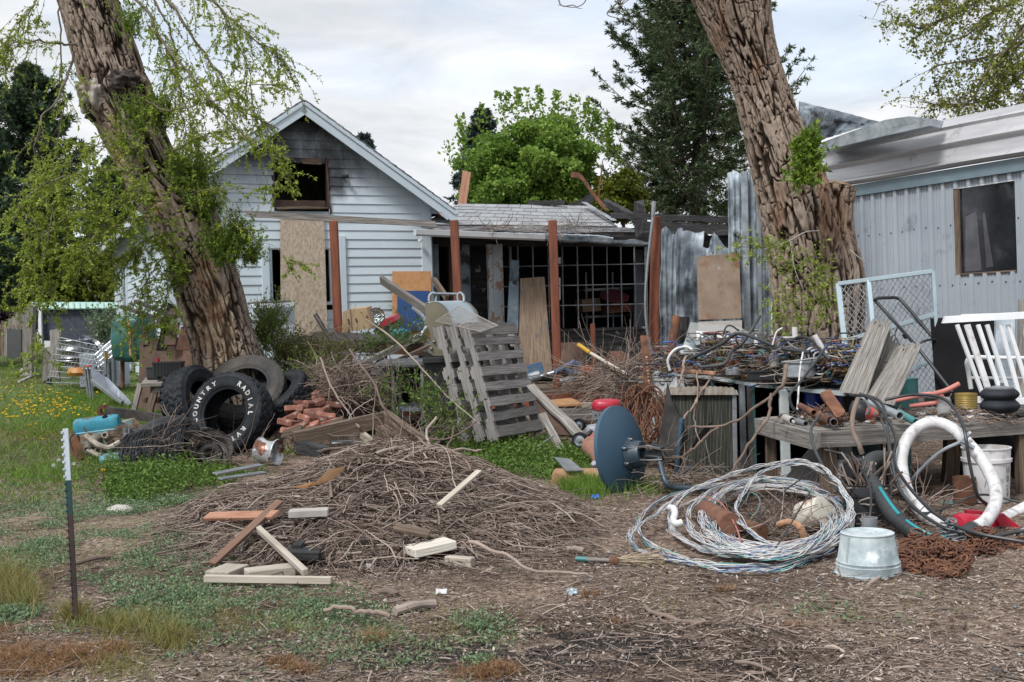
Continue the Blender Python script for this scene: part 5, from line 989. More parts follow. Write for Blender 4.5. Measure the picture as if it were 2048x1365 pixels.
# engine
def engine():
 r=thing('engine_block','rusty engine block with turquoise valve covers in the grass behind the fence post','engine',P(205,935,10.9));Y=10.9
 def cover(a,b,w,h,up):
  a,b=V(a),V(b);d,s_,u=frame(b-a,up);n=14;pr=[(-1,-.5),(-1.08,-.5),(-1.08,-.35),(-.96,-.3),(-.80,.25),(-.45,.5),(.45,.5),(.80,.25),(.96,-.3),(1.08,-.35),(1.08,-.5),(1,-.5)]
  mb=MB();vs=[];fs=[];L_=(b-a).length;m_=len(pr);K_=[0,.03,.10,.5,.9,.97,1]
  sc_=[.82,.95,1,1,1,.95,.82]
  for q,t in enumerate(K_):
   for(x,y)in pr:vs.append(a+d*(L_*t)+s_*(x*w/2*sc_[q])+u*(y*h*(sc_[q]if y>0 else 1)))
  for q in range(len(K_)-1):
   for k in range(m_):fs.append((q*m_+k,q*m_+(k+1)%m_,(q+1)*m_+(k+1)%m_,(q+1)*m_+k))
  fs.append(tuple(range(m_))[::-1]);fs.append(tuple(range((len(K_)-1)*m_,len(K_)*m_)));mb.add(vs,fs);o=build('valve_cover',mb,m_engblue,r)
  c=a.lerp(b,.72)+u*h*.5;mb=MB();mb.lathe(c,u,[(.0,.004),(.02,.004),(.024,.008),(.028,0)],14);build('filler_hole',mb,m_blkflat,o);return o
 cover(P(150,853,Y),P(238,842,Y),.15,.075*1.6,V((-.15,-.45,.9)));cover(P(200,921,Y-.2),P(262,915,Y-.15),.14,.10,V((.1,-.8,.6)))
 mb=MB();d=(P(238,870,Y)-P(160,885,Y)).normalized()
 mb.prism([P(158,868,Y-.05),P(236,852,Y-.05),P(262,880,Y-.05),P(255,915,Y-.05),P(190,930,Y-.05),P(165,905,Y-.05)],V((.05,.32,.05)));mb.m=1
 mb.prism([P(143,862,Y),P(160,866,Y),P(176,912,Y),P(150,925,Y),P(140,900,Y)],V((.02,.3,.02)));build('block',mb,[mat('engine_grime',S((.05,.035,.025),(.20,.14,.09),(.12,.28,.30)),pos=[.35,.5,.62],sc=7,rough=.85,bump=1,bstr=.02),m_rust],r)
 mb=MB();mm=MATS['engine_grime']
 for(x,y,rx)in((190,880,.05),(212,872,.04),(226,895,.045),(200,903,.05),(178,896,.04),(236,905,.035)):
  p=P(x,y,Y-.08);mb.lathe(p,V((random.uniform(-.4,.4),-1,random.uniform(-.3,.3))),[(rx,-.05),(rx,.03),(rx*.8,.05),(rx*.5,.05),(rx*.45,.01),(0,.01)],10)
 mb.tube(sp([P(172,872,Y-.1),P(196,890,Y-.17),P(218,896,Y-.16),P(240,884,Y-.12)],10),.028,8);mb.tube(sp([P(176,900,Y-.1),P(200,912,Y-.15),P(228,912,Y-.14)],8),.025,8)
 build('manifold',mb,mat('oily_aluminium',S((.10,.08,.06),(.32,.29,.25)),sc=9,rough=.6,bump=.8,metal=.3,bstr=.01),r)
 mb=MB();c=P(257,872,Y-.1);mb.cyl(c+V((0,0,-.06)),c+V((0,0,.03)),.055,16,.05)
 for k in range(6):a=k*PI/3;mb.cyl(c+V((math.cos(a)*.035,math.sin(a)*.035,.03)),c+V((math.cos(a)*.04,math.sin(a)*.04,.075)),.010,8)
 mb.cyl(c+V((0,0,.03)),c+V((0,0,.08)),.012,8);build('distributor',mb,m_grmet,r)
 for g in([(238,850),(262,858),(280,880),(268,900)],[(250,858),(290,870),(300,900)],[(150,865),(140,880),(148,905)]):mb=MB();ptube([(x,y,Y-.12)for x,y in g],.006,6,14,mb);build('cable',mb,m_black,r)
engine()
mb=MB();mb.beam(P(212,822,12.2),P(352,842,11.9),.05,.10,up=UP);r=thing('steel_bar','long dark steel hitch bar with a rusty drilled end, left of the tires','steel bar',P(280,840,12));build('bar',mb,m_dkmet,r)
mb=MB();c=P(208,822,12.2);mb.lathe(c,V((0,1,.1)),[(.03,-.03),(.068,-.03),(.068,.03),(.03,.03),(.03,-.03)],20);build('drilled_end',mb,m_rust,r)
def netting():
 ang=rng.random(1100)*2*PI;c0=G(300,965);N=1300
 th=rng.random(N)*2*PI;K=9;t=np.linspace(0,1,K)[None]
 u=rng.random((N,1))*2-1;off=rng.random((N,1))*.10
 a=P(235,1000,9.9);b=P(385,880,10.6);d=np.array(b-a);s0=rng.random((N,1));sl=(rng.random((N,1))-.5)*.5
 px_=250+118*np.clip(s0+sl*(t-.5),0,1);ph=PI*(.04+.92*np.clip(rng.random((N,1))+(t-.5)*(rng.random((N,1))-.5)*1.6,0,1))
 rr=.19+.10*np.clip((px_-235)/150,0,1)+rng.normal(size=(N,1))*.012
 cy=10.25+.3*np.clip((px_-235)/150,0,1);cx=(px_-HX)/F*cy;g=gz(cx,cy)
 X=cx+rng.normal(size=(N,1))*.02;Y=cy-np.cos(ph)*rr*1.2;Z=g+np.sin(ph)*rr*1.55-.02
 o=tubes('wire_netting',np.stack([X,Y+0*t,Z],-1),.0032,m_black,None,sides=3);
 return tag(o,'heap of rolled black wire netting in the weeds below the tires','netting')
netting()
mb=MB();pts=[P(256,985,10.4),P(275,925,10.5),P(310,885,10.6),P(365,868,10.7),P(375,890,10.8)]
mb.tube(sp(pts,20),[.10+.10*math.sin(q/19*PI)for q in range(20)],12);solo('rubber_liner','black crumpled rubber liner inside the netting heap','liner',mb,m_black)
# bench, battery, boards, tarp
def left_bench():
 Y=14.2;r=thing('garden_bench','small weathered wooden step bench carrying a battery, beside the left trunk','bench',P(320,815,Y))
 mb=MB();mb.slab([P(281,768,Y-.15),P(372,764,Y-.25),P(380,753,Y+.25),P(292,755,Y+.3)],.04,nsign=1);build('seat',mb,m_grey,r)
 mb=MB();mb.slab([P(300,785,Y-.1),P(375,785,Y-.2),P(375,767,Y-.15),P(300,767,Y-.05)],.03);build('apron',mb,m_grey,r)
 mb=MB();mb.slab([P(285,808,Y+.05),P(352,806,Y-.05),P(352,792,Y-.05),P(285,796,Y+.05)],.03);build('stretcher',mb,m_brownw,r)
 for a,b,w in(((281,768),(268,822),.06),((313,768),(298,826),.09),((352,768),(372,822),.06)):mb=MB();mb.beam(P(*a,Y-.05),P(*b,Y-.15),w,.05,up=V((0,-1,0)));build('leg',mb,m_brownw if w>.08 else m_grey,r)
left_bench()
def battery(px,py,Y,label):
 c=P(px,py,Y);r=thing('car_battery',label,'battery',c);R=Matrix.Rotation(.1,3,'Z');ax=(R@V((1,0,0)),R@V((0,1,0)),UP)
 mb=MB();mb.box(c+UP*.09,(.36,.18,.17),ax);mb.box(c+UP*.175,(.37,.19,.03),ax)
 for k in range(9):mb.box(c+ax[0]*(-.16+.04*k)-ax[1]*.092+UP*.085,(.012,.008,.15),ax)
 build('case',mb,m_black,r)
 mb=MB();mb.cyl(c+ax[0]*-.13+UP*.19,c+ax[0]*-.13+UP*.235,.022,12);build('red_cap',mb,m_redp,r)
 mb=MB();mb.cyl(c+ax[0]*.13+UP*.19,c+ax[0]*.13+UP*.21,.015,12);build('terminal',mb,m_grmet,r)
battery(338,754,14.2,'black car battery with a red terminal cap on the wooden bench')
mb=MB();c=P(309,757,14.35);mb.box(c+UP*.06,(.16,.15,.14));mb.box(c+UP*.135,(.17,.16,.02));solo('small_battery','smaller black battery at the left end of the wooden bench','battery',mb,m_black)
def bd(name,label,cat,cs,th,m,**kw):
 mb=MB();mb.slab([P(*c)for c in cs],th,**kw);return solo(name,label,cat,mb,m)
bd('stained_plywood','dark stained plywood sheet standing behind the wooden bench','plywood',[(276,822,14.8),(345,822,14.6),(350,676,15.0),(280,678,15.2)],.02,m_dkply)
bd('brown_plywood','rusty brown plywood sheet half hidden by the left trunk','plywood',[(350,770,14.5),(400,770,14.3),(400,690,14.5),(347,672,14.8)],.02,mat('brown_sheet',S((.10,.055,.035),(.17,.10,.065)),sc=3,rough=.8,bump=.3,bstr=.004))
bd('black_board','narrow black board leaning left of the leaning trunk','board',[(312,700,14.6),(332,700,14.6),(352,612,14.9),(336,605,14.9)],.03,m_blkflat)
bd('dark_plank','dark brown plank leaning next to the black board','plank',[(327,690,14.5),(350,690,14.5),(364,618,14.8),(340,618,14.8)],.03,m_dkply)
bd('rust_plate','rusty brown plate edge beside the foot of the leaning trunk','metal plate',[(352,700,14.2),(384,700,14.2),(372,650,14.4),(362,655,14.4)],.01,m_rust)
bd('split_post','short dark post with a rough top behind the green tarp','post',[(283,690,15.1),(297,690,15.1),(293,655,15.1),(283,655,15.1)],.1,m_brownw)
for k,(a,b,lab)in enumerate([((243,614,15.0),(340,645,14.4),'upper black steel channel resting across the green tarp'),((270,603,15.2),(352,634,14.6),'black square steel tube lying above the tarp bundle'),((300,650,14.6),(372,640,14.3),'pale thin rail poking out by the leaning trunk')]):
 mb=MB();mb.beam(P(*a),P(*b),.05,.05);solo('steel_channel',lab,'steel bar',mb,m_dkmet if k<2 else m_grmet)
def tarp():
 Y=15.4;r=thing('tarp_bundle','square bundle wrapped in dark green tarpaulin with a strap, against the side wall','bundle',P(268,716,Y));c=P(268,678,Y);
 a=np.linspace(-1,1,30);X,Zz=np.meshgrid(a,a);
 faces=[]
 n=26;th=np.linspace(0,PI,n)[:,None];ph=np.linspace(0,2*PI,44,endpoint=False)[None];d=np.stack([np.sin(th)*np.cos(ph),np.sin(th)*np.sin(ph),np.cos(th)+0*ph],-1);m_=np.max(np.abs(d),axis=-1,keepdims=True);cube=d/m_;q=d*.35+cube*.65
 q=q*(1+.07*(fbm(d[...,0]*4,d[...,1]*4,d[...,2]*2)-.5)[...,None]*2);k=Y/F;pos=np.array(c)+q*np.array([40*k,.24,46*k])
 idx=np.arange(n*44).reshape(n,44);i2=np.roll(idx,-1,1);Q=np.stack([idx[:-1],idx[1:],i2[1:],i2[:-1]],-1).reshape(-1,4);npmesh('tarp',pos.reshape(-1,3),Q,m_tarp,r,rn=np.full(n*44,.5),smooth=True)
 mb=MB();mb.beam(P(257,642,Y-.30),P(261,712,Y-.30),.03,.006,up=V((0,-1,0)));build('strap',mb,m_cork,r)
 for x in(245,290):mb=MB();mb.cyl(P(x,714,Y),P(x,775,Y),.03,8);build('leg',mb,m_rust,r)
tarp()
for(x0,y0,x1,y1,Y,lab,m)in((177,733,184,800,16.5,'grey steel fence post with a red and white top by the bent awning',m_grmet),(171,731,178,790,16.7,'second grey steel fence post just left of the red-topped one',m_grmet),(212,702,214,750,17,'thin grey post with a yellow sleeve in front of the ribbed panel',m_grmet)):
 mb=MB();a,b=P(x0,y0,Y),P(x1,y1,Y);mb.beam(b,a,.055,.04,up=V((0,-1,0)));mb.beam(b,a+V((0,-.03,0)),.012,.05,up=V((0,-1,0)));r=thing('steel_fence_post',lab,'fence post',b,'steel fence posts by the wheels');build('stake',mb,m,r)
 if 'thin' in lab:mb=MB();mb.cyl(a-UP*.02,a+UP*-.12,.03,10);build('yellow_sleeve',mb,m_yellow,r)
 elif 'red and' in lab:mb=MB();mb.box(a+UP*.0,(.07,.06,.03));build('red_band',mb,m_redf,r);mb=MB();mb.box(a-UP*.03,(.068,.058,.02));build('white_band',mb,m_white,r)
def awning():
 Y=15.5;r=thing('bent_awning','bent pale ribbed aluminium awning collapsed in the grass beside the steel posts','awning',P(225,800,Y));mb=MB()
 A,B,C_,D=P(181,735,16.2),P(228,752,15.6),P(262,808,15.0),P(186,748,15.6)
 nu,nv=30,8;vs=[]
 for j in range(nv+1):
  for i in range(nu+1):
   u,v=i/nu,j/nv;top=A.lerp(P(230,768,15.6),min(1,u*1.1))if u<.6 else P(216,757,15.8).lerp(P(264,806,14.9),(u-.6)/.4);bot=P(185,762,15.8).lerp(P(252,815,15.1),u)
   p=top.lerp(bot,v);vs.append(p+V((0,-.02*(i%2),.015*(i%2))))
 mb.add(vs,[(j*(nu+1)+i,j*(nu+1)+i+1,(j+1)*(nu+1)+i+1,(j+1)*(nu+1)+i)for j in range(nv)for i in range(nu)]);build('ribbed_sheet',mb,m_greyp,r)
 mb=MB();mb.beam(P(184,762,15.7),P(245,806,15.0),.05,.05);build('frame_rail',mb,m_alum,r)
awning()
for k,(x,y,t,lab)in enumerate([(150,692,(0,0,1),'top chrome truck wheel of the stack behind the wire fence'),(148,711,(0.02,0,1),'middle chrome truck wheel of the stack behind the wire fence'),(150,728,(0,0.02,1),'bottom dark truck wheel of the stack behind the wire fence'),(177,692,(.55,-.2,.8),'chrome wheel tilted on the right side of the wheel stack')]):
 wheel(P(x,y,18.4),V(t),.27 if k<3 else .19,.17 if k<3 else .14,lab,m_chrome if k!=2 else m_dkmet,name='truck_wheel',group='chrome wheels stacked behind the wire fence',holes=6)
def mesh_fence(pts,nx,nz,label,name,r_=.006,m=None,cat='wire fence',slant=0.0,frame=False):
 TL,TR,BR,BL=PP(pts);mb=MB()
 for i in range(nx+1):u=i/nx;mb.tube([TL.lerp(TR,u),BL.lerp(BR,min(1,max(0,u+slant)))],r_,4)
 for j in range(nz+1):v=j/nz;mb.tube([TL.lerp(BL,v),TR.lerp(BR,v)],r_,4)
 return solo(name,label,cat,mb,m or m_galv)
mesh_fence([(118,675,17.6),(235,700,17),(190,768,17),(92,765,17.8)],16,8,'sagging grey wire stock fence panel in front of the wheel stack','stock_fence')
mesh_fence([(188,712,17.6),(238,668,17.8),(240,700,17.4),(196,735,17.2)],14,3,'pale slatted rack lying tilted left of the tarp bundle','slatted_rack',.010,m_alum,'rack')
mb=MB();mb.box(P(210,740,18.0),(.62,.5,.52));
for k in range(5):mb.box(P(190+9*k,737,17.72),(.035,.04,.44))
solo('ribbed_crate','grey ribbed plastic truck box behind the steel fence posts','crate',mb,m_greyp)
mb=MB();mb.lathe(P(158,752,17.4),UP,[(.0,0),(.16,0),(.19,.05),(.14,.12),(.08,.13),(0,.13)],18);solo('orange_tub','orange plastic lid or tub behind the wire fence','tub',mb,mat('amber_plastic',S((.42,.17,.03),(.55,.25,.05)),sc=4,rough=.5,bump=.1))
for k,(x,y0,y1,w,Y,lab)in enumerate([(113,664,760,.16,18.6,'split grey wooden fence post right of the wire panel'),(97,700,765,.12,18.8,'short rotten wooden fence post with peeling side'),(60,618,745,.15,19.5,'leaning old fence post wrapped in vines')]):
 mb=MB();mb.beam(P(x-3,y1,Y),P(x,y0,Y),w,w*.8,up=V((0,-1,0)),seg=8,warp=.012);solo('old_fence_post',lab,'fence post',mb,m_grey,'old wooden fence posts')
def picket_fence():
 r=thing('board_fence','weathered grey board fence at the far left edge','fence',P(20,705,22));
 for k in range(18):
  x=-60+k*7.2;Y=24-k*.14;mb=MB();top=640-12*math.sin(k*.5)-(k>8)*10;mb.beam(P(x,712,Y),P(x+1,top+random.uniform(-3,3),Y),.062*1.1,.02,up=V((0,-1,0)));build('picket',mb,m_grey if k>9 else m_brownw,r)
 mb=MB();mb.beam(P(-60,660,24.1),P(62,650,21.7),.03,.08);build('rail',mb,m_brownw,r)
picket_fence()
mb=MB();mb.slab([P(14,716,21),P(42,722,20.4),P(42,660,20.4),P(14,658,21)],.02);solo('mesh_screen','short black mesh screen in front of the board fence','screen',mb,m_black)
def screen_shed():
 Y=21;r=thing('screened_shed','low shed with black shade cloth and pale green roof edge behind the wheels','shed',P(150,705,Y))
 mb=MB();mb.slab([P(84,686,Y),P(232,692,Y),P(232,617,Y),P(84,618,Y)],.03);build('shade_cloth',mb,mat('shade_cloth',S((.018,.022,.034),(.05,.058,.08)),sc=18,rough=.8,bump=.6,bstr=.01),r)
 mb=MB();mb.slab([P(62,618,Y-.1),P(234,616,Y-.1),P(234,605,Y+.2),P(60,604,Y+.2)],.02,nsign=1)
 for k in range(14):mb.beam(P(64+12*k,617,Y-.14),P(62+12*k,605,Y+.14),.02,.02)
 build('roof_edge',mb,mat('pale_green_metal',S((.30,.46,.42),(.40,.56,.50)),sc=3,rough=.5,bump=.1),r)
 mb=MB();mb.beam(P(66,712,Y-.1),P(66,606,Y-.1),.10,.08);mb.beam(P(82,690,Y-.1),P(80,618,Y-.1),.06,.06);build('white_frame',mb,m_white,r)
 mb=MB();mb.slab([P(90,706,Y-.2),P(228,708,Y-.2),P(228,688,Y-.2),P(88,682,Y-.2)],.03);build('lower_panel',mb,m_white,r)
screen_shed()
mb=MB();c=G(60,752);mb.box(c+UP*.06,(.30,.16,.16));solo('concrete_block','grey concrete block on the dry grass at far left','concrete block',mb,m_conc)
mb=MB();mb.cyl(G(37,768,.03),G(74,751,.03),.022,8);solo('white_pipe','short white plastic pipe lying on the lawn at far left','pipe',mb,m_pvc)
mb=MB();
for i in range(6):mb.tube(sp([P(300,838,12),P(320,826,11.9),P(345,818,11.8)],4),.01,4)
def white_panel():
 r=thing('white_sheet','white appliance side panel leaning on the gable wall behind the shrub','panel',P(560,670,15.8));mb=MB();mb.slab([P(508,674,15.6),P(591,670,15.6),P(588,604,15.9),P(500,608,15.9)],.03);build('sheet',mb,mat('dull_white_enamel',S((.36,.40,.43),(.42,.46,.49)),sc=2,rough=.7,bump=.03,rnv=.03),r)
 mb=MB();mb.slab([P(495,606,15.5),P(583,602,15.5),P(580,600,15.8),P(496,604,15.8)],.02);build('top_edge',mb,m_grey,r)
 mb=MB();mb.slab([P(540,660,15.57),P(588,658,15.57),P(588,655,15.57),P(540,657,15.57)],.01);build('seam',mb,m_greyp,r)
white_panel()
mb=MB();mb.cyl(P(658,676,16.2),P(631,630,16.4),.035,12);solo('dark_pipe','short dark pipe leaning on the foot of the chipboard sheet','pipe',mb,m_dkmet)
def scrap_table():
 Y=15.6;r=thing('scrap_table','low black metal-topped table along the gable wall piled with oddments','table',P(740,715,Y))
 mb=MB();mb.slab([P(618,676,Y),P(850,690,Y-.2),P(850,672,Y+.9),P(628,664,Y+1)],.05,nu=10,nv=2,warp=.012);build('tabletop',mb,m_dkmet,r)
 mb=MB();mb.slab([P(620,700,Y),P(850,712,Y-.2),P(850,694,Y-.2),P(620,682,Y)],.05,nu=8,nv=1,warp=.01);build('apron',mb,m_rust,r)
 for x in(634,700,770,842):mb=MB();mb.beam(P(x,690,Y+.1),P(x,790,Y+.1),.06,.06);build('leg',mb,m_dkmet,r)
scrap_table()
def cbox():
 r=thing('cardboard_box','tan cardboard box with slotted handholes right of the leftmost red post','box',P(716,666,15.2));mb=MB()
 mb.prism([P(683,666,15.1),P(746,657,15.1),P(732,616,15.1),P(700,619,15.1),P(686,624,15.1)],V((.03,.35,.03)));build('carton',mb,m_card,r)
 for(x,y,h)in((697,644,6),(712,641,4),(734,637,6)):mb=MB();mb.slab([P(x,y+h,15.09),P(x+3,y+h,15.09),P(x+1,y-h,15.09),P(x-2,y-h,15.09)],.003);build('handhole',mb,m_dkply,r)
 mb=MB();mb.slab([P(704,664,15.09),P(705,664,15.09),P(701,619,15.09),P(700,619,15.09)],.003);build('flap_edge',mb,m_brownw,r)
cbox()
def reflector():
 c=P(753,632,15.3);ax=V((.12,-1,.15));r=thing('lamp_reflector','round dented silver reflector behind the red and black toolbox','reflector',c);mb=MB();mb.lathe(c,ax,[(0,-.05),(.03,-.05),(.06,-.035),(.09,-.01),(.105,.0)],32);ob=build('dish',mb,mat('crinkled_foil',S((.25,.30,.34),(.85,.88,.9)),pos=[.4,.6],sc=9,rough=.25,bump=1,metal=.9,bstr=.03),r)
 mb=MB();mb.lathe(c,ax,[(.098,.004),(.108,.006),(.112,0),(.105,-.006)],32);build('rim',mb,m_dkmet,r)
reflector()
def toolbox():
 Y=14.9;r=thing('toolbox','toppled black toolbox with a red lid right of the cardboard box','toolbox',P(775,675,Y));mb=MB();mb.prism([P(752,668,Y),P(768,676,Y),P(800,655,Y),P(793,643,Y),P(757,658,Y)],V((.05,.28,.05)));mb.prism([P(745,664,Y-.02),P(752,668,Y-.02),P(763,655,Y-.02),P(757,650,Y-.02)],V((.02,.2,.02)));build('case',mb,m_black,r)
 mb=MB();mb.prism([P(757,652,Y-.01),P(764,656,Y-.01),P(792,642,Y-.01),P(787,634,Y-.01),P(768,640,Y-.01)],V((.05,.25,.05)));build('lid',mb,m_redp,r)
toolbox()
mb=MB();mb.lathe(P(800,684,14.7),UP,[(.0,0),(.10,.0),(.13,.08),(.12,.14),(.05,.17),(0,.17)],20);solo('turquoise_tub','turquoise plastic tub half hidden by leaves under the toolbox','tub',mb,mat('turquoise_plastic',S((.02,.22,.30),(.03,.30,.38)),sc=4,rough=.5,bump=.1))
mb=MB();mb.beam(P(764,561,14.6),P(858,624,13.6),.05,.10,up=V((0,-.3,1)),seg=6,warp=.003);solo('long_plank','long grey plank sloping down onto the grill lid','plank',mb,m_grey)
mb=MB();mb.beam(P(868,560,14.6),P(894,598,14.2),.05,.07,seg=3,warp=.003);solo('short_board','short brown board end sticking up behind the grill lid handle','board',mb,m_brownw)
mb=MB();mb.tube(sp(PP([(826,616,14.2),(845,632,14.0),(853,650,13.9),(844,668,13.9),(840,672,13.9)]),14),.022,8);solo('white_tube','thin white bent tube left of the grill lid','tube',mb,m_pvc)
for k,(a,b,w,m,lab)in enumerate([((690,745,13.6),(850,668,14.0),.12,m_grey,'long weathered timber rising from the brush toward the grill lid'),((720,752,13.3),(865,690,13.7),.08,m_brownw,'dark brown board below the long weathered timber'),((812,700,14.1),(852,676,14.0),.16,m_brownw,'rusty brown trough leaning at the left foot of the grill lid'),((700,770,13.4),(770,716,13.9),.07,m_char,'black scorched batten in the brush under the leafy branch')]):
 mb=MB();mb.beam(P(*a),P(*b),w,w*.5,seg=6,warp=.006);solo('leaning_timber',lab,'timber',mb,m)
# GRILL LID
def grill():
 Y=12.4;r=thing('barbecue_hood','bronze and silver barbecue lid with a bar handle on top of the scrap','grill lid',P(890,712,Y))
 pts=[(850,606),(866,603),(880,608),(893,622),(903,645),(907,668),(905,712),(868,712),(856,705),(857,696),(862,690),(861,668),(852,645)]
 pl=[P(x,y,Y)for x,y in pts];mb=MB();mb.prism(pl,V((.012,.035,0)));build('side_casting',mb,m_bronze,r)
 ext=P(918,604,Y+.02)-P(862,604,Y);e=V((ext.x,.42,.0));cr_=[P(x,y,Y)for x,y in((852,607),(866,603),(880,608),(893,622),(903,645),(907,668),(905,712))]
 cr_=sp(cr_,20);mb=MB();vs=[];
 e=V((.30,.05,0))
 for q in range(9):
  for p in cr_:vs.append(p+e*(q/8))
 n=len(cr_);mb.add(vs,[(q*n+k,q*n+k+1,(q+1)*n+k+1,(q+1)*n+k)for q in range(8)for k in range(n-1)]);ob=build('hood',mb,m_lid,r);md=ob.modifiers.new('t','SOLIDIFY');md.thickness=.006
 pl=[p+V((.312,.05,0))for p in pl];mb=MB();mb.prism(pl,V((.012,.035,0)));build('side_casting',mb,m_bronze,r)
 mb=MB();mb.slab([P(866,700,Y+.03),P(866,620,Y+.03),P(866,620,Y+.03)+V((.29,.05,0)),P(866,700,Y+.03)+V((.29,.05,0))],.01);build('inner_back',mb,m_black,r)
 hb=MB();a=P(867,588,Y+.06);b=P(920,589,Y+.12);hb.tube([a,b],.016,12);h=build('handle_bar',hb,m_alum,r)
 for x0,x1 in((858,867),(928,920)):
  mb=MB();mb.tube(sp([P(x0,604,Y+.05),P(x0+(1 if x0<900 else-1),592,Y+.07),P(x1,586,Y+.09),P(x1+(5 if x0<900 else-5),592,Y+.09),P(x1+(4 if x0<900 else-4),604,Y+.08)],14),.015,8);build('handle_bracket',mb,m_alum,r)
 for(x,y)in((868,684),(863,698)):p=P(x,y,Y-.01);mb=MB();mb.lathe(p,V((0,-1,0)),[(0,.02),(.014,.015),(.018,0)],14);build('hinge_bolt',mb,m_chrome,r)
grill()
def rack():
 TL,TR,BR,BL=P(917,613,11.6),P(996,652,11.4),P(962,664,11.1),P(872,643,11.1);mb=MB()
 for k in range(15):u=k/14;mb.tube([TL.lerp(TR,u),BL.lerp(BR,u)]if False else[BL.lerp(TL,u),BR.lerp(TR,u)],.0028,5)
 for u in(0,.5,1):mb.tube([BL.lerp(BR,u),TL.lerp(TR,u)],.0045,6)
 mb.tube([BL,BR,TR,TL],.005,6,closed=True);solo('wire_rack','white wire grill rack lying across the tops of the pallets','wire rack',mb,mat('grubby_white_wire',S((.20,.18,.16),(.36,.34,.32)),sc=9,rough=.6,bump=.1))
rack()
# pallets
m_pal=mat('pallet_wood',S((.10,.095,.092),(.22,.21,.205),(.34,.325,.31)),sc=3,st=(1,26,26),rough=.9,bump=.8,bsc=6,bstr=.006,spots=[((.07,.06,.055),5,.62,.72)])
def pallet():
 """local: x across (slats 1.0), y up the pallet (1.22), z thickness .12"""
 r=thing('wooden_pallet','grey slatted pallet leaning in front of the other two, seen face-on','pallet',(0,0,0),'wooden pallets leaning together');rs=random.Random(4);W,H=1.0,1.18
 ys=[.05,.185,.335,.49,.645,.80,.95,1.10];hs_=[.12,.082,.085,.09,.085,.09,.085,.11]
 for z,nm in((.006,'slat'),(.118,'back_slat')):
  for k,y in enumerate(ys):
   if nm=='back_slat' and k not in(0,3,7):continue
   mb=MB();w=hs_[k];t=rs.uniform(-.006,.006);n=7;vs=[];ls=[]
   for i in range(n):
    x=W*i/(n-1)
    for(dy,dz)in((-w/2+rs.uniform(-.004,.004),0),(w/2+rs.uniform(-.004,.004),0),(w/2,.016),(-w/2,.016)):vs.append((x-.0+(rs.uniform(-.006,.006)if i in(0,n-1)else 0),H-y+dy+t*(i/n),(z-.008)+dz));ls.append((x,dy,dz))
   fs=[(i*4+k2,i*4+(k2+1)%4,i*4+4+(k2+1)%4,i*4+4+k2)for i in range(n-1)for k2 in range(4)]+[(3,2,1,0),(n*4-4,n*4-3,n*4-2,n*4-1)];mb.add(vs,fs,ls);build(nm,mb,m_pal,r,smooth=False)
 for x in(.02,.5,.98):
  mb=MB();zs=[.016,.108];out_=[(0,.016),(H,.016),(H,.108)]
  for c in(.86,.32):out_+=[(c+.10,.108),(c+.085,.070),(c-.085,.070),(c-.10,.108)]
  out_+=[(0,.108)];mb.prism([V((x-.019,y,z))for y,z in out_],V((.038,0,0)));
  build('stringer',mb,m_pal,r,smooth=False)
 return r
def place(root,TL,TR,BL):
 TL,TR,BL=V(TL),V(TR),V(BL);yv=(TL-BL).normalized();xv=(TR-TL);xv=(xv-yv*xv.dot(yv)).normalized();zv=xv.cross(yv)
 zz=-zv if zv.y<0 else zv
 if zv.y<0:pass
 M_=Matrix((xv,yv,zz)).transposed().to_4x4();M_.translation=BL;root.matrix_world=M_;return M_
def copy_tree(o,parent=None):
 c=o.copy();COL.objects.link(c);c.parent=parent
 for ch in list(o.children):copy_tree(ch,c)
 return c
p1=pallet()
def setp(root,TL,TR,BL):
 TL,TR,BL=V(TL),V(TR),V(BL);yv=(TL-BL).normalized();xv=TR-TL;xv=(xv-yv*xv.dot(yv)).normalized();zv=xv.cross(yv)
 M_=Matrix((xv,yv,-zv)).transposed()
 if(-zv).y<0:M_=Matrix((xv,yv,zv)).transposed()
 root.matrix_world=Matrix.Translation(BL)@M_.to_4x4()
 if M_.determinant()<0:root.rotation_mode='XYZ'
setp(p1,P(943,664,11.22),P(1034,655,12.12),P(999,880,11.08))
p2=copy_tree(p1);p2['label']='middle pallet, its edge showing between the front and the rear pallet';setp(p2,P(917,667,11.30),P(1010,658,12.2),P(972,880,11.16))
p3=copy_tree(p1);p3['label']='rearmost pallet of the three, leftmost edge with notches';setp(p3,P(889,664,11.38),P(984,656,12.3),P(938,882,11.26))
mb=MB();mb.beam(P(1062,775,11.6),P(1196,905,10.4),.09,.03,up=V((0,-.5,1)),seg=10,warp=.008);solo('splintered_board','long splintered weathered board running down right from the pallets','board',mb,m_grey)
bd('rotten_board','dark rotten panel under the splintered board','panel',[(1096,868,11.0),(1152,872,10.9),(1098,800,11.4),(1068,800,11.5)],.02,m_dkply)
mb=MB();mb.beam(P(1085,832,11.2),P(1122,898,10.7),.07,.03,seg=5,warp=.006);solo('pale_strip','pale weathered batten beside the lower right corner of the front pallet','batten',mb,m_grey)
mb=MB();mb.tube([P(1066,900,10.8),P(1108,872,10.7)],.008,6);solo('metal_rod','thin grey metal rod lying at the pallet foot','rod',mb,m_galv)
for k,(y,x0,x1,lab)in enumerate([(812,1098,1236,'topmost pale plank on the ground before the deck'),(824,1090,1190,'middle pale plank on the ground before the deck'),(836,1120,1215,'nearest pale plank on the ground before the deck')]):
 mb=MB();a,b=P(x0,y,14.2-.35*k),P(x1,y-3,14.4-.35*k);mb.beam(a,b,.16,.06,seg=6,warp=.004);solo('ground_plank',lab,'plank',mb,m_grey if k else m_pale,'planks before the deck')
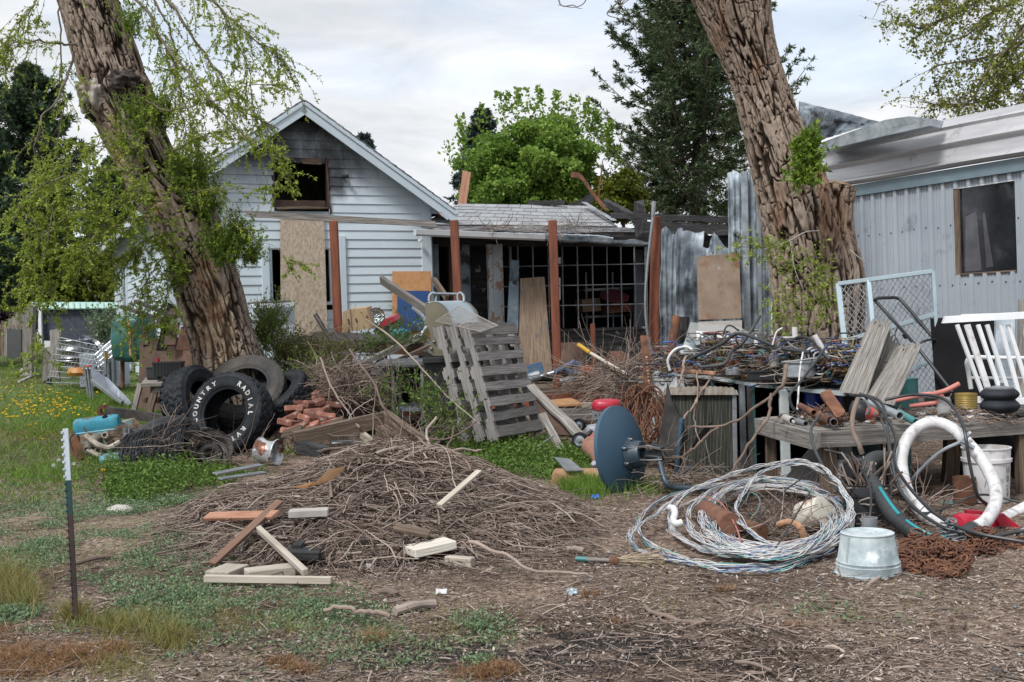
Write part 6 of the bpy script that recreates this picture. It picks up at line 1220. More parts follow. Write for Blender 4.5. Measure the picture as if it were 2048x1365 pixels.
bd('plywood_scrap','jagged tan plywood scrap lying on the planks by the deck','plywood',[(1088,812,14.0),(1168,808,13.9),(1142,796,14.7),(1092,801,14.8)],.02,m_cork,nsign=1)
# steel table
def steel_table():
 Y=13.1;r=thing('steel_table','small steel table covered in leaf litter below the grill lid','table',P(800,830,Y));mb=MB();mb.slab([P(748,728,Y-.35),P(856,726,Y-.35),P(872,716,Y+.35),P(770,718,Y+.35)],.035,nsign=1);mb.box(P(800,728,Y-.36),(.60,.02,.045));build('tabletop',mb,m_grmet,r)
 for x,y,yy in((786,735,Y-.3),(844,735,Y-.3),(868,725,Y+.3),(800,730,Y+.3)):mb=MB();b=P(x,830,yy);mb.beam(P(x,y,yy),V((b.x,b.y,0)),.035,.035);build('leg',mb,m_grmet,r)
 mb=MB();mb.slab([P(790,818,Y-.2),P(870,818,Y-.2),P(872,806,Y+.3),P(800,806,Y+.3)],.03,nsign=1);build('lower_shelf',mb,m_greyp,r)
steel_table()
mb=MB();mb.box(P(905,765,12.9),(.62,.5,.75));mb.box(P(905,720,12.6),(.66,.06,.06));solo('lid_shade_block','added black box standing in for the shade behind the pallets and under the grill lid','infill',mb,m_black)  # wide black box added to stand in for shade under the lid
mb=MB();mb.prism([P(748,730,12.9),P(742,748,12.9),P(772,752,12.9),P(800,735,12.9)],V((0,.05,0)));solo('metal_bracket','folded grey metal bracket under the left corner of the steel table','bracket',mb,m_grmet)
mb=MB();mb.box(P(822,785,13.9),(.95,.4,.62));mb.box(P(822,742,13.68),(.90,.03,.04));solo('table_shade_block','added black block standing in for the deep shade behind the steel table legs','crate',mb,m_blkflat)  # black block added so the space under the table looks shaded
mb=MB();mb.prism([P(560,790,13.4),P(600,745,13.4),P(660,728,13.4),(P(730,735,13.4)),P(780,790,13.4),P(790,850,13.4),P(560,850,13.4)],V((.1,.9,0)));solo('compost_heap','dark rotten compost heap under the twigs behind the bricks','compost',mb,mat('dark_compost',S((.018,.013,.011),(.05,.036,.028),(.11,.08,.062)),sc=14,rough=.97,bump=1,bstr=.03))
def basin():
 c=G(822,868);c=V((c.x,c.y,.10));r=thing('rusty_basin','round rusty basin filled with soil below the steel table','basin',c);mb=MB();mb.lathe(c,V((.0,-.15,1)),[(.20,0),(.24,.06),(.27,.10),(.285,.10),(.28,.085),(.25,.06),(.22,.02)],40);build('bowl',mb,m_rust,r)
 mb=MB();mb.lathe(c+UP*.055,V((0,-.15,1)),[(0,.02),(.1,.02),(.18,.01),(.245,0)],24);build('soil',mb,mat('litter_soil',S((.05,.035,.025),(.16,.11,.085),(.30,.23,.18)),sc=40,rough=.95,bump=1,bstr=.02),r)
basin()
mb=MB();c=P(868,868,11.0);mb.lathe(c,V((-.3,-.7,.6)),[(.16,-.05),(.17,.0),(.165,.05),(.15,.05),(.155,0),(.145,-.05)],30,a0=.4,a1=5.2);solo('broken_ring','broken dark iron ring standing beside the rusty basin','iron ring',mb,m_dkmet)
# bricks
BR=[(605,800,0),(628,796,.3),(600,812,.8),(645,797,-.2),(622,815,.2),(640,812,-.3),(660,800,.6),(628,830,0),(606,830,1.2),(648,828,.4),(586,840,.2),(612,845,-.4),(634,845,.1),(575,852,.0),(600,862,.5),(622,860,-.2),(650,842,.9),(668,818,-.5),(590,822,1.0),(676,806,.2),(660,854,.1),(582,868,-.3)]
_bm=None
brick0=None;_rows=[sorted(q for q in BR if lo<=q[1]<hi)for lo,hi in((0,808),(808,826),(826,848),(848,900))]
_ord=['first','second','third','fourth','fifth','sixth','seventh']
for rn_,row in zip(('top row','second row','third row','bottom row'),_rows):
 for k,(x,y,rz)in enumerate(row):
  c=P(x,y,12.0-(y-800)*.011)
  if brick0 is None:mb=MB();mb.box((0,0,0),(.20,.095,.062),ch=.008);b=brick0=build('brick',mb,m_brick,None)
  else:b=brick0.copy();b.data=brick0.data.copy();COL.objects.link(b)
  b.data.attributes['rn'].data.foreach_set('value',[random.random()]*len(b.data.vertices))
  tag(b,'red brick, %s from the left in the %s of the tumbled heap'%(_ord[k],rn_),'brick','red bricks tumbled beside the tires')
  b.rotation_euler=(random.uniform(-.5,.5),random.uniform(-.45,.45),rz+random.uniform(-.9,.9));b.location=c+V((0,random.uniform(-.06,.06),random.uniform(-.015,.015)))
mb=MB();c=P(628,850,11.9);nn=22;mb.lathe(V((c.x,c.y+.1,0)),UP,[(.62,-.02),(.5,.12),(.34,.30),(.15,.42),(0,.45)],nn);solo('rubble_mound','low mound of earth and rubble carrying the bricks','rubble',mb,MATS['litter_soil'])
# timber frame in front
def tbeam(a,b,w,t,m,lab,name='old_timber',up=UP,cat='timber',seg=7,warp=.004,group=None):mb=MB();mb.beam(P(*a),P(*b),w,t,up=up,seg=seg,warp=warp);return solo(name,lab,cat,mb,m,group)
tbeam((589,880,9.4),(768,838,9.8),.09,.125,m_brownw,'thick weathered timber lying across behind the brush pile',up=UP)
tbeam((768,832,9.85),(852,890,9.3),.09,.09,m_brownw,'thick timber running down right from the end of the long one')
tbeam((758,858,9.75),(838,905,9.25),.08,.07,m_brownw,'lower timber under the thick right-hand one')
tbeam((600,893,9.4),(650,905,9.0),.09,.09,m_char,'charred timber end under the left end of the long timber')
tbeam((565,868,9.9),(604,858,9.9),.09,.06,m_brownw,'dark block near the left end of the long timber',seg=3)
tbeam((664,846,9.95),(684,840,9.95),.08,.05,m_brownw,'small dark block resting on top of the long timber',seg=3)
tbeam((700,850,9.9),(744,886,9.5),.05,.05,m_pale,'pale batten crossing under the long timber',seg=3)
def crate():
 c=P(692,872,9.7);mb=MB()
 for k in range(12):mb.tube([c+V((-.12+k*.022,0,-.06)),c+V((-.12+k*.022,0,.05))],.0025,4)
 for z in(-.06,.05):mb.tube([c+V((-.12,0,z)),c+V((.122,0,z)),c+V((.122,.16,z)),c+V((-.12,.16,z))],.004,5,closed=True)
 solo('wire_basket','small grey wire basket under the long timber','basket',mb,m_galv)
crate()
# mowers
def mower():
 Y=11.0;r=thing('lawn_mower','old lawn mower with red engine cover and faded red deck behind the dish','lawn mower',P(1200,890,Y))
 mb=MB();c=P(1216,812,Y);
 def blob(nm,px,py,YY,rx,ry,rz,m,sq=.5,cut=None):
  a=np.linspace(0,PI,18)[:,None];b=np.linspace(0,2*PI,28,endpoint=False)[None];d=np.stack([np.sin(a)*np.cos(b),np.sin(a)*np.sin(b),np.cos(a)+0*b],-1);q=d*(1-sq)+d/np.max(np.abs(d),-1,keepdims=True)*sq
  if cut is not None:q[...,2]=np.maximum(q[...,2],cut)
  pos=np.array(P(px,py,YY))+q*np.array([rx,ry,rz]);idx=np.arange(18*28).reshape(18,28);i2=np.roll(idx,-1,1);Q=np.stack([idx[:-1],idx[1:],i2[1:],i2[:-1]],-1).reshape(-1,4);return npmesh(nm,pos.reshape(-1,3),Q,m,r,rn=np.full(18*28,.5),smooth=True)
 blob('engine_cover',1214,812,Y,.15,.13,.07,m_redp,.4,-.55);blob('air_box',1246,816,Y+.05,.10,.10,.05,m_black,.6)
 blob('shroud',1225,838,Y,.16,.12,.055,m_black,.7);blob('tank',1195,862,Y+.05,.12,.09,.07,m_greyp,.3);blob('deck',1205,885,Y-.15,.13,.16,.09,m_redf,.45,-.6)
 for(x,y)in((1197,831),(1214,856)):
  mb=MB();mb.prism([P(x-13,y-8,Y-.14),P(x+12,y-6,Y-.14),P(x+13,y+5,Y-.14),P(x+4,y+9,Y-.14),P(x-12,y+8,Y-.14)],V((0,.06,0)));o=build('muffler',mb,m_alum,r)
  for(dx,dy)in((-6,0),(3,-1),(4,5)):mb=MB();mb.lathe(P(x+dx,y+dy,Y-.143),V((0,-1,0)),[(0,.003),(.008,.003),(.010,0)],8);build('port',mb,m_dkply,o)
 for(x,y,R_,YY)in((1160,880,.072,Y-.35),(1158,850,.065,Y+.25)):
  c=P(x,y,YY);ax=V((-.35,-.93,0));mb=MB();mb.lathe(c,ax,[(R_*.70,-.03),(R_*.9,-.035),(R_,-.02),(R_,.02),(R_*.9,.035),(R_*.70,.03)],28);w=build('wheel',mb,m_rubber,r)
  mb=MB();mb.lathe(c,ax,[(R_*.7,.03),(R_*.6,.015),(R_*.25,.02),(R_*.2,.035),(0,.035)],20);build('hub',mb,m_alum,w)
 mb=MB();mb.cyl(P(1178,892,Y-.3),P(1178,868,Y-.3),.012,8);mb.cyl(P(1176,870,Y-.3),P(1184,861,Y-.3),.018,8);build('height_lever',mb,m_black,r)
mower()
mb=MB();mb.cyl(P(1185,893,10.2),P(1222,932,9.5),.10,20);solo('clay_pipe','stub of rusty brown pipe between the mower and the dish','pipe',mb,mat('rusty_brown',S((.16,.075,.05),(.26,.14,.10)),sc=8,rough=.85,bump=.4))
def big_pipe():
 a,b=G(1108,972,.09),G(1216,975,.09);a=P(1112,958,8.95);b=P(1215,958,8.75);r=thing('rusted_pipe','wide rusted pipe lying in the grass left of the dish','pipe',a);mb=MB();R_=.082
 d=(b-a);L_=d.length;mb.lathe(a,d,[(R_*.96,0),(R_,.01),(R_,L_*.24),(R_*1.04,L_*.25),(R_,L_*.26),(R_,L_),(R_*.92,L_),(R_*.9,L_*.9),(R_*.9,.05)],32);build('pipe',mb,m_rustbr,r)
 mb=MB();mb.lathe(a+d*.0,d,[(0,.01),(R_*.96,0)],32);build('end_cap',mb,m_rustbr,r)
big_pipe()
bd('slate_piece','curved grey tile fragment standing on the rusted pipe','tile',[(1132,942,8.8),(1167,941,8.7),(1140,918,9.0),(1108,914,9.1)],.012,m_grmet)
def garden_lamps():
 for(x,y,lab)in((1190,930,'small grey solar lamp head stuck in the weeds left of the dish'),(1184,945,'second grey lamp head lying lower in the weeds left of the dish')):
  r=thing('garden_lamp',lab,'lamp',P(x,y,8.9),'grey lamp heads in the weeds');mb=MB();c=P(x,y,8.9);mb.lathe(c,V((-.3,-.6,.5)),[(0,.03),(.02,.03),(.032,.01),(.03,-.01),(0,-.02)],18);build('head',mb,m_greyp,r);mb=MB();mb.tube([c,c+V((.03,0,.09))],.010,6);build('arm',mb,m_galv,r)
garden_lamps()
# satellite dish
def dish():
 c=P(1262,902,8.35);ax=V((.80,-.56,.14)).normalized()
 r=thing('satellite_dish','dark blue satellite dish on its edge, back side and black mount facing right','satellite dish',c);_,s_,u_=frame(ax)
 R_=.345;prof=[(0,.0)]+[(R_*q/12,-.075*(q/12)**2)for q in range(1,13)];prof+=[(R_*1.0,-.105),(R_*.985,-.105),(R_*.97,-.085)]+[(R_*q/12*.97,-.012-.075*(q/12)**2)for q in range(12,0,-1)]
 mb=MB();mb.lathe(c,ax,prof,72);build('reflector',mb,m_dish,r)
 mb=MB();o=c-s_*.0-UP*.03;k=4
 pr=[(.115,.0),(.115,.01),(.098,.02),(.092,.10),(.088,.105),(.05,.10),(.045,.06)];mb.lathe(o,ax,pr,30);m1=build('mount_ring',mb,m_dishdk,r)
 for a in(30,95,150,210,275,330):
  p=o+(s_*math.cos(rad(a))+u_*math.sin(rad(a)))*.112;mb=MB();mb.lathe(p,ax,[(.022,.0),(.022,.012),(.012,.014),(.010,.026),(0,.026)],12);build('bolt',mb,m_chrome,m1)
  mb=MB();mb.prism([p-ax*-.01,p+(o-p)*.18+ax*.09,p+(o-p)*.32+ax*.01],V((.006,.006,0)));build('rib',mb,m_dishdk,m1)
 mb=MB();q=o+ax*.09
 for sg in(-1,1):
  for t in(-.04,.04):mb.tube(sp([q+s_*.06*sg+u_*t,q+ax*.08+s_*.05*sg+u_*t*1.3,q+ax*.17+s_*.02*sg+u_*t-UP*.02],8),.010,6)
 mb.box(q+ax*.11-UP*.01,(.10,.02,.07),(ax,s_,u_));mb.cyl(q+ax*.03-UP*.02,q+ax*.17-UP*.05,.018,12);m2=build('clamp',mb,m_black,r)
 for(dx,dz)in((.06,.05),(.13,.055),(.16,-.02),(.10,-.06),(.18,.03),(.05,-.05)):
  mb=MB();p=q+ax*dx+u_*dz-s_*.055;mb.cyl(p,p-s_*.02,.011,6);build('nut',mb,m_chrome,m2)
 mb=MB();mb.tube(sp([q+ax*.14-UP*.05,P(1330,962,8.1),P(1346,974,8.1),P(1385,977,8.1),P(1436,978,8.1)],20),.022,14);build('mast',mb,m_dishdk,r)
dish()
def blue_pole():
 Y=8.4;r=thing('blue_pole','upright dark blue pole with a bracket right of the dish','pole',P(1355,955,Y));mb=MB();mb.cyl(P(1352,955,Y),P(1362,845,Y),.016,12);mb.cyl(P(1362,847,Y),P(1364,837,Y),.020,12);mb.cyl(P(1356,958,Y),P(1376,938,Y),.010,8);mb.lathe(P(1377,936,Y),V((.5,-.8,.3)),[(0,0),(.02,0),(.02,.008),(0,.008)],12);build('tube',mb,m_dish,r)
blue_pole()
def fin():
 Y=9.0;pts=[(1334,767),(1342,800),(1358,832),(1366,850),(1362,900),(1352,922),(1316,925),(1318,880),(1326,830),(1331,795)]
 mb=MB();mb.prism([P(x,y,Y)for x,y in pts],V((.01,.02,0)));mb2=MB()
 solo('curved_fin','tall pointed dark metal fender blade standing left of the radiator','fender',mb,m_dkmet)
fin()
def radiator():
 Y=9.15;r=thing('radiator','old upright vehicle radiator with dented brown top tank','radiator',P(1400,955,Y));TL,TR,BR,BL=P(1334,790,Y),P(1468,790,Y-.05),P(1470,952,Y-.1),P(1340,952,Y-.1)
 mb=MB();mb.slab([BL,BR,TR,TL],.05);build('core',mb,m_blkflat,r)
 mb=MB();n=48;m_core=mat('radiator_fins',S((.035,.045,.04),(.09,.095,.075),(.14,.13,.10)),sc=5,rough=.8,bump=.4)
 for k in range(n):u=(k+.5)/n;mb.beam(BL.lerp(BR,u)+V((0,-.006,0)),TL.lerp(TR,u)+V((0,-.006,0)),.0045,.01,up=V((0,-1,0)))
 tag(build('fins',mb,m_core,r),kind='stuff')
 mb=MB();vs=[];n=40
 for i in range(n+1):
  u=i/n;top=P(1330+144*u,776-3*math.sin(u*PI)+(3 if i%3==0 else 0)+10*max(0,abs(u-.5)*2-.9)*5,Y-.02-.05*u);bot=P(1326+150*u,790,Y-.03-.05*u)
  for d in(-.02,.09):vs+=[bot+V((0,d,0)),top+V((0,d+(.02 if d<0 else-.02),0))]
 fs=[]
 for i in range(n):a=i*4;b=a+4;fs+=[(a,b,b+1,a+1),(a+1,b+1,b+3,a+3),(a+3,b+3,b+2,a+2),(a+2,b+2,b,a)]
 fs+=[(0,1,3,2),(n*4,n*4+2,n*4+3,n*4+1)];mb.add(vs,fs);build('top_tank',mb,mat('tank_brown',S((.06,.05,.042),(.15,.125,.10),(.20,.21,.22)),sc=6,rough=.65,bump=.5,metal=.3),r)
 for a,b in((TL,BL),(TR,BR)):mb=MB();mb.beam(a+V((0,.01,.0)),b+V((0,.01,0)),.035,.07,up=V((0,-1,0)));build('side_rail',mb,m_rust if a is TL else m_grmet,r)
radiator()
# WORKBENCH
def zp(px,py,z):
 r=ray(px,py);t=(z-CH)/r.z;return V((r.x*t,t,z))
def workbench():
 r=thing('workbench','long paint-chipped white and green workbench frame loaded with tangled cables','workbench',P(1500,960,9));mw=mat('chipped_bench_paint',S((.36,.40,.41),(.52,.56,.57)),sc=5,rough=.6,bump=.3,bstr=.003,spots=[((.05,.15,.15),7,.56,.60),((.28,.16,.08),5,.68,.72)])
 FR=[P(1303,742,10.3),P(1410,752,9.7),P(1520,769,9.1),P(1690,786,8.3)];bk=V((.55,.95,.0))
 mb=MB()
 for a,b in zip(FR[:-1],FR[1:]):mb.slab([a,b,b+bk,a+bk],.025,nsign=-1 if(b-a).cross(bk).z<0 else 1)
 build('top',mb,mw,r)
 def at(u):
  q=u*3;i=min(2,int(q));return FR[i].lerp(FR[i+1],q-i)
 m_gr=mat('dark_green_paint',S((.015,.05,.05),(.03,.09,.085)),sc=4,rough=.6,bump=.2)
 for px,w,m in((1306,.03,mw),(1364,.03,mw),(1424,.03,m_gr),(1484,.045,m_galv),(1498,.04,m_dkmet),(1506,.02,m_gr),(1568,.07,mw)):
  u=min(range(200),key=lambda k:abs((lambda p:HX+F*(p.x*cr-(p.z-CH)*sr)/p.y)(at(k/200))-px))/200;p=at(u);b=V((p.x,p.y,0));mb=MB();mb.beam(b,p-UP*.026,w,.05,up=V((0,-1,0)));build('upright',mb,m,r)
 a,b=at(0),at(.16);mb=MB();mb.slab([a-UP*.23,b-UP*.22,b-UP*.03,a-UP*.03],.4,nsign=1);build('drawer_front',mb,m_white,r)
 mb=MB();mb.slab([P(1296,795,9.9),P(1395,800,9.5),P(1390,790,10.1),P(1310,786,10.4)],.03,nsign=1);build('lower_board',mb,m_grey,r)
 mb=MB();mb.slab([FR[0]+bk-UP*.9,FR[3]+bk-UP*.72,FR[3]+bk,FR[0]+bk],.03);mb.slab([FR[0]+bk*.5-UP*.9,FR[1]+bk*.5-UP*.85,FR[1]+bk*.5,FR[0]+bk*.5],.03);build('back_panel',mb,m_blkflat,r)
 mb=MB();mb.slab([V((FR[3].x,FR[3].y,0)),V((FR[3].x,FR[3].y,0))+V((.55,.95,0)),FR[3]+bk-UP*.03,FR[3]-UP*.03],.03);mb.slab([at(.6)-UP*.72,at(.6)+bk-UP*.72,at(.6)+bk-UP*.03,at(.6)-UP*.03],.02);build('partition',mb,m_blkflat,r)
 return FR,bk,at
FR,bk,at=workbench()
def wbp(px,py,dd=0.0):return P(px,py,np.interp(px,[1303,1410,1520,1690],[10.3,9.7,9.1,8.3])+dd)
def tangle(name,label,n,cx,cy,rx,ry,Y0,Y1,r0,m,L=.5,K=14,cat='cables',side=5,ground=None):
 """random curly strands filling a mound"""
 st=[];
 for q in range(n):
  x=cx+rx*random.uniform(-1,1);hh=max(0,1-((x-cx)/rx)**2)**.5;y=cy+ry-random.random()**.8*2*ry*hh;Y=random.uniform(Y0,Y1);st.append(list(wbp(x,y,Y)if ground is None else P(x,y,Y)))
 st=np.array(st);d=unit(rng.normal(size=(n,3))*[1,.6,.5]);kap=rng.normal(size=(n,3))*.55;P_=[st];p=st
 for k in range(K-1):
  d=unit(d+np.cross(kap,d)*.55+rng.normal(size=(n,3))*.12);d[:,2]*=.75;d=unit(d);p=p+d*(L/K)*(.5+1.0*rng.random((n,1)));P_.append(p)
 A=np.stack(P_,1);lo=st[:,None,:];A[...,2]=lo[...,2]+np.clip(A[...,2]-lo[...,2],-.04,.10);A[...,1]=lo[...,1]+np.clip(A[...,1]-lo[...,1],-.12,.25)
 o=tubes(name,A,r0*(.5+rng.random((n,1))),m,None,sides=side);return tag(o,label,cat)
m_wires=mat('mixed_wire',S((.9,.9,.9),(1,1,1)),sc=5,rough=.5,bump=0,rnramp=S((.02,.02,.025),(.03,.03,.035),(.05,.045,.04),(.03,.03,.03),(.16,.12,.08),(.03,.03,.04),(.25,.23,.20),(.04,.05,.06),(.45,.44,.42),(.03,.03,.03),(.04,.10,.35),(.10,.08,.06),(.35,.24,.06),(.03,.03,.03),(.30,.10,.07)))
tag(tangle('cable_tangle','mixed coloured electric cables heaped across the middle of the workbench',820,1475,722,155,40,.05,.75,.0052,m_wires),kind='stuff')
tag(tangle('cable_tangle','dark cables and leaf litter heaped at the right end of the workbench',420,1645,728,70,40,.1,.8,.0055,m_wires),kind='stuff')
tag(tangle('twig_litter','brown twigs and litter lying among the workbench cables',460,1470,738,170,20,.0,.6,.003,m_stick,cat='litter',side=3),kind='stuff')
mb=MB();c=wbp(1475,735,.5);
for q in range(14):x=1325+26*q;p=wbp(x,745 if x<1500 else 752,.45);h_=.12*math.sin((q+1)/15*PI)+.03;mb.lathe(p-UP*.02,UP,[(.22,-.02),(.17,h_*.6),(.07,h_),(0,h_*1.05)],14)
solo('litter_heap','dark litter mound under the tangled cables on the workbench','litter',mb,MATS['litter_soil'])
def cable(pts,r_,m,lab,name='cable',cat='cable',k=40,n=8):mb=MB();mb.tube(sp(PP(pts),k),r_,n);return solo(name,lab,cat,mb,m)
cable([(1520,632,9.3),(1500,665,9.2),(1482,690,9.2),(1462,705,9.2),(1448,728,9.1),(1400,735,9.2)],.014,m_hose,'thick grey cable rising steeply behind the workbench')
cable([(1380,718,9.4),(1440,690,9.2),(1475,668,9.1),(1520,680,8.9),(1560,696,8.8),(1620,705,8.6)],.015,m_hose,'thick black cable arching over the wire heap')
cable([(1446,672,9.4),(1452,655,9.4),(1462,652,9.4),(1478,662,9.4)],.007,m_black,'small black cable loop at the back of the workbench')
cable([(1570,690,8.9),(1600,675,8.8),(1625,682,8.6),(1640,700,8.4),(1660,720,8.3)],.014,m_black,'black hose arching at the right end of the workbench')
cable([(1340,742,9.8),(1336,720,9.8),(1350,700,9.8),(1372,694,9.8),(1385,700,9.7)],.012,m_pvc,'pale loose cable loop at the left end of the workbench')
cable([(1545,690,8.8),(1553,665,8.8),(1565,656,8.8)],.006,m_pvc,'thin white wire sticking up from the cable heap')
for k in range(3):
 c=wbp(1628+4*k,716+5*k,.1);mb=MB();_a=random.random();mb.tube([c+V((math.cos(a)*(.07+.02*math.sin(3*a+k)),-.03*k+.03*math.sin(a*2),math.sin(a)*.085))for a in np.linspace(0,2*PI,30,endpoint=False)],.006,6,closed=True);solo('coiled_flex',['white cord coil, outermost loop right of the galvanised pot','white cord coil, middle loop right of the galvanised pot','white cord coil, lowest loop right of the galvanised pot'][k],'cord',mb,m_pvc)
cable([(1606,705,8.5),(1600,740,8.4),(1596,800,8.3),(1594,825,8.2)],.007,m_pvc,'white wire hanging down in front of the workbench')
cable([(1655,690,8.0),(1630,725,7.95),(1600,765,7.95),(1580,790,7.9),(1585,815,7.9),(1600,825,7.9)],.010,m_hose,'grey cable looping down between workbench and low bench')
def canister(name,px,py,dY,R_,H_,m,lab,cat,prof=None,tilt=V((0,0,1)),Y=None):
 c=wbp(px,py,dY)if Y is None else P(px,py,Y);mb=MB();mb.lathe(c,tilt,prof or[(0,0),(R_,0),(R_,H_),(R_*.94,H_),(R_*.93,H_*.1),(0,H_*.1)],30);return solo(name,lab,cat,mb,m)
canister('enamel_pot',1378,712,.1,.075,.11,m_tub,'grey mottled pot lying among cables at the left of the workbench','pot',[(0,0),(.06,0),(.085,.02),(.085,.06),(.065,.09),(.065,.13),(.06,.13),(.058,.09),(0,.08)],V((.2,-.3,.9)))
canister('white_cylinder',1400,688,.4,.045,.16,m_galv,'pale metal tube with open dark end above the grey pot','tube',None,V((.8,-.5,.35)))
canister('steel_ring',1468,750,-.12,.068,.075,m_alum,'short brushed steel cylinder with a rusty gear on it','cylinder',[(0,0),(.068,0),(.070,.06),(.066,.066),(0,.066)])
c=wbp(1466,728,-.12);mb=MB()
for k in range(10):a=k*PI/5;mb.box(c+V((math.cos(a)*.055,math.sin(a)*.055,.0)),(.03,.025,.035),(V((math.cos(a),math.sin(a),0)),V((-math.sin(a),math.cos(a),0)),UP))
mb.lathe(c,UP,[(0,.03),(.05,.03),(.055,.0),(.05,-.02),(0,-.02)],16);solo('rusty_gear','rusty toothed gear on top of the steel cylinder','gear',mb,m_rust)
mb=MB();c=wbp(1536,752,-.1);mb.box(c,(.30,.16,.07));mb.box(c+UP*.036,(.32,.18,.008));solo('black_tray','black oblong tray on the front edge of the workbench','tray',mb,m_black)
canister('galvanised_pot',1598,755,-.1,.118,.12,m_galv,'round galvanised pan on the workbench edge right of the black tray','pan',[(0,0),(.105,0),(.115,.01),(.116,.10),(.13,.115),(.13,.125),(.108,.115),(.104,.02),(0,.02)])
canister('amber_bottle',1503,712,.05,.022,.06,m_orange,'small orange bottle top among the green wires','bottle')
canister('green_connector',1524,712,.05,.03,.05,m_teal,'green plastic plug among white wires on the workbench','plug')
canister('glass_bottle',1548,735,.0,.04,.14,m_jar,'clear grey bottle standing beside the black tray','bottle',[(0,0),(.04,0),(.042,.09),(.02,.12),(.018,.15),(0,.15)])
canister('white_nozzle',1512,693,.1,.02,.09,m_pvc,'white plastic nozzle upright in the cable heap','nozzle',[(0,0),(.015,0),(.02,.04),(.012,.08),(0,.1)])
canister('metal_beaker',1497,688,.15,.045,.09,m_galv,'dull metal beaker behind the white nozzle','beaker')
canister('white_tube',1590,680,.2,.022,.10,m_pvc,'short upright cream tube at the right part of the cable heap','tube')
canister('white_tube',1651,708,-.05,.02,.16,m_pvc,'slanting white tube above the white cord coils','tube',None,V((-.45,0,.8)))
canister('vent_cap',1398,738,.0,.05,.05,m_chrome,'small round chrome bowl half buried in wires','bowl',[(0,0),(.04,.0),(.055,.03),(.05,.05),(0,.06)])
canister('small_rusty_can',1316,741,.2,.035,.06,m_rust,'small rusty can on the left corner of the workbench','can')
mb=MB();mb.slab([wbp(1395,690,.5),wbp(1480,685,.5),wbp(1475,670,.6),wbp(1392,662,.6)],.03);solo('cream_board','cream flat panel lying at the back of the workbench','panel',mb,m_pvc)
mb=MB();a,b=wbp(1350,741,-.1),wbp(1385,743,-.1);mb.beam(a,b,.03,.03);b2=wbp(1430,747,-.1);mb.beam(a.lerp(b,.99),b2,.028,.028);solo('orange_strip','thin orange-stained batten on the workbench front edge','batten',mb,m_orangew)
mb=MB();mb.slab([P(1366,695,11.5),P(1560,702,11),P(1480,655,11.2),P(1380,645,11.4)],.006);solo('clear_sheet','clouded translucent sheet behind the workbench heap','plastic sheet',mb,m_jar)
mb=MB();a,b=P(1297,775,10.2),P(1288,672,10.4);mb.beam(a,b,.07,.02,up=V((0,-1,0)))
r=thing('perforated_channel','rusty perforated steel channel standing in front of the rightmost redwood post','steel channel',a);build('channel',mb,m_rust,r);mb=MB()
for k in range(9):p=a.lerp(b,.06+k*.065)+V((.005,-.012,0));mb.lathe(p,V((0,-1,0)),[(0,.002),(.009,.002),(.010,0)],8)
tag(build('holes',mb,m_pale,r),kind='stuff')
def rustwire():
 n=70;t=np.linspace(0,1,16)[None,:,None];a=np.stack([np.array(P(1280+random.gauss(0,12),780+random.gauss(0,8),9.9))for _ in range(n)])[:,None];b=np.stack([np.array(P(1295+random.gauss(0,22),890+random.gauss(0,16),9.5))for _ in range(n)])[:,None]
 A=a+(b-a)*t+np.sin(t*PI)*rng.normal(size=(n,1,3))*[.11,.04,.05]+rng.normal(size=(n,16,3))*.006;tag(tubes('rusty_wire_bundle',A,.005,m_rust,None,sides=4),'drooping bundle of rusty wire left of the radiator','wire bundle')
 for q in range(3):
  c=P(1272+16*q,800+12*(q%2),9.8);mb=MB();mb.tube([c+V((math.cos(x)*.10,.03*math.sin(x*2),math.sin(x)*.12))for x in np.linspace(0,2*PI,26,endpoint=False)],.009,6,closed=True);solo('rusty_loop',['left rusty iron loop hanging above the wire bundle','middle rusty iron loop hanging above the wire bundle','right rusty iron loop hanging above the wire bundle'][q],'iron loop',mb,m_rust)
rustwire()
# LOW BENCH
def low_bench():
 r=thing('plank_bench','heavy weathered plank bench at the right holding cans, pipes and scrap','bench',P(1640,1000,7.4));F1,F2,B1=P(1637,862,7.3),P(2180,828,7.85),P(1521,834,8.4);B2=F2+(B1-F1)
 n=5
 for k in range(n):
  mb=MB();u0,u1=k/n,(k+1)/n-.012;mb.slab([F1.lerp(B1,u0),F2.lerp(B2,u0),F2.lerp(B2,u1),F1.lerp(B1,u1)],.05,nsign=1,nu=12,nv=1,warp=.004);build('top_plank',mb,m_grey,r)
 mb=MB();mb.beam(F1-UP*.055+V((0,-.03,0)),F2-UP*.055+V((0,-.03,0)),.05,.10,seg=10,warp=.003);build('front_apron',mb,m_grey,r)
 mb=MB();mb.beam(F1-UP*.065+V((-.02,0,0)),B1-UP*.065+V((-.02,0,0)),.05,.11,seg=4,warp=.002);build('side_apron',mb,m_grey,r)
 for(x,y,Y,w,m)in((1655,885,7.45,.10,m_brownw),(1790,875,7.9,.09,m_grey),(1905,868,8.0,.10,m_brownw),(1540,855,8.3,.07,m_brownw),(2047,870,7.7,.10,m_brownw),(1690,890,8.1,.08,m_grmet)):p=P(x,y,Y);mb=MB();mb.beam(V((p.x+(.03 if x==1905 else 0)*-1,p.y,0)),p,w,w*.8,up=V((0,-1,0)),seg=3,warp=.002);build('leg',mb,m,r)
 return F1,F2,B1,B2
F1,F2,B1,B2=low_bench()
def lb(px,py,z=None):return zp(px,py,F1.z+(F2.z-F1.z)*min(1,max(0,(px-1637)/500))if z is None else z)
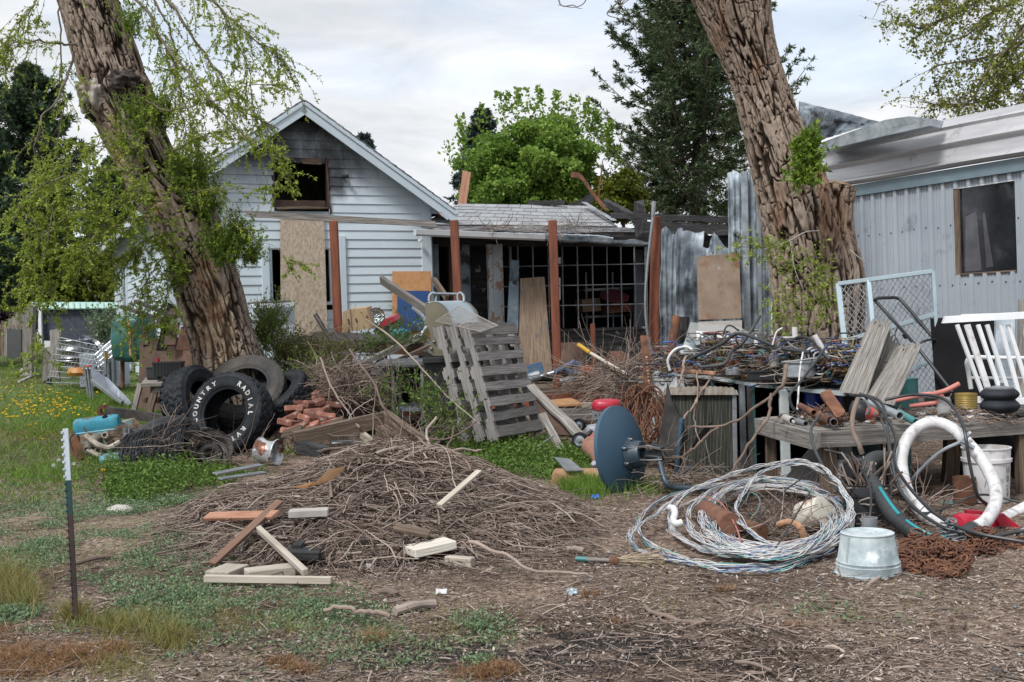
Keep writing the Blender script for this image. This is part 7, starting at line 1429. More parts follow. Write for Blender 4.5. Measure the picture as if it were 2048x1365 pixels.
def can(px,py,R_,H_,m,lab,ribs=False,name='tin_can',txt=None):
 c=lb(px,py);r=thing(name,lab,'can',c);mb=MB();pr=[(0,0),(R_,0),(R_,H_),(R_*.96,H_),(R_*.95,H_*.12),(0,H_*.12)]
 if ribs:pr=[(0,0),(R_*.93,0),(R_*.93,H_*.12)]+[(R_*(1+(.03 if k%2 else 0)),H_*(.14+.05*k))for k in range(16)]+[(R_,H_),(R_*.95,H_),(R_*.9,H_*.8),(0,H_*.8)]
 mb.lathe(c,UP,pr,30);build('body',mb,m,r)
 if txt:mb=text_mb(txt,.03,c+V((0,-R_-.002,H_*.6)),V((1,0,0)),UP,0,'BOTH',.001);build('lettering',mb,m_yellow,r,smooth=False)
 return r
m_cobalt=mat('cobalt_can',S((.02,.05,.35),(.03,.07,.45)),sc=4,rough=.35,bump=.05,spots=[((.25,.13,.07),6,.62,.66)])
can(1628,818,.075,.13,m_cobalt,'blue and white tin can at the left end of the plank bench');can(1700,820,.10,.12,m_cobalt,'wide blue coffee can with yellow lettering behind the rusty channel',txt='COFFEE');
can(1933,822,.078,.13,mat('dull_yellow_can',S((.22,.15,.04),(.34,.25,.08)),sc=5,rough=.5,bump=.2,metal=.3,spots=[((.15,.07,.03),5,.58,.66)]),'ribbed dull yellow can with a rusty top on the plank bench',ribs=True,name='ribbed_can')
mb=MB();c=lb(1642,800);mb.cyl(c+UP*.08,c+UP*.13,.022,14);solo('red_bottle_cap','bright red bottle cap above the blue can','cap',mb,m_redp)
mb=MB();mb.prism([P(1640,792,7.6),P(1658,785,7.6),P(1688,828,7.4),P(1672,838,7.4)],V((.015,.03,.02)));mb.beam(P(1642,792,7.58),P(1675,838,7.38),.01,.03,up=V((0,-1,0)));solo('rusty_plate','rusty steel channel propped on the blue can','steel plate',mb,m_rust)
def grinder():
 r=thing('angle_grinder','dark power tool with an orange nose on the plank bench','power tool',P(1720,830,7.5));mb=MB();mb.lathe(P(1698,816,7.5),V((1,-.2,-.3)),[(0,0),(.05,.01),(.07,.04),(.07,.10),(.05,.13),(.03,.14)],20);build('motor_body',mb,m_black,r);mb=MB();mb.lathe(P(1728,824,7.45),V((1,-.2,-.2)),[(.03,0),(.05,.02),(.03,.07),(.015,.09),(0,.09)],16);build('nose',mb,m_redf,r);mb=MB();mb.tube(sp(PP([(1715,800,7.45),(1725,796,7.42),(1738,815,7.4),(1733,830,7.4)]),12),.010,8);build('handle',mb,m_grmet,r)
grinder()
def lpipe(a,b,R_,m,lab,name='pipe_length',cat='pipe',hollow=True):
 a,b=P(*a),P(*b);L_=(b-a).length;mb=MB();mb.lathe(a,b-a,[(R_*.7,.004),(R_,0),(R_,L_),(R_*.8,L_),(R_*.75,L_-.08 if hollow else L_)]+([]if hollow else[(0,L_)]),20);return solo(name,lab,cat,mb,m)
lpipe((1740,806,7.8),(1800,832,7.35),.027,m_galv,'pale grey pipe length lying across the plank bench');lpipe((1798,826,7.5),(1832,845,7.3),.024,m_teal,'greenish pipe end at the bench edge beside the pale pipe')
lpipe((1630,830,7.7),(1662,842,7.35),.030,m_rust,'short rusty pipe end at the left of the plank bench');lpipe((1655,833,7.6),(1668,845,7.3),.026,m_chrome,'bright steel socket end beside the short rusty pipe');lpipe((1600,812,7.9),(1628,826,7.6),.022,m_rust,'rusty cylinder lying near the blue can');lpipe((1570,836,8.0),(1585,842,7.8),.026,m_conc,'pale knobbed fitting at the left corner of the plank bench');lpipe((1585,840,7.9),(1612,848,7.6),.02,m_grmet,'grey fitting next to the pale knobbed one')
lpipe((2020,838,7.9),(2075,830,7.7),.04,m_dkmet,'thick dark hose coupling at the right end of the plank bench','hose_coupling','coupling')
mb=MB();c=lb(1560,838);mb.beam(c,c+V((.10,.03,.0)),.03,.02);solo('orange_block','small orange wooden chip at the left corner of the plank bench','block',mb,m_orangew)
mb=MB();mb.tube(sp(PP([(1716,798,7.2),(1706,830,7.1),(1706,862,7.05),(1718,890,7.0),(1724,908,7.0)]),20),.016,10);solo('brown_hose','stiff brown hose end hanging over the bench front','hose',mb,mat('brown_rubber',S((.13,.095,.075),(.2,.155,.125)),sc=8,rough=.8,bump=.4))
def chain_heap(name,label,spots,n,s,m,parent=None,dz=.0,hang=()):
 Vs=[];Qs=[];K,S_=12,5
 th=np.linspace(0,2*PI,K,endpoint=False);base=np.stack([np.cos(th)*1.0,np.sin(th)*.55,0*th],1);tg=unit(np.roll(base,-1,0)-np.roll(base,1,0));nz_=np.array([0,0,1.0]);nr=np.cross(tg,nz_);ph=np.linspace(0,2*PI,S_,endpoint=False)
 link_=(base[:,None]+(nr[:,None]*np.cos(ph)[None,:,None]+nz_*np.sin(ph)[None,:,None])*.19).reshape(-1,3);idx=np.arange(K*S_).reshape(K,S_);a=np.roll(idx,-1,0);b=np.roll(idx,-1,1);c=np.roll(a,-1,1);q=np.stack([idx,a,c,b],-1).reshape(-1,4)
 cnt=0;rn_=[]
 for k in range(n):
  (x,y,rx,ry,Y,h)=random.choices(spots,weights=[w[2]*w[3]for w in spots])[0];aa=random.random()*2*PI;rr=random.random()**.6;dx=math.cos(aa)*rr;dy=math.sin(aa)*rr
  p=zp(x+dx*rx,y+dy*ry,.01+dz);p=p+UP*(h*(1-rr**1.5)*random.random()+.004)
  R_=Matrix.Rotation(random.random()*6.3,3,'Z')@Matrix.Rotation(random.gauss(0,.6),3,'X')@Matrix.Rotation(random.gauss(0,.4),3,'Y');Vs.append(link_*s*random.uniform(.85,1.15)@np.array(R_.transposed())+np.array(p));Qs.append(q+cnt);cnt+=K*S_;rn_.append(np.full(K*S_,random.random()))
 return tag(npmesh(name,np.concatenate(Vs),np.concatenate(Qs),m,parent,rn=np.concatenate(rn_),smooth=True),label,'chain')
chain_heap('rusty_chain','big heap of rusty chain on the ground right of the washtub',[(1868,1118,72,36,6,.10),(1890,1140,40,16,6,.03),(1845,1088,40,14,6,.08)],760,.024,m_rust);chain_heap('rusty_chain','smaller heap of rusty chain below the fire extinguisher',[(1962,1090,52,22,6,.09),(2035,1090,26,10,6,.03)],330,.023,m_rust)
chain_heap('grey_chain','few grey chain links lying on top of the big rusty heap',[(1905,1085,34,16,6,.14)],60,.024,m_grmet)
chain_heap('bench_chain','rusty chain and scrap heaped on the plank bench by the blue can',[(1650,838,50,14,7.4,.09),(1690,842,30,10,7.3,.05)],150,.018,m_rust,dz=F1.z)
tag(tubes('bench_litter',np.concatenate([twigs_from(np.array([list(lb(random.uniform(1590,2048),random.uniform(822,846)))for _ in range(700)])+[0,0,.01],rng.normal(size=(700,3))*[1,1,.15],.12,0,5,wig=.4)]),.003,m_stick,None,sides=3),'thin twigs and leaf litter strewn over the plank bench','litter',kind='stuff')
mb=MB();mb.tube(sp(PP([(1740,812,8.1),(1800,800,8.0),(1860,788,7.9),(1885,795,7.9),(1870,806,7.9),(1820,812,8.0)]),26),.016,10);mb.tube(sp(PP([(1860,790,7.9),(1890,782,7.8),(1918,768,7.8)]),8),.017,10);solo('pink_hose','faded pink hose looped beside the ribbed yellow can','hose',mb,m_pink)
canister('glass_jar',1888,826,0,.05,.11,m_jar,'clear square jar on a board left of the ribbed yellow can','jar',[(0,0),(.045,0),(.05,.02),(.05,.09),(.04,.11),(.036,.11),(.044,.09),(.042,.01),(0,.01)],Y=7.9)
bd('bench_board','small grey board under the glass jar','board',[(1862,838,7.9),(1912,838,7.7),(1905,828,7.9),(1880,822,8.1)],.02,m_grey,nsign=1)
def airspring():
 c=P(2000,826,7.65);r=thing('air_spring','black double-bellows rubber air spring standing on the plank bench','air spring',c);mb=MB();pr=[(0,0),(.085,0)]+[(.10+.028*math.sin(q/8*PI),.01+.075*q/8)for q in range(9)]+[(.098+.028*math.sin(q/8*PI),.09+.07*q/8)for q in range(9)]+[(.08,.165),(0,.165)];mb.lathe(c,UP,pr,40);build('bellows',mb,m_rubber,r);mb=MB();mb.lathe(c,UP,[(.09,.16),(.09,.172),(.05,.174),(.045,.18),(.0,.18)],30);mb.cyl(c+V((.02,0,.175)),c+V((.02,0,.20)),.013,10);build('top_plate',mb,m_grmet,r)
airspring()
for pts,Y,th,lab in(([(1682,785),(1735,790),(1782,655),(1745,645)],8.15,.10,'tall split grey post, leftmost of the three leaning timbers'),([(1735,785),(1762,790),(1800,692),(1782,665),(1776,668)],8.25,.06,'short grey board wedged in the middle of the three leaning timbers'),([(1738,800),(1790,812),(1846,690),(1830,683),(1800,700)],8.0,.12,'broken grey post with a rotten splintered top, rightmost of the three')):
 (x0,y0),(x1,y1),*rest,(x3,y3)=pts;n=14;mb=MB();A,B,D=P(x0,y0,Y),P(x1,y1,Y-.02),P(x3,y3,Y+.3);C_=P(*rest[0],Y+.28);vs=[];ls=[]
 for i in range(n+1):
  u=i/n;top=D.lerp(C_,u)+(D-A).normalized()*(random.uniform(-.03,.035)+.02*math.sin(i*1.7));bot=A.lerp(B,u)
  for k,d in((0,0),(1,th)):
   for j in range(5):v=j/4;p=bot.lerp(top,v)+V((.02*k,d,.01*k))+V((0,(-.001 if i%3 else .001)+(.010 if i in(0,n)else 0),0));vs.append(p);ls.append((v*.9,u*.3,k*.1))
 fs=[]
 for i in range(n):
  for k in(0,1):
   for j in range(4):a=i*10+k*5+j;b=a+10;fs.append((a,b,b+1,a+1)if k==0 else(a,a+1,b+1,b))
  a=i*10+4;fs.append((a,a+10,a+15,a+5))
 for i in(0,n):
  for j in range(4):a=i*10+j;fs.append((a,a+5,a+6,a+1)if i else(a,a+1,a+6,a+5))
 mb.add(vs,fs,ls);mm=mat('old_post_wood',S((.10,.09,.08),(.24,.225,.205),(.33,.31,.29)),pos=[.32,.5,.66],sc=3.2,st=(1,22,22),rough=.9,bump=1,bsc=7,bstr=.01,spots=[((.2,.12,.07),3.5,.66,.72)]);solo('leaning_post',lab,'post',mb,mm,'three old posts leaning behind the plank bench',smooth=False)
def drum(x,yt,yb,Y,Rpx,m,lab,name='steel_drum'):k=Y/F;a=P(x,yb,Y);H_=(yb-yt)*k;R_=Rpx*k;mb=MB();mb.lathe(V((a.x,a.y,max(0,a.z))),UP,[(0,0),(R_,0),(R_*1.03,.01),(R_,.02),(R_,H_*.5),(R_*1.02,H_*.51),(R_,H_*.52),(R_,H_-.01),(R_*1.03,H_),(R_*.97,H_),(R_*.95,H_-.03),(0,H_-.03)],44);return solo(name,lab,'drum',mb,m)
drum(1800,757,830,8.8,36,m_teal,'turquoise drum behind the broken leaning post');drum(1728,880,958,8.3,34,mat('dark_green_drum',S((.02,.07,.065),(.04,.11,.10)),sc=5,rough=.55,bump=.3,spots=[((.15,.14,.12),7,.64,.7)]),'dark green tank in shadow under the plank bench');drum(1800,870,990,8.5,24,m_teal,'tall turquoise cylinder under the bench by the white hose')
def gate():
 r=thing('chain_link_gate','grey chain-link gate panel leaning against the right tree and trailer','gate',P(1770,800,9.6));Y0,Y1=9.9,9.5;TL,TR,BR_,BL_=P(1676,568,Y0),P(1866,543,Y1),P(1880,800,Y1-.3),P(1702,800,Y0-.3)
 mb=MB();mb.beam(BL_,TL,.045,.03,up=V((0,-1,0)));mb.beam(TL,TR,.04,.035);mb.beam(TR,BR_,.03,.03,up=V((0,-1,0)));mb.beam(TL.lerp(BL_,.50),TR.lerp(BR_,.34),.03,.035);mb.beam(TL.lerp(BL_,.98),TR.lerp(BR_,.68),.03,.03);mb.beam(TL.lerp(TR,.33),BL_.lerp(BR_,.33),.035,.03,up=V((0,-1,0)));build('frame',mb,mat('pale_blue_steel',S((.33,.42,.47),(.44,.53,.58)),sc=5,rough=.5,bump=.1,metal=.2),r)
 W_,H_=1.0,1.15;mb=MB();ex=(TR-TL);ey=(BL_-TL);st=.062
 def pt(u,v,d=0):return TL+ex*u+ey*v+V((0,d,0))
 n=15
 for sg in(1,-1):
  for k in range(-22,38):
   u0=k*.055;pts=[]
   for(a,b)in[(u0+0*sg,0.0)]:pass
   f=lambda v:u0+sg*v*.95
   vs_=[v for v in(0.0,1.0)];lo,hi=0.0,1.0
   if sg>0:lo=max(lo,(-u0)/.95);hi=min(hi,(1-u0)/.95)
   else:lo=max(lo,(u0-1)/.95);hi=min(hi,u0/.95)
   if hi-lo>.02:mb.tube([pt(f(lo),lo,.006*sg),pt(f(hi),hi,.006*sg)],.0030,4)
 tag(build('mesh',mb,m_grmet,r),kind='stuff')
gate()
def mhandle():
 Y=9.2;r=thing('mower_handle','black tubular push-mower handle leaning in front of the chain-link gate','mower handle',P(1910,790,Y));mb=MB();mb.tube(sp(PP([(1905,785,Y-.3),(1840,702,Y),(1790,645,Y+.1),(1754,606,Y+.2),(1750,600,Y+.2),(1756,597,Y+.2),(1775,596,Y+.3),(1795,597,Y+.35),(1812,612,Y+.3),(1880,692,Y+.1),(1935,750,Y-.1)]),60),.014,10);build('tube',mb,m_black,r);mb=MB();mb.tube(sp(PP([(1835,690,Y),(1850,682,Y),(1870,680,Y+.1),(1888,694,Y+.1)]),12),.010,8);build('cross_brace',mb,m_black,r)
 mb=MB();mb.tube(sp(PP([(1795,655,Y),(1790,670,Y-.02),(1800,690,Y-.02),(1812,692,Y)]),12),.005,6);build('control_cable',mb,m_black,r);mb=MB();mb.cyl(P(1808,668,Y-.02),P(1814,676,Y-.02),.022,10);build('clamp',mb,m_black,r)
mhandle()
bd('flat_black_board','large flat black board behind the white railing','board',[(1872,800,9.1),(1990,800,8.9),(1988,632,9.2),(1860,637,9.4)],.02,m_blkflat)
bd('grey_metal_sheet','blue-grey metal sheet right of the black board','metal sheet',[(1990,800,9.0),(2034,800,8.9),(2030,634,9.0),(1992,634,9.1)],.02,m_scorch);bd('weathered_door_board','weathered grey board with a bolt at the right edge','board',[(2030,800,8.7),(2100,800,8.6),(2100,598,8.8),(2036,600,8.8)],.04,m_grey)
def railing():
 Y=8.1;r=thing('white_railing','white metal railing section with slanted balusters at the right edge','railing',P(2000,800,Y));mb=MB();a,b=P(1886,647,Y+.15),P(2150,632,Y-.15);mb.prism([a,a+V((.02,0,.045)),a+V((.03,.06,.05)),a+V((.01,.06,0))],b-a);build('top_rail',mb,m_white,r)
 mb=MB();a,b=P(1922,633,Y+.5),P(2150,626,Y+.2);mb.beam(a,b,.06,.03);build('rear_rail',mb,m_white,r)
 for k,(x0,x1,w)in enumerate(((1914,1968,.030),(1934,1982,.05),(1956,2005,.032),(1974,2020,.032),(2001,2040,.032),(2016,2062,.032),(2046,2092,.032))):mb=MB();mb.beam(P(x1,796,Y-.1),P(x0,650,Y+.05),w*.9,.02,up=V((.3,-1,0)));build('baluster',mb,m_white if k!=1 else m_pvc,r)
 mb=MB();mb.beam(P(1955,800,Y),P(2150,806,Y-.2),.05,.05);build('bottom_rail',mb,m_white,r)
railing()
def bedframe():
 Y=8.5;r=thing('bed_frame','white tubular bed end with rounded corner behind the slanted balusters','bed frame',P(1990,800,Y));mb=MB();mb.tube(sp(PP([(1942,778,Y),(1937,745,Y),(1934,726,Y),(1940,717,Y),(1952,715,Y),(1990,716,Y),(2048,717,Y-.1),(2120,718,Y-.1)]),40),.017,10);build('frame',mb,m_white,r);mb=MB();mb.tube([P(1940,756,Y),P(2120,758,Y-.1)],.011,8);build('cross_rail',mb,m_white,r)
bedframe()
def trailer_wheel():
 c=P(1985,930,8.55);ax=V((-.15,-.98,.05));R_=.26;r=thing('trailer_wheel','black tire on a rusty rim in the shade under the plank bench','wheel',c);mb=MB();mb.lathe(c,ax,[(.155,.06),(.165,.085),(.20,.095),(.245,.08),(.26,.05),(.262,-.05),(.245,-.08),(.16,-.09)],56);build('tire',mb,m_rubber,r);mb=MB();mb.lathe(c,ax,[(.156,.06),(.15,.075),(.135,.04),(.12,.0),(.05,.02),(.045,.05),(0,.05)],40);build('rim',mb,m_rust,r)
trailer_wheel()
bd('trailer_fender','pale bent metal fender at the right edge above the shaded wheel','fender',[(2013,862,8.0),(2080,858,7.9),(2080,884,7.75),(2030,880,7.8)],.01,m_galv)
def bucket():
 b=zp(1975,1002,0.0);k=b.y/F;R0,R1,H_=40*k,46*k,108*k;r=thing('plastic_bucket','white plastic builder\'s bucket with stencilled marks behind the white hose','bucket',b);mb=MB();mb.lathe(b,UP,[(0,.003),(R0,.003),(R0*1.02,.01),(R1*.97,H_*.72),(R1*1.04,H_*.74),(R1*1.05,H_*.80),(R1*.98,H_*.80),(R1,H_*.97),(R1*1.04,H_*.98),(R1*1.04,H_),(R1*.95,H_),(R1*.93,H_*.5),(0,H_*.5)],48);build('pail',mb,m_pvc,r)
 for(t,z,s)in(('H',.60,.055),('0',.44,.06),('BUILT',.24,.028)):
  a=rad(-52);n=V((math.cos(a),math.sin(a),0));xd=V((-math.sin(a),math.cos(a),0));o=b+n*(R0+(R1-R0)*z+.004)+UP*(H_*z);mb=text_mb(t,s,o,xd if t!='BUILT' else UP,UP if t!='BUILT' else-xd,0,'BOTH',.001);build('stencil_mark',mb,mat('grey_ink',S((.07,.09,.12),(.12,.15,.18)),sc=9,rough=.8,bump=0),r,smooth=False)
 mb=MB();a0=rad(-110)
 def on(a,z):return b+V((math.cos(rad(a)),math.sin(rad(a)),0))*(R0+(R1-R0)*z+.003)+UP*H_*z
 mb.tube(sp([on(-118,.30),on(-112,.48),on(-108,.36),on(-103,.46),on(-98,.36),on(-90,.60)],24),.0018,4);build('scribble',mb,m_black,r)
bucket()
b=zp(1930,1008,0);mb=MB();kk=b.y/F;mb.lathe(b,UP,[(0,0),(22*kk,0)]+[((22+(k%2)*.5)*kk,(3+2*k)*kk)for k in range(24)]+[(22*kk,54*kk),(20*kk,54*kk),(20*kk,10*kk),(0,10*kk)],34);solo('ribbed_rusty_can','rusty ribbed tin can in front of the white bucket','can',mb,m_rust)
# hoses
def white_hose():
 r=thing('white_hose','big loop of thick white ducting hose standing on edge joined to black hose','hose',zp(1900,1060,0));Y=6.7
 pts=[(1898,1052,6.5),(1868,1045,6.6),(1838,1020,6.7),(1812,975,6.8),(1803,920,6.9),(1815,878,6.95),(1842,852,6.95),(1872,846,6.95),(1905,858,6.9),(1940,892,6.8),(1970,930,6.7),(1990,975,6.6),(1990,1010,6.45),(1972,1042,6.3),(1948,1058,6.2)]
 c=sp(PP(pts),150);mb=MB();mb.tube(c,[.036+(.0012 if q%2 else 0)for q in range(150)],18);build('duct',mb,m_pvc,r)
 mb=MB();p=P(1947,1058,6.2);d=(P(1940,1062,6.18)-P(1955,1052,6.22)).normalized();mb.lathe(p,d,[(.040,-.012),(.042,0),(.040,.012)],20);mb.cyl(p+V((.0,-.04,0)),p+V((.02,-.05,.0)),.008,8);build('hose_clamp',mb,m_chrome,r)
 mb=MB();a=P(1925,882,6.75);b=P(1832,950,6.9);mb.tube(sp([a+V((.05,0,.05)),a,P(1880,905,6.8),b,P(1812,985,7)],24),.011,8);mb.tube([P(1938,868,6.7),P(1925,884,6.7),P(1948,897,6.68)],.014,8);build('branch_pipe',mb,m_galv,r)
white_hose()
def black_hose():
 r=thing('black_hose','thick corrugated black hose curving from the white hose up to the left','hose',zp(1800,1080,0))
 pts=[(1945,1060,6.19),(1915,1078,6.1),(1875,1085,6.1),(1835,1070,6.15),(1795,1040,6.3),(1765,1000,6.5),(1742,960,6.7),(1737,930,6.8),(1752,917,6.9),(1778,920,7.0),(1800,940,7.1),(1812,970,7.2),(1815,1000,7.2)]
 c=sp(PP(pts),170);mb=MB();mb.tube(c,[.043+(.003 if q%3==0 else 0)for q in range(170)],16);build('duct',mb,m_hose,r)
 for(i0,i1)in((22,52),(56,76)):mb=MB();mb.tube([c[q]+V((0,-.030,.036))for q in range(i0,i1)],.009,6);build('teal_stripe',mb,mat('teal_tape',S((.01,.20,.24),(.02,.27,.31)),sc=4,rough=.5,bump=.05),r)
black_hose()
for k,(g,lab)in enumerate([([(1700,790,7.3),(1745,800,7.1),(1790,870,6.9),(1790,930,6.8),(1850,1010,6.4),(1930,1060,6.0),(2048,1085,5.8)],'black cable dropping from the bench across both hoses'),([(1720,788,7.3),(1765,810,7.1),(1780,900,6.8),(1800,980,6.6),(1860,1040,6.3),(1950,1075,6.0),(2048,1062,6)],'second black cable running beside the first across the hoses'),([(1770,800,7.5),(1830,790,7.4),(1890,800,7.2),(1925,850,6.6),(1940,930,6.5),(1955,990,6.5),(1975,1010,6.6)],'black cable looping over the top of the white hose'),([(1640,830,7.2),(1622,860,7.1),(1630,900,7.0),(1650,940,6.9),(1680,990,6.8)],'black cable hanging off the left bench corner'),([(1650,900,7.1),(1700,915,7.0),(1735,960,6.5),(1742,1010,6.3),(1735,1060,6.2)],'thin black cable arcing over the black bucket'),([(1760,830,7.1),(1775,880,7.0),(1785,950,6.9),(1830,1020,6.6),(1880,1020,6.7),(1960,990,7),(2040,1005,6.9)],'long black cord passing behind the fire extinguisher')]):cable(g,.010 if k<4 else .007,m_hose if k%2 else m_black,lab,k=70)
# coil of coloured wire
def coil():
 m_c=mat('twisted_pairs',S((.92,.92,.92),(1,1,1)),sc=5,rough=.45,bump=0,rnramp=S((.50,.50,.51),(.54,.54,.54),(.30,.40,.54),(.05,.10,.28),(.55,.55,.54),(.50,.51,.52),(.52,.51,.5),(.50,.34,.32),(.53,.53,.53),(.10,.40,.34),(.60,.60,.60),(.50,.50,.50),(.53,.53,.53),(.04,.10,.38)),rnconst=True)
 K=110;t=np.linspace(0,2*PI,K);Ps=[];rs=np.random.default_rng(5)
 def loop(cx,cy,rx,ry,h_back,ph=0,sq=0.0,lift=0.0):
  pts=[]
  for a in t:
   x=cx+rx*math.cos(a+ph);y=cy+ry*math.sin(a+ph)*(1-sq*math.cos(a+ph));z=.02+lift+h_back*(1-math.sin(a+ph))/2;pts.append(list(zp(x,y+0,z)))
  return np.array(pts)
 paths=[]
 for k in range(15):paths.append(loop(1545+rs.normal()*7,1035+rs.normal()*4,140+rs.normal()*15,72+rs.normal()*8,.02+.07*rs.random(),rs.random()*6.28,.06,.02+.03*rs.random()))
 paths.append(loop(1490,1050,212,84,.02,.6));paths.append(loop(1505,1040,165,78,.05,2));paths.append(loop(1520,1048,180,66,.05,3));paths.append(loop(1585,1015,112,84,.26,1,0,.02))
 x=np.array([list(P(*q))for q in[(1262,1078,6.0),(1270,1060,6.3),(1330,1020,6.9),(1400,975,7.2),(1500,940,7.0),(1580,925,6.8),(1640,935,6.5),(1680,965,6.3),(1700,1010,6.1),(1695,1050,5.9)]]);paths.append(spline(x,K))
 x=[zp(*q,.02)for q in[(1262,1078),(1268,1095),(1300,1112),(1380,1130),(1470,1142),(1560,1140),(1620,1115),(1660,1085),(1690,1050)]];paths.append(spline(x,K))
 for p in paths:
  q=p+(fbm(np.arange(K)[:,None]*.10+rs.random()*99,np.array([[0,7,13]]))-.5)*[.05,.05,.03];T_=unit(np.gradient(q,axis=0));A=unit(np.cross(T_,[0,0,1.0]));B=np.cross(A,T_)
  for j in range(8):
   rr=.002+.009*rs.random();ang=np.linspace(0,2*PI*(7+4*rs.random()),K)+rs.random()*6.3;sp_=(fbm(np.arange(K)*.08+rs.random()*99,0.0)-.5)[:,None]*.05
   Ps.append(q+A*(np.cos(ang)[:,None]*rr+sp_)+B*(np.sin(ang)[:,None]*rr+sp_*.4+.004))
 Ps=np.array(Ps);Ps[...,2]=np.maximum(Ps[...,2],.012);o=tubes('wire_coil',Ps,.0024,m_c,None,sides=4);tag(o,'large loose coil of white, blue and pink twisted wire on the ground','wire coil')
coil()
cable([(1410,995,6.9),(1440,1005,6.6),(1465,1040,6.3),(1480,1080,6.0),(1470,1105,5.9)],.004,m_pink,'thin salmon wire crossing the inside of the wire coil');cable([(1630,940,6.9),(1560,990,6.7),(1500,1060,6.2),(1480,1110,5.8),(1535,1115,5.7),(1620,985,6.2)],.004,m_black,'thin black wire stretched across the wire coil')
cable([(1492,1005,6.7),(1500,985,6.7),(1520,1000,6.6),(1510,1030,6.5),(1495,1025,6.5)],.003,m_teal,'thin green wire curl inside the wire coil')
def tank():
 a,b=P(1600,1035,6.75),P(1652,1040,6.35);c=P(1628,1030,6.55);ax=V((.55,-.62,.30)).normalized();r=thing('water_tank','small rust-stained white cylinder tilted inside the right of the coil','tank',c);mb=MB();mb.lathe(c-ax*.09,ax,[(0,-.01),(.06,-.005),(.088,.01),(.092,.03),(.092,.15),(.088,.165),(.06,.17),(0,.17)],36);build('drum',mb,mat('rust_stained_white',S((.46,.42,.35),(.56,.53,.47)),sc=5,rough=.5,bump=.2,rnv=.03,spots=[((.22,.09,.04),6,.51,.58)]),r);mb=MB();mb.tube(sp(PP([(1558,1050,6.3),(1580,1045,6.2),(1600,1055,6.1),(1608,1075,6.1)]),12),.020,10);build('outlet_pipe',mb,m_rustbr,r)
tank()
lpipe((1412,1022,6.9),(1462,1050,6.3),.065,mat('muffler_rust',S((.08,.035,.022),(.20,.09,.055)),sc=9,rough=.85,bump=.5),'wide rusty exhaust canister lying inside the left of the coil','exhaust_canister','canister',False);lpipe((1455,1042,6.5),(1525,1065,6.2),.042,m_rust,'long rusty pipe section joined to the exhaust canister','exhaust_pipe','pipe',False)
mb=MB();mb.tube(sp(PP([(1340,1016,6.6),(1347,1018,6.55),(1350,1028,6.5),(1347,1040,6.45),(1352,1048,6.4),(1364,1045,6.4)]),16),.020,12);solo('pvc_elbow','white plastic pipe elbow beside the left side of the coil','pipe elbow',mb,m_pvc)
def washtub():
 b=zp(1737,1147,.0);k=b.y/F;r=thing('zinc_washtub','upturned galvanised washtub on the ground in the foreground','washtub',b);R0,R1,H_=66*k,50*k,82*k;mb=MB();mb.lathe(b,UP,[(R0*.97,0),(R0,.002),(R0*1.0,.008),(R0*.965,.014),(R0*.95,H_*.22),(R0*.955,H_*.24),(R0*.93,H_*.26),(R0*.93,H_*.30),(R0*.94,H_*.32),(R0*.90,H_*.35),(R1*1.02,H_*.96),(R1*1.03,H_*.97),(R1*1.04,H_),(R1*.99,H_+.003),(R1*.97,H_-.006),(R1*.6,H_-.010),(0,H_-.011)],72);build('tub',mb,m_tub,r);mb=MB();a=rad(-150)
 mb.beam(b+V((math.cos(a)*R0*.95,math.sin(a)*R0*.95,.02)),b+V((math.cos(a)*R1*1.02,math.sin(a)*R1*1.02,H_*.95)),.012,.004,up=V((math.cos(a),math.sin(a),0)));build('seam',mb,m_tub,r)
washtub()
def blk_bucket():
 b=zp(1735,1052,0);k=b.y/F;mb=MB();mb.lathe(b,UP,[(0,0),(42*k,0),(47*k,62*k),(50*k,64*k),(50*k,72*k),(48*k,84*k),(50*k,86*k),(46*k,86*k),(44*k,40*k),(0,40*k)],44);solo('black_bucket','black rubber bucket full of scrap behind the washtub','bucket',mb,m_black)
 A=twigs_from(np.array([list(b+V((random.uniform(-.1,.1),random.uniform(-.08,.08),.14)))for _ in range(60)]),rng.normal(size=(60,3))*.4+[0,0,1],.22,-.1,6);tag(tubes('bucket_scrap',A,.006,m_stick,None,sides=4),'sticks and wire scraps poking out of the black bucket','scrap',kind='stuff')
blk_bucket()
lpipe((1739,1056,6.1),(1739,1035,6.1),.042,m_grmet,'short upright grey pipe offcut behind the washtub','pipe_offcut');lpipe((1864,1010,7.6),(1912,1012,7.4),.030,m_teal,'green plastic pipe piece below the rusty ribbed can')
mb=MB();mb.tube(sp(PP([(1734,920,7.5),(1700,920,7.5),(1682,923,7.5),(1676,932,7.5),(1676,960,7.45)]),20),.022,12);mb.lathe(P(1712,920,7.5),V((1,0,0)),[(.022,-.02),(.03,-.02),(.03,.02),(.022,.02)],12);solo('elbow_pipe','galvanised water pipe with an elbow under the plank bench','pipe',mb,m_galv)
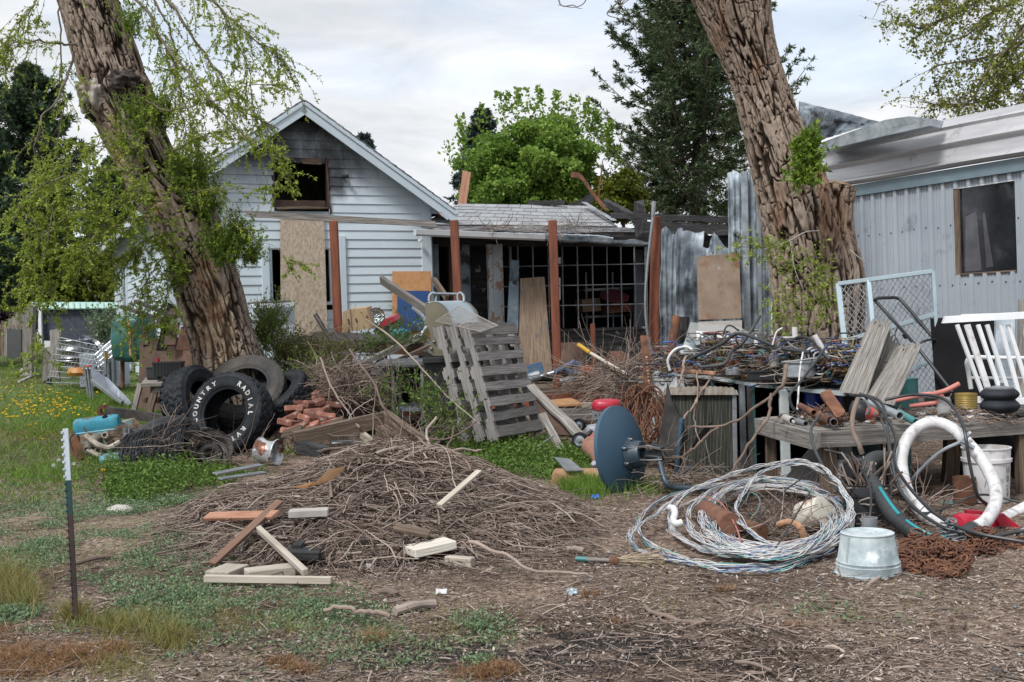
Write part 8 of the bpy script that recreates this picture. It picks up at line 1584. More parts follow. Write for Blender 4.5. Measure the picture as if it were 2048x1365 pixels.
def extinguisher():
 Y=6.6;a,b=P(1916,1050,6.55),P(2000,1058,6.75);d=(b-a).normalized();r=thing('fire_extinguisher','red fire extinguisher with a white label lying under the white hose','fire extinguisher',a);L_=(b-a).length;R_=.070;mb=MB();mb.lathe(a,d,[(0,-.015),(.05,-.01),(R_,.02),(R_,L_-.03),(.05,L_),(.02,L_+.02),(0,L_+.02)],36);build('cylinder',mb,m_redp,r);mb=MB();mb.lathe(a,d,[(R_*1.01,L_*.42),(R_*1.01,L_*.75)],12,a0=rad(200),a1=rad(290));build('label',mb,m_pvc,r);mb=MB();mb.lathe(a,d,[(R_*1.01,L_*.40),(R_*1.02,L_*.41),(R_*1.01,L_*.42)],36);build('band',mb,m_pvc,r)
 mb=MB();mb.prism([P(1990,1030,6.6),P(2008,1028,6.6),P(2042,1056,6.6),P(2044,1066,6.6),P(2005,1062,6.6)],V((.0,.05,0)));build('handle',mb,m_redp,r);mb=MB();mb.slab([P(1935,1034,6.75),P(1968,1034,6.75),P(1968,1023,6.75),P(1935,1022,6.75)],.05);build('bracket',mb,m_redp,r)
extinguisher()
lpipe((1995,1045,6.9),(2060,1012,7.1),.040,m_pvc,'white plastic drain pipe at the right edge behind the extinguisher','drain_pipe');lpipe((2035,1070,6.3),(2070,1052,6.5),.02,m_galv,'small bright pipe end at the right edge','pipe_end')
for(cs,th,m,lab)in(([(1560,968,8.3),(1640,972,8.1),(1655,895,8.4),(1630,885,8.5)],.05,m_grey,'wide weathered plank leaning under the left end of the plank bench'),([(1625,975,7.9),(1675,978,7.8),(1662,900,7.95),(1640,895,8.0)],.06,m_grey,'short grey stump plank beside the wide leaning plank'),([(1845,1000,8.2),(1925,978,8.4),(1925,968,8.4),(1845,990,8.2)],.05,m_grey,'grey board on the ground under the bench'),([(1700,880,8.4),(1760,880,8.3),(1740,900,8.3),(1700,960,8.4)],.04,m_dkply,'dark brown plate under the bench front')):
 mb=MB();mb.slab([P(*c)for c in cs],th,nu=6,nv=4,warp=.006);solo('bench_plank',lab,'plank',mb,m)
for(a,b,w,lab)in(((1862,985,7.7),(1930,975,7.9),.10,'round log piece lying under the bench'),((1790,1005,8.9),(2060,985,9.1),.10,'long log on the ground behind the bench legs'),((1990,1005,7.7),(2060,1000,7.7),.09,'short log right of the white bucket')):mb=MB();mb.tube(sp([P(*a),P(*a).lerp(P(*b),.5)+UP*.01,P(*b)],10),[w*.5*random.uniform(.92,1.05)for _ in range(10)],12);solo('log',lab,'log',mb,m_bark2 if False else m_brownw)
for(a,b,r_,m,lab)in(((1600,965,8.6),(1672,860,8.9),.02,m_galv,'galvanised pipe slanting in the gap under the workbench'),((1615,920,8.5),(1690,850,8.8),.014,m_black,'thin black rod slanting beside the galvanised pipe')):mb=MB();mb.cyl(P(*a),P(*b),r_,12);solo('slanting_rod',lab,'rod',mb,m)
def cutbranch(g,r0,r1,lab):c=pxcurve(g,40)+(fbm(np.arange(40)[:,None]*.3+r0*900,np.array([[0,5,9]]))-.5)*.03;mb=MB();mb.tube([V(p)for p in c],[r0+(r1-r0)*q/39 for q in range(40)],8);return solo('cut_branch',lab,'branch',mb,mat('branch_bark',S((.11,.075,.058),(.21,.15,.12),(.29,.225,.19)),sc=7,rough=.9,bump=.5,bstr=.003),'bare cut branches lying against the workbench')
cutbranch([(1572,730,8.3),(1568,760,8.1),(1552,785,8.1),(1500,825,8.2),(1460,848,8.3),(1400,855,8.4),(1375,854,8.5)],.015,.006,'thickest branch sweeping from the galvanised pan across the radiator');cutbranch([(1440,853,8.35),(1400,885,8.3),(1360,915,8.3),(1310,918,8.3)],.010,.006,'branch sloping down left over the lower radiator');cutbranch([(1545,790,8.0),(1535,835,7.9),(1500,885,7.8),(1468,940,7.8),(1450,965,7.8)],.012,.007,'straight branch standing in front of the dark bench opening');cutbranch([(1420,755,9.3),(1395,800,8.9),(1368,835,8.5),(1362,845,8.4)],.009,.006,'thin branch slanting from the bench edge to the blue pole');cutbranch([(1372,715,9.4),(1362,755,9.2),(1350,790,9.1)],.011,.006,'short upright branch in front of the white drawer');cutbranch([(1396,745,9.3),(1393,800,8.9),(1390,850,8.7),(1400,890,8.6)],.006,.004,'thin twig hanging over the radiator core')
def deck_things():
 r=thing('vacuum_cleaner','blue upright vacuum cleaner lying on the deck behind the pallets','vacuum cleaner',P(1070,765,17));mb=MB();mb.prism([P(1055,732,17),P(1083,724,17),P(1090,745,17),P(1078,752,17),P(1056,748,17)],V((0,.25,0)));build('body',mb,mat('vacuum_blue',S((.05,.11,.20),(.08,.16,.26)),sc=4,rough=.35,bump=.05),r);mb=MB();mb.cyl(P(1058,757,16.9),P(1080,750,16.9),.07,14);build('head',mb,m_greyp,r);mb=MB();mb.cyl(P(1078,754,16.9),P(1108,745,16.9),.025,10);build('wand',mb,m_alum,r)
 mb=MB();mb.tube(sp(PP([(1098,750,17),(1122,740,17.1),(1142,728,17.1),(1158,730,17.1),(1162,744,17.1),(1150,748,17.1),(1135,738,17.1),(1150,722,17.1)]),40),.045,10);solo('blue_hose','blue ribbed hose curled on the deck','hose',mb,mat('slate_blue_hose',S((.05,.075,.14),(.09,.125,.2)),sc=5,rough=.5,bump=.2));mb=MB();mb.cyl(P(1120,762,16.8),P(1145,758,16.8),.035,12);r=thing('grey_tube','grey tube with a bright blue end on the deck edge','tube',P(1130,765,16.8));build('tube',mb,m_greyp,r);mb=MB();mb.cyl(P(1141,759,16.79),P(1148,757,16.79),.040,12);build('blue_end',mb,m_bluep,r)
 mb=MB();c=P(1174,745,16.9);mb.lathe(c,V((.4,-1,.2)),[(0,.08),(.05,.08),(.06,.04),(.11,.02),(.11,-.03),(.05,-.06),(0,-.06)],16);solo('orange_reel','bright orange plastic reel among the sticks on the deck','reel',mb,m_orange)
 mb=MB();c=P(1232,730,17.4);mb.lathe(c,V((-1,-.35,0)),[(0,.1),(.19,.1),(.21,.08),(.21,-.1),(.19,-.12),(0,-.12)],24);solo('brown_drum','rusty brown drum lying on the deck under the window','drum',mb,m_rust)
 mb=MB();mb.slab([P(1120,735,17.8),P(1172,735,17.8),P(1168,684,18),P(1122,686,18)],.12);solo('brown_chest','dull brown wooden chest on the deck against the burnt sill wall','chest',mb,m_dkply)
 r=thing('broom_handle','wooden handle with a yellow grip slanting out of the sticks on the deck','handle',P(1250,750,14));mb=MB();mb.cyl(P(1180,706,14.6),P(1258,752,13.8),.022,10);build('shaft',mb,m_pale,r);mb=MB();mb.cyl(P(1157,690,14.8),P(1180,706,14.58),.028,12);build('yellow_grip',mb,m_yellow,r)
deck_things()
def bits(name,spots,n,label,m,z0=None):
 mb=MB()
 for q in range(n):
  (x,y,rx,ry)=random.choice(spots);px_,py_=x+random.uniform(-rx,rx),y+random.uniform(-ry,ry);p=(lb(px_,py_)if z0 is None else wbp(px_,py_,random.uniform(0,.5)))+UP*.012;R=Matrix.Rotation(random.random()*6.3,3,'Z')@Matrix.Rotation(random.gauss(0,.5),3,'X');ax=[R@V(t)for t in((1,0,0),(0,1,0),(0,0,1))];k=random.random();mb.m=random.randrange(len(m));s_=random.uniform(.012,.035)
  if k<.4:mb.box(p,(s_*2.2,s_,s_*.5),ax)
  elif k<.75:mb.cyl(p,p+ax[0]*s_*2.4,s_*.35,8)
  else:mb.lathe(p,ax[2],[(s_*.4,0),(s_*.8,0),(s_*.8,s_*.5),(s_*.4,s_*.5)],10)
 tag(build(name,mb,m,None),label,'scrap',kind='stuff')
bits('scrap_bits',[(1620,842,60,12),(1760,838,70,10),(1850,836,90,8),(2000,832,60,6),(1690,830,50,10)],230,'small rusty and grey scrap pieces strewn on the plank bench',[m_rust,m_dkmet,m_galv,m_black,m_brownw,m_pvc])
bits('scrap_bits',[(1400,744,70,6),(1540,752,60,8),(1480,735,120,20),(1630,745,50,16)],260,'small fittings and scrap mixed into the cables on the workbench',[m_rust,m_dkmet,m_galv,m_black,m_orangew,m_pvc,m_teal,m_yellow],1)
# GROUND LITTER, BRUSH, WEEDS
def gpos(x,y,dz=0.0):return np.stack([x,y,gz(x,y)+(sst((16-y)/6)*sst((9-np.abs(x))/3))*((fbm(x*2.2,y*2.2)-.5)*.05+(fbm(x*11,y*11)-.5)*.022)+dz],-1)
def litter():
 n=150000;y=3.6+9.5*rng.random(n)**1.7;x=(rng.random(n)*2-1)*(.50*y+.4);left=sst((-x-.5)/1.5)*sst((fbm(x*.9,y*.9)-.40)*5);keep=rng.random(n)>left*.25;x,y=x[keep],y[keep];n=len(x);a=rng.random(n)*2*PI
 d=np.stack([np.cos(a),np.sin(a),rng.normal(size=n)*.25],1);ln=.008+.030*rng.random(n)**2.5;dark=sst((fbm(x*1.5+4,y*1.5)-.46)*6);rn=np.clip(rng.random(n)*(1-.55*dark)+.12*(1-dark)*rng.random(n),0,1)
 tag(leaves('wood_chips',gpos(x,y,.003),d,ln,.35,m_chip,None,rn=rn,flat=1.2),kind='stuff')
 n=16000;a2=rng.normal(size=(n,2));x=.08+a2[:,0]*.52;y=4.35+a2[:,1]*.22;kk=fbm(x*4,y*4)>.45;x,y=x[kk],y[kk];n=len(x);tag(leaves('charcoal_bits',gpos(x,y,.006),rng.normal(size=(n,3))*[1,1,.2],.006+.018*rng.random(n)**2,.5,mat('charcoal',S((.010,.009,.009),(.035,.03,.028)),sc=9,rough=.9,bump=0,rnv=.4),None,flat=1.2),kind='stuff')
 n=9000;y=3.6+8*rng.random(n)**1.6;x=(rng.random(n)*2-1)*(.50*y+.4);A=twigs_from(gpos(x,y,.008),np.stack([rng.normal(size=n),rng.normal(size=n),rng.normal(size=n)*.06],1),.085,-.01,4,wig=.35,lrnd=.7);A[...,2]=np.maximum(A[...,2],gz(A[...,0],A[...,1])+.004)
 tag(tubes('ground_twigs',A,(.0012+.0022*rng.random((n,1))**2),m_stick,None,sides=4),kind='stuff')
 n=5200;y=3.6+5*rng.random(n)**1.4;x=(rng.random(n)*2-1)*(.5*y+.3);k=(fbm(x*1.3+9,y*1.3)>.47);x,y=x[k],y[k];n=len(x);s=.003+.008*rng.random((n,1))**2;p=gpos(x,y,.002);o=np.array([[1,0,0],[0,1,0],[-1,0,0],[0,-1,0],[0,0,.7],[0,0,-.7]]);th=rng.random(n)*6.3
 R=np.stack([np.stack([np.cos(th),-np.sin(th)],-1),np.stack([np.sin(th),np.cos(th)],-1)],1);oo=np.repeat(o[None],n,0)*(1+.4*rng.normal(size=(n,6,1)));oo[...,:2]=np.einsum('nij,nkj->nki',R,oo[...,:2]*[1.3,.8]);v=p[:,None]+oo*s[:,None];f=np.array([[0,1,4],[1,2,4],[2,3,4],[3,0,4],[1,0,5],[2,1,5],[3,2,5],[0,3,5]]);q=(f[None]+(np.arange(n)*6)[:,None,None]).reshape(-1,3)
 tag(npmesh('gravel',v.reshape(-1,3),q,mat('gravel_stone',S((.8,.8,.8),(1,1,1)),sc=6,rough=.9,bump=0,rnramp=S((.05,.055,.06),(.12,.13,.145),(.20,.21,.22),(.30,.29,.28),(.42,.42,.42))),None,rn=np.repeat(rng.random(n),6),smooth=True),kind='stuff')
litter()
def brush():
 def batch(nm,n,r0,L_,sprd,K=6,wig=.2,rng0=0.0,m=m_stick,rn=None):
  a=rng.random(n)*2*PI;rr=np.sqrt(rng.random(n))*sprd;x=-.80+np.cos(a)*rr*1.24;y=7.15+np.sin(a)*rr*1.35;z=gz(x,y)+pile_h(x,y)*.42*rng.random(n)**.35
  t=np.arctan2(y-7.15,x+.8)+rng.normal(size=n)*.9;A=twigs_from(np.stack([x,y,z],1),np.stack([np.cos(t),np.sin(t),rng.normal(size=n)*.12-.05],1),L_,-.01,K,wig=wig,lrnd=.6);A-=(A.mean(1)-np.stack([x,y,z],1))[:,None]*[1,1,0]
  fl=gz(A[...,0],A[...,1])+.006;sl=pile_h(A[...,0],A[...,1])*.42;A[...,2]=np.clip(A[...,2],fl,fl+sl+.015+(.05 if K<11 else .09)*rng.random((n,1))**2)
  R_=(r0*(.5+rng.random((n,1))))*np.linspace(1.1,.6,K)[None];o=tubes(nm,A,R_,m,None,sides=5,rn=rn);return tag(o,kind='stuff')
 batch('brush_heap',4800,.0027,.26,1.0,6,.28);batch('brush_heap',1900,.0044,.42,.97,8,.24);batch('brush_heap',170,.008,.5,.92,8,.16);batch('brush_heap',900,.0034,.66,.93,11,.20,rn=.45+.35*rng.random(900));batch('brush_heap',5200,.0017,.17,1.12,5,.5)
 n=26000;a=rng.random(n)*2*PI;rr=np.sqrt(rng.random(n))*1.05;x=-.8+np.cos(a)*rr*1.24;y=7.15+np.sin(a)*rr*1.35;p=np.stack([x,y,gz(x,y)+.01+pile_h(x,y)*.46*rng.random(n)**.5],1);tag(leaves('gap_shade_flakes',p,rng.normal(size=(n,3))*[1,1,.5],.012+.045*rng.random(n)**2,.22,m_chip,rn=.35*rng.random(n)),kind='stuff')  # bark flakes toned dark to paint shade into gaps between the sticks
brush()
for pts,r0,lab in(([(690,850,9.0),(745,900,7.9),(790,950,7.5)],.012,''),):
 pass
def bigstick(g,r0,r1,lab,z=None):
 c=pxcurve(g,30)+(fbm(np.arange(30)[:,None]*.3+r0*777+g[0][0],np.array([[0,5,9]]))-.5)*.035;mb=MB();mb.tube([V(p)for p in c],[r0+(r1-r0)*q/29 for q in range(30)],8,rn=random.random());return solo('fallen_branch',lab,'branch',mb,m_stick)
def GG(px,py,dz):p=G(px,py,dz);return(px,py,p.y)
bigstick([(870,835,8.2),(852,872,8.0),(868,915,7.7),(872,960,7.4),(865,1000,7.2)],.010,.006,'forked pale branch standing up out of the top of the brush heap');bigstick([(862,925,7.8),(890,900,7.9),(905,870,8.0),(908,850,8.1)],.009,.005,'curved branch joining the fork on top of the brush heap');bigstick([(700,700,10.8),(745,765,10.2),(770,820,9.8),(820,860,9.2),(870,880,8.8),(920,868,8.8),(955,842,8.9)],.011,.006,'long bent limb reaching from the scrap table to the front of the brush heap');bigstick([(640,715,10.5),(665,780,10.1),(690,815,9.9),(720,855,9.6)],.010,.006,'slender bleached branch leaning over the bricks');bigstick([(720,855,9.6),(700,832,9.7),(745,795,9.8)],.008,.004,'curled twig crossing beside the bricks');bigstick([(845,905,8.4),(900,900,8.2),(960,900,8.3)],.012,.008,'grey limb lying on the right shoulder of the brush heap')
bigstick([(640,905,8.6),(740,888,8.4),(830,893,8.3),(890,890,8.2)],.011,.008,'long dark branch along the back edge of the brush heap');bigstick([(735,640,12.6),(800,690,11.8),(850,745,11.2),(900,800,10.8),(960,850,10.4)],.010,.004,'thin pale branch arching in front of the steel table');bigstick([(778,690,11.6),(784,740,11.3),(792,800,11),(794,812,10.9)],.006,.004,'straight pale twig hanging before the steel table')
bigstick([(940,1085,5.9),(1010,1110,5.7),(1060,1140,5.5),(1150,1146,5.4),(1185,1150,5.4)],.010,.005,'long thin stick lying at the front right of the brush heap');bigstick([(650,1216,4.85),(720,1222,4.8),(780,1236,4.72)],.009,.010,'pale straight stick lying on the ground before the brush heap');bigstick([(1290,1210,5.0),(1305,1225,4.85),(1340,1235,4.78),(1405,1248,4.65)],.008,.012,'forked grey stick on the open ground right of centre');bigstick([(1300,1222,4.9),(1330,1245,4.72),(1365,1262,4.6)],.005,.003,'thin pale fork of the stick on the open ground')
for(a,b,r_,lab)in(((790,1232),(870,1215),.020,'rough bark-covered chunk of branch before the brush heap'),((760,1190),(795,1198),.016,'short grey knob of wood before the brush heap'),((1135,1107),(1168,1110),.017,'short sawn branch with a pale cut end at the right foot of the heap'),((1735,1180),(1790,1150),.010,'bent grey stick poking out from under the washtub'),((1855,1234),(1905,1226),.008,'short reddish stick on the open ground at the right'),((150,1135),(225,1120),.012,'pale broken stick by the metal fence post'),((1470,1330),(1545,1348),.007,'thin reddish stick near the bottom edge right of centre'),((1650,1300),(1690,1310),.006,'short reddish stick near the bottom edge'),((1425,1200),(1455,1222),.007,'pale short stick left of the washtub on open ground')):
 A,B=G(*a,r_*.8),G(*b,r_*.8);mb=MB();m_=A.lerp(B,.5)+V((0,.01,.008));mb.tube(sp([A,m_,B],8),[r_*random.uniform(.85,1.1)for _ in range(8)],9,rn=.4+random.random()*.4);solo('stick',lab,'stick',mb,m_stick)
def gboard(a,b,w,t,m,lab,name='board',cat='board',up=None,seg=1,za=.0,zb=.0,warp=0):A=G(*a,t/2+za+.02,heap)if len(a)==2 else P(*a);B=G(*b,t/2+zb+.02,heap)if len(b)==2 else P(*b);mb=MB();mb.beam(A,B,w,t,up=up or V((0,-.35,1)),seg=seg,warp=warp);return solo(name,lab,cat,mb,m)
gboard((414,1056),(552,1060),.07,.02,m_orangew,'reddish board lying on the left side of the brush heap',za=.02,zb=.05,up=V((0,-.6,1)));gboard((424,1143),(561,1040),.05,.018,mat('faded_brown_lath',S((.15,.085,.055),(.24,.14,.10)),sc=3,st=(1,9,9),rough=.85,bump=.3),'thin brown pointed lath slanting under the reddish board','lath','lath',za=.0,zb=.06)
gboard((410,1176),(664,1180),.03,.035,m_pale,'long pale square batten at the front left foot of the heap','batten','batten',up=UP);gboard((516,1072),(612,1176),.032,.032,m_pale,'pale square batten resting diagonally across the offcuts','batten','batten',zb=.035)
def block(c,L_,w,h,rz,m,lab,tilt=0.0):p=G(*c,h/2+.01,heap);mb=MB();R=Matrix.Rotation(rz,3,'Z')@Matrix.Rotation(tilt,3,'Y');ax=[R@V(q)for q in((1,0,0),(0,1,0),(0,0,1))];mb.box(p,(L_,w,h),ax);return solo('wood_offcut',lab,'wood offcut',mb,m)
block((455,1160),.19,.14,.045,1.25,m_pale,'square pale timber offcut behind the long batten');block((540,1160),.24,.11,.05,.42,m_pale,'ridged pale offcut under the diagonal batten');block((862,1128),.24,.15,.045,.5,mat('ridged_pale_wood',S((.40,.37,.32),(.54,.51,.46)),sc=2,st=(1,16,16),rough=.8,bump=.7,bstr=.006),'ridged grey-white offcut at the front centre of the brush heap',-.08);block((920,1140),.16,.05,.05,-.5,m_pale,'short pale stub under the ridged offcut at the right')
block((608,1138),.17,.13,.05,.1,m_char,'charred black block with a pale corner on the heap',.1);block((598,1112),.05,.13,.04,0,m_char,'charred stub above the black block');block((618,1040),.22,.10,.04,.1,m_conc,'grey slab buried in the left face of the heap');gboard((880,1065),(960,1010),.035,.015,m_pale,'pale lath stuck in the right face of the heap','lath','lath',za=.10,zb=.16);gboard((790,1085),(860,1100),.06,.02,m_brownw,'brown board end poking out at the middle of the heap',za=.05,zb=.04)
mb=MB();vs=[];A,B=G(603,993,.04,heap),G(668,962,.05,heap)
for q in range(13):u=q/12;c=A.lerp(B,u)+UP*(-.035*math.sin(u*PI)+.01);vs+=[c+V((-.03,-.02,0)),c+V((.06,.05,.01)),c+V((.06,.05,.0)),c+V((-.03,-.02,-.012))]
mb.add(vs,[(q*4+k,q*4+(k+1)%4,q*4+4+(k+1)%4,q*4+4+k)for q in range(12)for k in range(4)]+[(3,2,1,0),(48,49,50,51)]);solo('curved_veneer','curved tan veneer board lying on top of the heap','veneer',mb,m_cork)
for(a,b,lab)in(((430,948,8.4),(522,930,8.9),'upper bright metal strip at the left edge of the heap'),((440,958,8.2),(530,945,8.7),'lower bright metal strip at the left edge of the heap')):mb=MB();mb.beam(P(*a),P(*b),.05,.012,up=V((0,-.5,1)));solo('metal_strip',lab,'metal strip',mb,m_alum)
def tpost():
 b=G(152,1246);t=P(131,858,b.y-.02);r=thing('metal_fence_post','studded steel T-post, silver top, green middle and rusty foot, standing in the left foreground','fence post',b,None);d=t-b
 for(u0,u1,m,nm)in((-.02,.56,mat('rusty_violet',S((.035,.028,.032),(.085,.06,.06),(.14,.085,.07)),sc=5,rough=.6,bump=.3,metal=.4),'rusty_foot'),(.56,.735,mat('post_green',S((.015,.05,.055),(.03,.075,.08)),sc=6,rough=.5,bump=.2),'green_section'),(.735,1.0,mat('silver_paint',S((.36,.42,.50),(.48,.54,.60)),sc=5,rough=.5,bump=.15,metal=.2),'silver_top')):
  mb=MB();A,B=b+d*u0,b+d*u1;mb.beam(A,B,.024,.006,up=V((.0,-1,.05)));mb.beam(A+V((0,.012,0)),B+V((0,.012,0)),.005,.022,up=V((0,-1,0)))
  n=int((u1-u0)*30)
  for k in range(n):p=A.lerp(B,(k+.5)/n)+V((-.014,-.002,0));mb.box(p,(.010,.012,.010))
  build(nm,mb,m,r)
tpost()
def broom():
 a,b=G(1152,1124,.015),G(1232,1128,.015);r=thing('old_broom','short worn broom with a green handle end lying at the right of the heap','broom',a);d=(b-a).normalized();mb=MB();mb.cyl(a,a.lerp(b,.3),.013,12);build('green_end',mb,m_teal,r);mb=MB();mb.cyl(a.lerp(b,.29),b,.012,12);build('handle',mb,m_grey,r);mb=MB();mb.cyl(b-d*.03,b+d*.02,.019,12,.03);build('collar',mb,m_rust,r)
 n=260;st=np.array([list(b+d*.01)]*n)+rng.normal(size=(n,3))*.008;A=twigs_from(st,np.array(d)+rng.normal(size=(n,3))*[.20,.20,.10]+[0,-.15,.05],.22,-.01,6,wig=.1,lrnd=.2);A[...,2]=np.maximum(A[...,2],.006);tag(tubes('bristles',A,.0022,mat('straw',S((.30,.24,.17),(.42,.35,.26)),sc=5,rough=.9,bump=0),r,sides=3),kind='stuff')
broom()
for(c,m,lab,nm)in(((880,1196),m_pvc,'crumpled white scrap of plastic on the ground before the heap','plastic_scrap'),((1142,1196),m_lid,'crumpled pale blue foil on the open ground','foil_scrap'),((1190,1000),m_bluep,'small bright blue plastic scrap left of the dish foot','plastic_scrap'),((1075,980),m_pvc,'white plastic strip right of the brush heap','plastic_scrap')):
 p=G(*c,.01);mb=MB()
 for q in range(4):mb.slab([p+V((random.uniform(-.03,0),random.uniform(-.02,.02),random.uniform(-.005,.01))),p+V((.03,0,.0)),p+V((.03,.02,.02)),p+V((-.02,.03,.015))],.002,nu=4,nv=3,warp=.01)
 solo(nm,lab,'scrap',mb,m)
for(c,s,lab)in(((1448,1035-0),.04,''),):pass
for c,s,lab in(((735,1140),.035,'tan round stone at the front of the heap'),((1440,1073),.03,'pale stone between heap and coil'),((240,1028),.075,'big pale dirt-covered stone in the ground cover at left')):
 p=G(*c,s*.2);n=12;a=np.linspace(0,PI,n)[:,None];b_=np.linspace(0,2*PI,20,endpoint=False)[None];d=np.stack([np.sin(a)*np.cos(b_),np.sin(a)*np.sin(b_),np.cos(a)+0*b_],-1);q=d*(1+.35*(fbm(d[...,0]*2+s*90,d[...,1]*2,d[...,2]*2)-.5)[...,None])*[s*1.3,s,s*.6];idx=np.arange(n*20).reshape(n,20);i2=np.roll(idx,-1,1);tag(npmesh('stone',(q+np.array(p)).reshape(-1,3),np.stack([idx[:-1],idx[1:],i2[1:],i2[:-1]],-1).reshape(-1,4),m_conc,None,rn=np.full(n*20,.4),smooth=True),lab,'stone')
# weeds and grass
def ell(cx,cy,rx,ry,n):
 a=rng.random(n)*2*PI;r_=np.where(rng.random(n)<.55,np.sqrt(rng.random(n)),np.abs(rng.normal(size=n))*.85);return cx+np.cos(a)*r_*rx,cy+np.sin(a)*r_*ry
def blades(name,areas,m,w=.004,K=4,lean=.35):
 Ps,Ls=[],[]
 for(cx,cy,rx,ry,n,h)in areas:x,y,z=GN(*ell(cx,cy,rx,ry,n));Ps.append(gpos(x,y));Ls.append(np.full(n,h)*(.5+.8*rng.random(n)))
 p=np.concatenate(Ps);L_=np.concatenate(Ls)[:,None];n=len(p);d=np.stack([rng.normal(size=n)*lean,rng.normal(size=n)*lean,np.ones(n)],1);bend=rng.normal(size=(n,3))*[.5,.5,0];s=unit(rng.normal(size=(n,3))*[1,1,0]);vs=[]
 for q in range(K):t=q/(K-1);c=p+d*L_*t+bend*L_*t*t*.6-np.array([0,0,1])*L_*t*t*.15;ww=w*(1-t*.92);vs+=[c-s*ww/2,c+s*ww/2]
 v=np.stack(vs,1).reshape(-1,3);b=(np.arange(n)*2*K)[:,None];q=np.concatenate([b+np.array([[2*k,2*k+1,2*k+3,2*k+2]])for k in range(K-1)]);return tag(npmesh(name,v,q,m,None,rn=np.repeat(rng.random(n),2*K)),kind='stuff')
blades('lawn',[(160,800,330,70,26000,.065),(70,870,190,50,5000,.05),(-60,730,240,30,9000,.09),(30,950,170,60,3000,.06),(240,850,110,40,3500,.08)],m_grass,.008,3,.55)
blades('grass_tufts',[(225,870,70,55,1500,.16),(230,920,60,40,900,.16),(1180,978,60,22,2200,.13),(1290,980,50,14,500,.10),(110,950,60,20,600,.12),(860,890,60,12,500,.09),(250,830,60,16,600,.12)],m_grass,.005,4)
blades('dry_tufts',[(15,1185,50,40,900,.15),(60,1205,30,24,300,.12),(148,1240,22,10,420,.10),(150,1250,50,24,260,.07),(225,1262,46,20,520,.085),(290,1258,70,22,520,.085),(345,1285,46,20,520,.08),(300,1290,120,34,420,.05),(240,1345,70,26,420,.05),(480,1250,60,26,260,.045),(590,1262,60,24,260,.045),(420,1230,160,50,500,.045),(900,1260,160,46,600,.04),(1330,1210,100,40,200,.035),(60,1120,120,60,500,.06),(700,1300,200,60,300,.035),(1700,1230,260,60,260,.03)],m_tuft,.003,4,.45)
blades('dead_thatch',[(45,1325,110,34,4200,.028),(165,1320,60,20,1500,.028),(-20,1270,60,22,900,.03),(235,1305,30,10,500,.028),(560,1330,26,8,420,.026),(600,1342,40,14,500,.025),(745,1283,26,12,700,.035),(1000,1350,50,14,700,.03),(1180,1195,20,7,260,.02),(1232,1246,18,6,220,.02),(60,870,90,14,2400,.04),(50,762,60,14,1800,.05),(1450,1180,20,5,200,.02),(1590,1256,20,6,200,.02),(960,1358,60,10,500,.03)],m_moss,.003,3,.9)
def weeds(name,areas,m,ln,asp,stem=.10,spread=.02,per=9,thr=0):
 Ps=[];Hs=[]
 for(cx,cy,rx,ry,n,h)in areas:
  x,y,z=GN(*ell(cx,cy,rx,ry,n));kk=fbm(x*2.6+5,y*2.6,1.5)>thr+.06*rng.random(len(x));x,y,n=x[kk],y[kk],int(kk.sum());Ps.append(gpos(x,y));Hs.append(np.full(n,h)*(.4+.9*rng.random(n)))
 p=np.concatenate(Ps);H=np.concatenate(Hs);n=len(p);t=rng.random((n,per));q=p[:,None]+np.stack([rng.normal(size=(n,per))*spread,rng.normal(size=(n,per))*spread,t*H[:,None]],-1);d=np.stack([rng.normal(size=(n,per)),rng.normal(size=(n,per)),.35+.5*rng.random((n,per))],-1)
 q=q.reshape(-1,3);return tag(leaves(name,q,d.reshape(-1,3),ln*(.5+.8*rng.random(len(q))),asp,m),kind='stuff')
weeds('leafy_weeds',[(300,962,95,32,700,.16),(430,958,60,18,260,.08),(330,935,56,18,240,.17),(560,905,40,16,110,.10),(270,990,60,18,240,.12),(980,900,110,24,620,.12),(1060,915,90,22,420,.12),(1000,930,90,14,240,.06),(1160,925,60,14,300,.10),(1110,945,90,14,260,.07),(900,890,30,10,120,.12),(1330,700,1,1,1,.01)],m_weed,.034,.5)
weeds('ground_cover',[(110,1060,210,46,900,.03),(260,1040,130,34,700,.035),(100,1000,200,60,500,.03),(300,1130,300,90,500,.02),(500,1230,300,80,500,.018),(310,1020,70,20,500,.05),(60,1110,110,40,600,.03),(230,1100,140,40,420,.02),(480,1130,90,20,200,.02),(120,1190,190,40,420,.025),(380,1200,190,40,480,.022),(620,1215,150,44,300,.02),(60,1235,100,20,400,.025),(380,1010,60,16,260,.04),(330,1250,150,24,260,.02),(750,1290,180,50,200,.02),(960,1330,20,8,30,.03),(960,1260,60,30,120,.03),(1160,1000,60,20,120,.02),(1700,1215,160,30,80,.015),(650,1150,60,10,60,.02),(120,1005,150,18,300,.03)],m_cover,.019,.42,spread=.022,per=10,thr=.47)
n=130;x,y,z=GN(*ell(50,815,85,36,n));x2,y2,z2=GN(*ell(120,825,95,22,45));x,y=np.concatenate([x,x2]),np.concatenate([y,y2]);p=gpos(x,y,.07);n=len(p);q=np.repeat(p,14,0);tag(leaves('dandelions',q,np.concatenate([rng.normal(size=(n*14,2)),.35+.3*rng.random((n*14,1))],1),.022,.5,m_dand),kind='stuff')
def one_dandelion():
 c=G(207,962,0);r=thing('dandelion','single yellow dandelion flower beside the black netting heap','flower',c);h=V((0,0,.085));mb=MB();mb.tube([c,c+h],.0025,5);build('stem',mb,m_weed,r);q=np.repeat(np.array([list(c+h)]),60,0);leaves('petals',q,np.concatenate([rng.normal(size=(60,2)),.3+.5*rng.random((60,1))],1),.024,.4,m_dand,r)
one_dandelion()
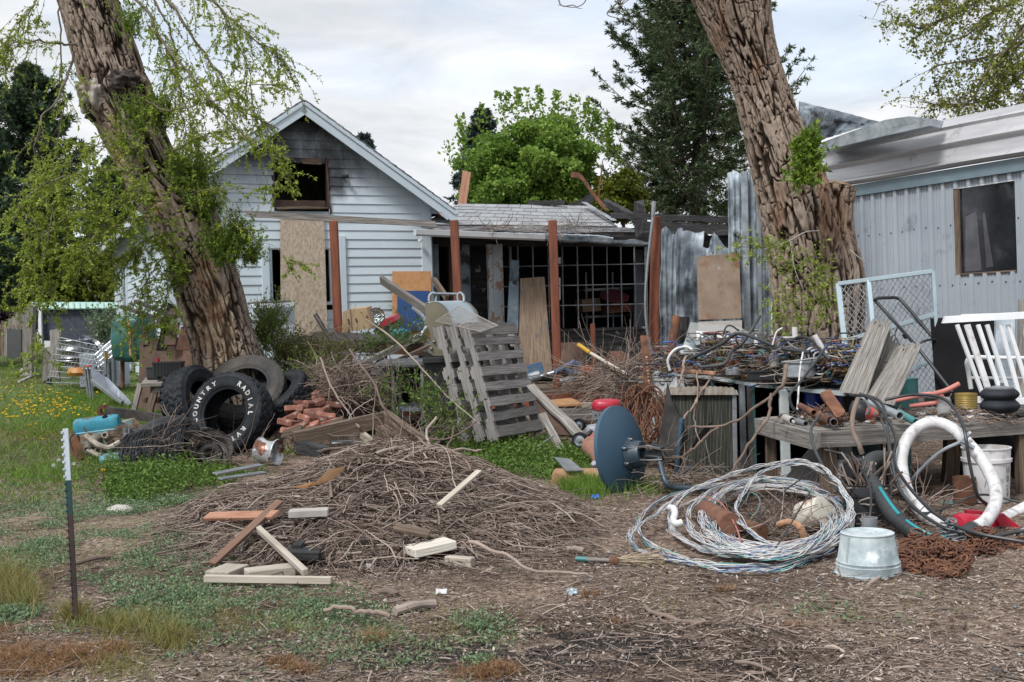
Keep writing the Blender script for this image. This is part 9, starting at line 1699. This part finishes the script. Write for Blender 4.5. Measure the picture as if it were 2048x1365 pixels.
for k,(x,y)in enumerate([(148,952),(118,945),(108,955)]):
 c=G(x,y,0);r=thing('dandelion_clock',['white dandelion seed head right of the fence post, the nearest','white dandelion seed head between two others behind the fence post','white dandelion seed head, leftmost behind the fence post'][k],'seed head',c,'dandelion seed heads behind the fence post');h=V((0,0,.10));mb=MB();mb.tube([c,c+h],.002,5);build('stem',mb,m_weed,r);q=np.repeat(np.array([list(c+h)]),120,0);leaves('seeds',q,rng.normal(size=(120,3)),.020,.12,m_white,r)
def shrub(name,label,areas,m,per=12,ln=.03,asp=.42,cat='shrub',stems=True,up=.8,L0=.3):
 c0=areas[0];r=thing(name,label,cat,P(c0[0],c0[1]+c0[3],c0[5]));st=[];dr=[]
 for(cx,cy,rx,ry,n,Y)in areas:
  c=np.array(P(cx,cy+ry*.5,Y));k=Y/F;p=c+rng.normal(size=(n,3))*np.array([rx,rx*.6,ry])*k*.42;st.append(p);dr.append(np.stack([rng.normal(size=n)*.5+(p[:,0]-c[0])*1.5,rng.normal(size=n)*.5,np.full(n,up)],1))
 tw=twigs_from(np.concatenate(st),np.concatenate(dr),L0,.03,6);tag(tubes('stems',tw,np.linspace(.0035,.0012,6)[None],m_twig,r,sides=3),kind='stuff');tag(sprig_leaves('foliage',tw,per,ln,asp,m,r,.008),kind='stuff')
shrub('shrub','yellow-green shrub beside the leftmost redwood post',[(600,720,48,50,300,13.2),(640,730,50,44,260,13.0),(565,700,30,26,110,13.4)],m_shrub,16,.030);shrub('shrub','dark green sapling in front of the yellow-green shrub',[(622,770,26,60,220,12.4)],m_lfd,15,.032);shrub('shrub','upright green shrub between the leaning trunk and the white panel',[(530,660,20,44,170,13.0),(545,640,18,24,60,13.0)],m_lfd,15,.03)
shrub('leafy_sapling','leafy green shoots growing at the left foot of the pallets',[(870,810,24,50,34,11.0),(900,840,24,40,30,10.8),(922,860,14,30,14,10.8)],m_weed,11,.045,.42);shrub('leafy_sapling','broad-leaved shoots under the steel table',[(795,800,18,44,16,11.4),(830,775,18,34,14,11.4),(760,805,12,18,6,11.4),(850,800,14,30,10,11.3)],m_weed,11,.045,.42);shrub('leafy_branch','green leafy branch lying across the long weathered timber',[(800,680,44,14,40,13.2),(838,655,16,18,16,13.2),(745,700,34,12,26,13.0),(765,680,24,10,16,13.1)],m_weed,12,.04,.42,'branch',up=.3);shrub('bush','pale green bush in front of the screened shed',[(205,650,24,40,90,19)],m_cover,14,.06)
def drybrush(name,label,areas,L_,r_,cat='brushwood',up=.25):
 st=[]
 for(cx,cy,rx,ry,n,Y)in areas:c=np.array(P(cx,cy,Y));k=Y/F;st.append(c+rng.normal(size=(n,3))*np.array([rx,rx*.5,ry])*k*.5)
 st=np.concatenate(st);n=len(st);A=twigs_from(st,rng.normal(size=(n,3))*[1,.6,.5]+[0,0,up*.5],L_,-.03,8,wig=.45,lrnd=.6);A[...,2]=np.maximum(A[...,2],gz(A[...,0],A[...,1])+.01);return tag(tubes(name,A,(r_*(.5+rng.random((n,1))))*np.linspace(1.1,.5,8)[None],m_stick,None,sides=4),label,cat,kind='stuff')
drybrush('dry_brush','tangled dead twigs between the bricks and the steel table',[(690,775,50,40,260,11.9),(740,760,40,30,120,12.0),(650,750,34,24,140,12.2),(800,880,60,12,70,9.4)],.30,.0036);drybrush('dry_brush','tangled dead twigs heaped on the deck edge right of the post',[(1200,765,90,20,240,15.6),(1255,775,34,40,170,12.5),(1240,745,50,22,90,14.5)],.6,.0050);drybrush('dry_brush','dead twigs at the foot of the dish and the radiator',[(1350,962,50,8,80,8.2),(1450,962,90,6,110,8.6),(1340,915,30,20,16,8.3)],.30,.0030);drybrush('dry_brush','dead twigs lying over the netting and the engine',[(320,890,50,16,46,10.2),(350,870,44,14,40,10.5),(470,920,60,12,36,10.2)],.40,.0030);drybrush('dry_brush','dead weeds and twigs among hoses behind the washtub',[(1840,1030,50,24,120,6.8),(1780,1060,40,20,60,6.5),(1560,1060,80,24,160,6.5),(1480,1080,60,20,80,6.3),(1720,990,30,20,40,7)],.26,.0026);drybrush('dry_brush','brown twig litter lying on the porch roof skirt',[(1000,454,60,3,70,18.6),(1150,450,60,3,60,18.9),(1090,457,100,3,60,18.5)],.22,.004,up=0);drybrush('dry_brush','dead twigs in front of the scrap table along the gable',[(700,700,60,22,120,14.6),(640,690,30,20,50,14.8)],.45,.004)
